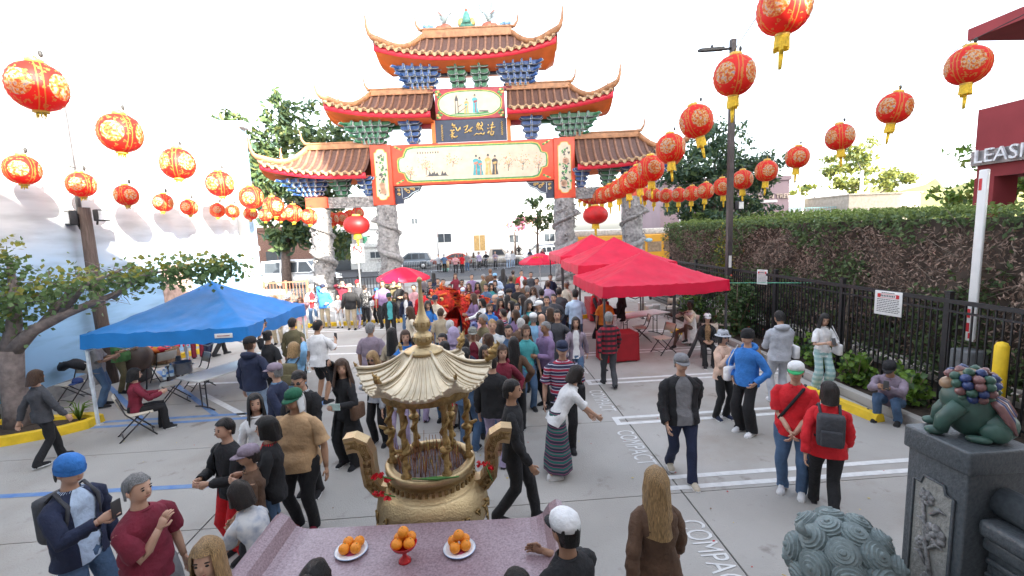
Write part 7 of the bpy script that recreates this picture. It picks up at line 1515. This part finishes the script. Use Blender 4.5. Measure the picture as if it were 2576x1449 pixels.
def seat_at(c,hd,off=.05): return (c[0],c[1])
p_((-6.56,8.65,0),130,1.6,'sitlean',('sweater','maroon'),T_,('bob','black'),None,'seated at the table under the blue canopy',g='f')
p_((-8.53,10.36,0),120,1.7,'hold',('polo','grey'),J_,('short','black'),None,'standing behind the front blue canopy leg',skin='m')
p_((-8.78,11.36,0),90,1.68,'hold',('tee','green'),('trousers','olive'),('short','grey'),None,'beside the drum under the blue canopy',skin='m',build=1.15)
p_((-9.14,14.12,0),20,1.66,'stand',('tee','white'),('shorts','red'),('short','black'),None,'red shorts, beyond the blue canopy',shoe='red')
p_((-8.89,14.43,0),-150,1.75,'stand',('tee','beige'),('trousers','maroon'),('short','black'),None,'maroon trousers, beyond the blue canopy')
p_((-8.66,14.47,0),160,1.72,'stand',('shirt','lblue'),('trousers','navy'),('short','dark'),None,'navy trousers, beyond the blue canopy')
p_((-8.3,14.53,0),150,1.7,'walk',('jacket','black','red'),T_,('short','black'),None,'walking beyond the blue canopy')
p_((-10.27,10.02,-0),45,1.68,'sit',('jacket','navy','red'),('trousers','olive'),('short','dark'),('cap','black'),'seated at the left edge behind the tree')
p_((-4.46,9.52,1.68),170,1.68,'photo1',('tee','black'),T_,('bun','black'),None,'arm raised with phone beside the blue canopy',g='f',skin='m')
p_((5.97,12.76,0),-60,1.68,'sitface',('sweater','cream'),('longskirt','white'),('bun','black'),None,'seated with sunglasses under the red canopy',g='f',skin='d',extra='glasses')
p_((5.6,11,-0),-20,1.62,'sit',('jacket','black','leopard'),T_,('bob','black'),('cap','white'),'seated by the planter under the red canopy',g='f',extra='glasses')
p_((3.99,13.01,0),-110,1.7,'hold',('jacket','black'),('trousers','white'),('long','black'),None,'standing at the red cloth table',g='f')
p_((3.59,13.59,0),60,1.64,'hold',('jacket','maroon'),('trousers','navy'),('short','black'),('beanie','red'),'sorting goods at the red cloth table',g='f')
p_((3.52,14.25,0),75,1.66,'hold',('vest','red','dgrey'),T_,('short','black'),None,'behind the long red cloth table')
p_((3.45,12.81,1.6),180,1.6,'stand',('tee','orange'),T_,('short','black'),None,'standing under the middle red canopy')
# ---- row of spectators along the left kerb
p_((-6.83,18.58,1.72),8,1.72,'hold',('jacket','lgrey','red'),J_,('short','black'),('cap','white'),'left end of the kerb row',near=False)
p_((-6.62,18.58,0),2,1.62,'pockets',('jacket','navy','white'),('wide','white'),('bob','black'),None,'white trousers on the kerb row',g='f')
p_((-6.28,18.26,0),12,1.74,'facehand',('jacket','blue'),('trousers','khaki'),('short','black'),('cap','navy'),'khaki trousers on the kerb row')
p_((-5.72,18.2,0),4,1.32,'clasp',('tee','white'),('trousers','white'),('short','black'),None,'child with clasped hands on the kerb row')
p_((-5.96,19.71,1.74),10,1.74,'photo',('jacket','maroon'),T_,('short','black'),None,'holding up a phone by the left outer pillar')
p_((-5.09,17.66,1.76),5,1.76,'stand',('sweater','black'),('trousers','khaki'),('short','dark'),('straw','beige'),'behind the blond child',build=1.15)
p_((-4.69,18.28,1.64),-5,1.64,'stand',('jacket','black'),T_,('bun','black'),None,'in front of the black railing',g='f',near=False)
p_((-4.93,17.78,0),170,1.22,'stand',('sweater','sky'),('trousers','lavender'),('wavy','blond'),None,'small child in the kerb row',g='f')
p_((-4.68,18.25,0),165,1.64,'hold',('tee','darkfloral'),('trousers','grey'),('bun','dark'),None,'grey trousers next to the blond child',g='f',extra='shoulderbag whitebag')
p_((-3.85,17.66,1.84),5,1.84,'stand',('tee','purple'),T_,('short','dark'),None,'tall, under the left umbrella edge',near=False,skin='m')
p_((-4.3,18.55,0),-25,1.46,'stand',('tee','red'),T_,('short','black'),('cap','blue'),'child in the kerb row',shoe='white')
p_((-3.16,15.37,1.62),10,1.62,'stand',('jacket','black','teal'),T_,('short','dark'),('beanie','dgreen'),'right of the child in red',skin='t')
p_((-3.42,18.74,1.66),20,1.66,'hold',('long','black'),T_,('bob','black'),None,'under the left umbrella',g='f',near=False)
p_((-2.55,16.84,1.72),-20,1.72,'walk',('shirt','pink'),('trousers','beige'),('short','dark'),None,'walking behind the gourd spire',near=False)
p_((-2.65,15.65,1.6),0,1.6,'stand',('jacket','navy','white'),J_,('long','brown'),None,'between umbrella pole and gourd spire',g='f',near=False)
p_((-2.12,15.74,1.66),-5,1.66,'stand',('hoodie','red'),T_,('short','black'),('cap','black'),'behind the gourd spire tip',near=False)
p_((-5.37,19.84,1.7),0,1.7,'stand',('tee','dgrey'),J_,('short','black'),('cap','red'),'behind the straw hat',near=False)
p_((-3.66,18.93,1.7),0,1.7,'photo',('hoodie','olive'),T_,('short','black'),None,'photographing under the left umbrella',near=False)
p_((-9.96,20.99,1.7),5,1.7,'stand',('tee','white'),J_,('short','black'),None,'by the white wall end',near=False)
p_((-7.02,15.73,1.66),10,1.66,'stand',('jacket','beige','white'),('trousers','khaki'),('bob','blond'),None,'sunlit, in front of the brown railing',g='f',near=False)
p_((-6.53,15.56,1.7),-5,1.7,'stand',('tee','cream'),('trousers','white'),('short','brown'),('cap','white'),'sunlit in front of the brown railing',near=False)
p_((-5.99,15.23,1.64),5,1.64,'photo',('long','pink'),('trousers','beige'),('long','auburn'),None,'sunlit at the right end of the brown railing',g='f',near=False)
# ---- crowd round the lion dance
def cr(x,y,hd,H,pose,top,bot,hair,hat,where,**k): pass
N_=dict(near=False)
p_((-2.14,18.46,1.68),10,1.68,'hold',('hoodie','darkfloral'),T_,('bun','black'),None,'left end of the far crowd row',g='f',**N_)
p_((-1.88,19.12,1.7),0,1.7,'stand',('jacket','dgrey'),T_,('short','black'),None,'behind the black floral hoodie',**N_)
p_((-1.59,18.26,1.74),5,1.74,'stand',('tee','black'),J_,('short','dark'),None,'tall man in the far crowd row',**N_)
p_((-1.64,17.27,1.6),0,1.6,'stand',('vest','red','white'),T_,('bob','black'),None,'second row of the far crowd',g='f',**N_)
p_((-1.27,17.34,1.62),-10,1.62,'stand',('tee','navy'),T_,('bun','black'),None,'behind the lion dance head',g='f',**N_)
p_((-0.84,17.96,1.72),-5,1.72,'stand',('tee','maroon'),T_,('short','dark'),None,'sunglasses in the far crowd row',extra='glasses',skin='m',**N_)
p_((-0.73,16.16,1.6),0,1.6,'stand',('hoodie','pink'),J_,('short','brown'),('cap','white','sky'),'just behind the lion dance costume',**N_)
p_((-0.54,17.14,1.64),-12,1.64,'chest',('jacket','maroon','black'),T_,('long','brown'),None,'hand raised in the far crowd',g='f',**N_)
p_((-0.22,17.46,1.62),-5,1.62,'stand',('tee','brown'),T_,('wavy','black'),None,'smiling right of the lion dance',g='f',**N_)
p_((-0.51,20.74,1.66),5,1.66,'stand',('jacket','purple'),T_,('short','black'),None,'rear of the far crowd, above the lion dance',**N_)
p_((0.37,22.48,1.72),170,1.72,'stand',('jacket','brown'),T_,('short','auburn'),None,'rear of crowd left of the blue cap',**N_)
p_((0.51,19.27,1.78),175,1.78,'stand',('tee','lblue'),J_,('short','brown'),('cap','sky'),'back turned at the rear of the crowd',build=1.15,**N_)
p_((0.98,22.13,1.74),175,1.74,'stand',('coat','dgrey'),T_,('long','black'),None,'back turned at the rear of the crowd',g='f',**N_)
p_((1.42,21.44,1.7),175,1.7,'stand',('jacket','olive'),T_,('short','dark'),None,'back turned, rear right of the crowd',**N_)
p_((1.8,21.23,1.7),5,1.7,'stand',('jacket','red','white'),T_,('short','black'),None,'rear right of the crowd under the umbrella',**N_)
p_((2.13,20.18,1.7),0,1.7,'stand',('jacket','dgrey'),T_,('short','dark'),None,'rear of the crowd left of umbrella pole',**N_)
p_((2.78,18.67,1.7),-5,1.7,'stand',('jacket','navy'),J_,('short','black'),None,'rear of the crowd right of umbrella pole',**N_)
p_((0.46,17.86,1.64),-10,1.64,'stand',('cardigan','grey','black'),T_,('bob','black'),None,'below the sky blue cap',g='f',**N_)
p_((1.15,15.34,1.76),-10,1.76,'stand',('tee','black'),T_,('short','black'),None,'right of the cycling helmet',**N_)
p_((0.79,14.09,1.74),-15,1.74,'stand',('jacket','olive'),T_,('short','black'),('helmet','black'),'in the middle of the crowd',**N_)
p_((0.53,13.91,1.7),-20,1.7,'stand',('tee','beige'),T_,('short','black'),('cap','white'),'left of the cycling helmet',**N_)
p_((0.32,13.1,1.72),-60,1.72,'stand',('sweater','navy'),('trousers','grey'),('bald','grey'),None,'older man facing the lion dance',build=1.1,**N_)
p_((0.01,13.1,1.62),-70,1.62,'reach',('long','white'),T_,('bob','black'),None,'leaning toward the lion dance',g='f',**N_)
p_((-0.21,14.7,1.66),-20,1.66,'stand',('jacket','black','white'),T_,('short','black'),('cap','maroon'),'right of the lion dance costume',**N_)
p_((-0.13,11.2,1.55),175,1.55,'stand',('tee','pink'),J_,('short','black'),None,'back turned, near the camo cap')
p_((1.63,14.86,1.66),-20,1.66,'stand',('shirt','white'),T_,('wavy','brown'),None,'sunglasses in the right crowd',g='f',extra='glasses',**N_)
p_((1.06,12.59,1.72),-60,1.72,'stand',('vest','black','sky'),T_,('wavy','dark'),None,'sky blue sleeves in the right crowd')
p_((1.39,11.51,1.72),-70,1.72,'stand',('tee','black'),T_,('short','grey'),('cap','white'),'facing left in the right crowd')
p_((1.8,14.03,1.7),175,1.7,'stand',('tee','dgrey'),T_,('short','black'),None,'back turned beside the lavender shirt')
p_((2.22,15.6,1.78),175,1.78,'stand',('shirt','lavender'),T_,('short','brown'),None,'back turned below the right umbrella')
p_((2.3,13.75,1.76),175,1.76,'stand',('jacket','dgrey'),J_,('short','dark'),None,'back turned left of the pale blue shirt',skin='m')
p_((0.73,12.19,1.64),-60,1.64,'hold',('cardigan','tan','white'),J_,('long','black'),None,'profile view in the middle crowd',g='f')
p_((0.46,11.32,1.58),-110,1.58,'stand',('tee','stripes'),T_,('short','dark'),None,'curly headed in the middle crowd')
p_((0.77,9.68,1.64),170,1.64,'stand',('jacket','brown'),T_,('short','white'),None,'white haired in the near crowd')
p_((1.08,10.01,1.68),172,1.68,'stand',('tee','sky'),J_,('short','grey'),('cap','white','dgreen'),'back turned beside dark green hoodie')
p_((1.26,9.97,1.66),150,1.66,'stand',('shirt','lavender'),J_,('bald','none'),None,'bald, in the near right crowd',lab='bald person in lavender shirt in the near right part of the crowd')
p_((1.56,10.69,1.66),-100,1.66,'stand',('jacket','black'),T_,('long','brown'),None,'profile in the near right crowd',g='f')
p_((-0.74,9.54,1.7),175,1.7,'stand',('jacket','denim','white'),T_,('short','white'),None,'back turned behind the grey hood')
p_((-0.62,8.8,1.68),165,1.68,'stand',('hoodie','lavender'),J_,('hood','black'),None,'facing the lion dance')
p_((-0.25,8.78,1.68),5,1.68,'stand',('jacket','beige','maroon'),T_,('short','black'),('cap','camo'),'walking toward the burner roof',skin='m')
p_((0.14,8.98,1.78),0,1.78,'hold',('tee','print'),T_,('short','blond'),None,'carrying a plastic bag',build=1.15,extra='bag')
p_((-0.24,9.75,1.6),175,1.6,'stand',('tee','brown'),T_,('bun','blue'),None,'behind the camo cap',g='f')
p_((0.3,9.27,1.7),-170,1.7,'stand',('coat','black'),T_,('long','dark'),None,'behind the printed t-shirt',g='f')
p_((-1.47,13.94,1.68),-10,1.68,'reach',('tee','cream'),('trousers','khaki'),('short','black'),('cap','navy'),'at the tail of the lion costume')
p_((1.48,15.33,0),180,1.66,'stand',('jacket','brown'),T_,('short','grey'),None,'dark boots in the right crowd')
p_((-0.03,7.6,1.6),10,1.6,'stand',('tee','dgrey'),J_,('long','dark'),None,'below the camo cap behind the burner dragon',g='f',skin='m')
p_((-0.34,7.14,0),160,1.7,'stand',('shirt','denim'),J_,('short','black'),None,'back turned right of the burner columns')
p_((-1.29,8.4,0),175,1.66,'stand',('tee','lblue'),('trousers','lavender'),('short','dark'),None,'seen through the burner columns')
p_((-0.74,8.05,0),150,1.6,'stand',('tee','white'),('skirt','red'),('long','black'),None,'red skirt seen through the burner columns',g='f')
# extra rows so that the crowd closes up
mx=[('tee','grey'),('jacket','navy'),('hoodie','maroon'),('tee','olive'),('shirt','denim'),('jacket','brown'),('tee','teal'),('sweater','purple'),('coat','dgrey'),('tee','khaki'),('hoodie','blue'),('shirt','cream')]
hx=[('short','black'),('long','black'),('bob','brown'),('short','grey'),('bun','black'),('short','brown'),('wavy','dark'),('long','brown')]
EX=[((-2.7,21.37,1.7),'behind the black floral hoodie row end'),((-2.44,22.79,1.68),'far crowd rear row, first from the gourd spire'),((-1.29,21.51,1.7),'far crowd rear row above the sunglasses man'),((0.01,20.26,1.68),'far crowd rear row left of the sky blue cap'),((0.09,16.23,1.64),'between wavy hair and the navy sweater'),((1.54,16.81,1.7),'right crowd behind the sunglasses woman'),((1.14,11.51,1.68),'middle right crowd below the white shirt woman'),((0.74,10.88,1.66),'middle crowd above the white haired head'),((2.04,13.17,1.7),'right crowd edge left of pale blue shirt'),((0.69,13.33,1.66),'middle crowd below the cycling helmet'),((0.14,11.68,1.62),'middle crowd below the leaning woman'),((2.92,15.81,1.74),'right rear of the crowd beside the red canopy'),((2.05,17.33,1.7),'rear right crowd below the umbrella'),((1.12,18.28,1.68),'rear crowd left of the tall dark man'),((0.46,12.87,1.62),'middle crowd behind the navy sweater man'),
 ((0.03,8.33,1.7),'near crowd, beside the printed t-shirt'),((0.46,8.93,1.66),'near crowd between black coat and white hair'),((0.48,7.76,1.7),'near crowd above the burner dragon'),((0.78,8.64,1.64),'near crowd beside the dark green hoodie'),((1.18,8.78,1.7),'near crowd right of the dark green hoodie'),((1.61,9.93,1.72),'right crowd edge below the pale blue shirt'),((-1.12,11.68,1.66),'left of the hood, near the gourd spire'),((-1.59,12.93,1.64),'just behind the gourd spire'),((-1.95,11.94,1.68),'open ground left of the gourd spire'),((-0.8,8.37,1.66),'below the gourd spire, left of the hood'),((-0.39,7.87,1.68),'right below the raised hood'),((0.25,7.11,1.72),'behind the back burner dragon'),((-0.04,9.84,1.66),'between camo cap and printed t-shirt'),((0.86,11.87,1.66),'middle right crowd beside the tan cardigan'),((0.91,10.04,1.7),'middle right crowd above the sky t-shirt'),((0.28,16.56,1.68),'rear middle crowd above the navy sweater'),((-0.32,13.83,1.64),'middle crowd below the maroon cap'),((1.73,12.43,1.7),'right crowd behind the brown haired profile'),((-1.83,8.93,1.7),'open ground behind the lone grey haired man'),((-1.5,8.52,1.64),'left behind the gourd spire base')]
for i,(g_,wh) in enumerate(EX): p_(g_,(-15,170,10,-60)[i%4],1.62+.02*(i%7),('stand','hold','pockets')[i%3],mx[i%12],T_ if i%2 else J_,hx[i%8],None,wh,g='f' if hx[i%8][0] in('long','bob','bun','wavy') else 'm',near=False,skin='lmlt'[i%4])
# ---- across the street
SX=[((-4.1,43.51,0),('tee','lgrey'),T_,None,'first from left behind the street barriers'),((-3.55,43.23,0),('tee','denim'),T_,None,'second behind the street barriers'),((-2.41,41.36,0),('jacket','pink'),T_,None,'third behind the street barriers'),((-1.81,41.47,-0),('tee','red'),T_,None,'fourth behind the street barriers'),((-1.42,43.01,0),('hoodie','grey'),J_,None,'fifth behind the street barriers'),((-0.8,44.07,0),('tee','camo'),T_,None,'sixth behind the street barriers'),((-0.31,44.78,0),('sweater','lavender'),T_,None,'seventh behind the street barriers'),((0.39,44.89,0),('tee','black'),T_,None,'eighth behind the street barriers'),((1.26,43.91,0),('tee','mauve'),T_,None,'ninth behind the street barriers'),((2.54,44.7,0),('shirt','white'),LJ,None,'light jeans, left of a pair across the street'),((2.99,44.96,0),('jacket','lgrey'),LJ,None,'light jeans, right of a pair across the street'),((4.9,46.58,0),('tee','navy'),T_,('helmet','black'),'by the row of parked cars'),((6.11,45.84,0),('tee','maroon'),J_,None,'near the right main pillar'),((5.02,61.8,0),('jacket','black'),T_,None,'walking beside the parked cars')]
for i,(g_,tp_,bt_,ht_,wh) in enumerate(SX): p_(g_,(0,170,20,-30)[i%4],1.66+.02*(i%5),('stand','pockets','hold')[i%3],tp_,bt_,hx[(i*3)%8],ht_,wh,near=False)
for i,(x,y,tp_,wh) in enumerate(((-10.6,49.5,('hoodie','red'),'in front of the corner shop'),(-9.9,48.5,('jacket','brown'),'beside the sign at the corner shop'),(-9.2,48.0,('tee','sky'),'right of the corner shop doorway'))): p_((x,y),10*i,1.7,'stand',tp_,J_,('short','black'),None,wh,near=False)
# ================= LION DANCE
m_fur=mat('lion_fur_red',(.5,.02,.01,1),.8,0,.5,14); m_furo=mat('lion_fur_orange',(.6,.12,.015,1),.75,0,.4,14); m_furb=mat('lion_fur_black',(.015,.01,.01,1),.9); m_lgold=mat('lion_gold',(.6,.4,.12,1),.4,.3)
g_=(-0.94,14.72,0); LD_=empty('lion_dance_costume',(g_[0],g_[1]+.3,0),'red and orange furry lion dance costume in the middle of the crowd','costume',R(-35)); LD_.scale=(1.15,1.15,1.12)
b=MB(); rings=[]
for i in range(10):
    t=i/9; y=-.2+1.7*t; w_=.36+.14*sin(PI*t); h_=1.05+.18*sin(PI*t*1.2)
    rings.append([(cos(a)*w_,y,.35+h_*max(0,sin(a))**.7*.75-.12*(1 if sin(a)<=0 else 0)+.05*noise.noise(Vector((a*2,y*3,0)))) for a in [-.35+j*(PI+.7)/14 for j in range(15)]])
b.loft(rings,0,True,False,False); b.obj('drape',m_fur,LD_)
b=MB(); rng=random.Random(4)
for _ in range(700):
    t=rng.random(); y=-.2+1.7*t; a=rng.uniform(-.2,PI+.2); w_=.38+.14*sin(PI*t); h_=1.05+.18*sin(PI*t*1.2); c=Vector((cos(a)*w_,y,.35+h_*max(0,sin(a))**.7*.77)); d=Vector((cos(a)*.6,rng.gauss(0,.3),-.5+.5*sin(a))).normalized()*.14
    s=Vector((rng.gauss(0,.03),.03,rng.gauss(0,.02))); band=int((t*5)%3); b.add([c-s,c+s,c+d],[(0,1,2)],(0,1,2)[band] if rng.random()<.85 else 1)
b.obj('fur',[m_fur,m_furo,m_furb],LD_,kind='stuff')
b=MB(); b.ball((0,-.5,1.25),(.38,.34,.34),16,10); b.ball((0,-.75,1.0),(.34,.2,.14),12,7); hd_=b.obj('head',m_fur,LD_); b=MB(); b.tube([(0,-.55,1.55),(0,-.6,1.7),(0,-.55,1.78)],[.06,.04,.015],8); b.tube([(-.28,-.7,1.5),(-.17,-.8,1.46),(-.05,-.76,1.45)],.03,6); b.tube([(.28,-.7,1.5),(.17,-.8,1.46),(.05,-.76,1.45)],.03,6); b.tube([(-.3,-.7,1.15),(0,-.86,1.12),(.3,-.7,1.15)],.04,6); b.obj('head_trim',m_furo,hd_)
for s in (-1,1):
    b=MB(); b.ball((s*.17,-.8,1.35),(.06,.05,.06),10,7); b.obj('eye',m_lgold,hd_); b=MB(); b.ball((s*.17,-.845,1.35),(.035,.015,.035),8,5); b.obj('pupil',m_ink,hd_)
    b=MB(); b.tube([(s*.33,-.5,1.45),(s*.5,-.45,1.55),(s*.55,-.5,1.42)],[.07,.06,.02],8,flat=.4); b.obj('ear',m_fur,hd_)
    for y in (-.35,1.25): b=MB(); b.tube([(s*.14,y,0),(s*.14,y,.25),(s*.15,y+.04,.7)],[.1,.11,.12],9); b.ball((s*.14,y-.08,.05),(.08,.15,.06),8,5); b.obj('leg',m_fur if y<0 else m_furo,LD_)
b=MB(); b.ball((0,-.8,.92),(.3,.17,.05),12,6); b.obj('jaw',m_lgold,hd_)
b=MB(); rng=random.Random(14)
for _ in range(600):
    a=rng.random()*2*PI; e=rng.uniform(-.6,1.4); c=Vector((cos(a)*cos(e)*.38,-.45+sin(a)*cos(e)*.34,1.25+sin(e)*.34)); d=Vector((cos(a),sin(a)*.4+.4,.2+rng.gauss(0,.4))).normalized()*.13; s=Vector((.025,.0,.02))
    if c.y<-.62: continue
    b.add([c-s,c+s,c+d],[(0,1,2)],rng.choice((0,1,1,2)))
b.obj('mane',[m_fur,m_furo,m_furb],hd_,kind='stuff')
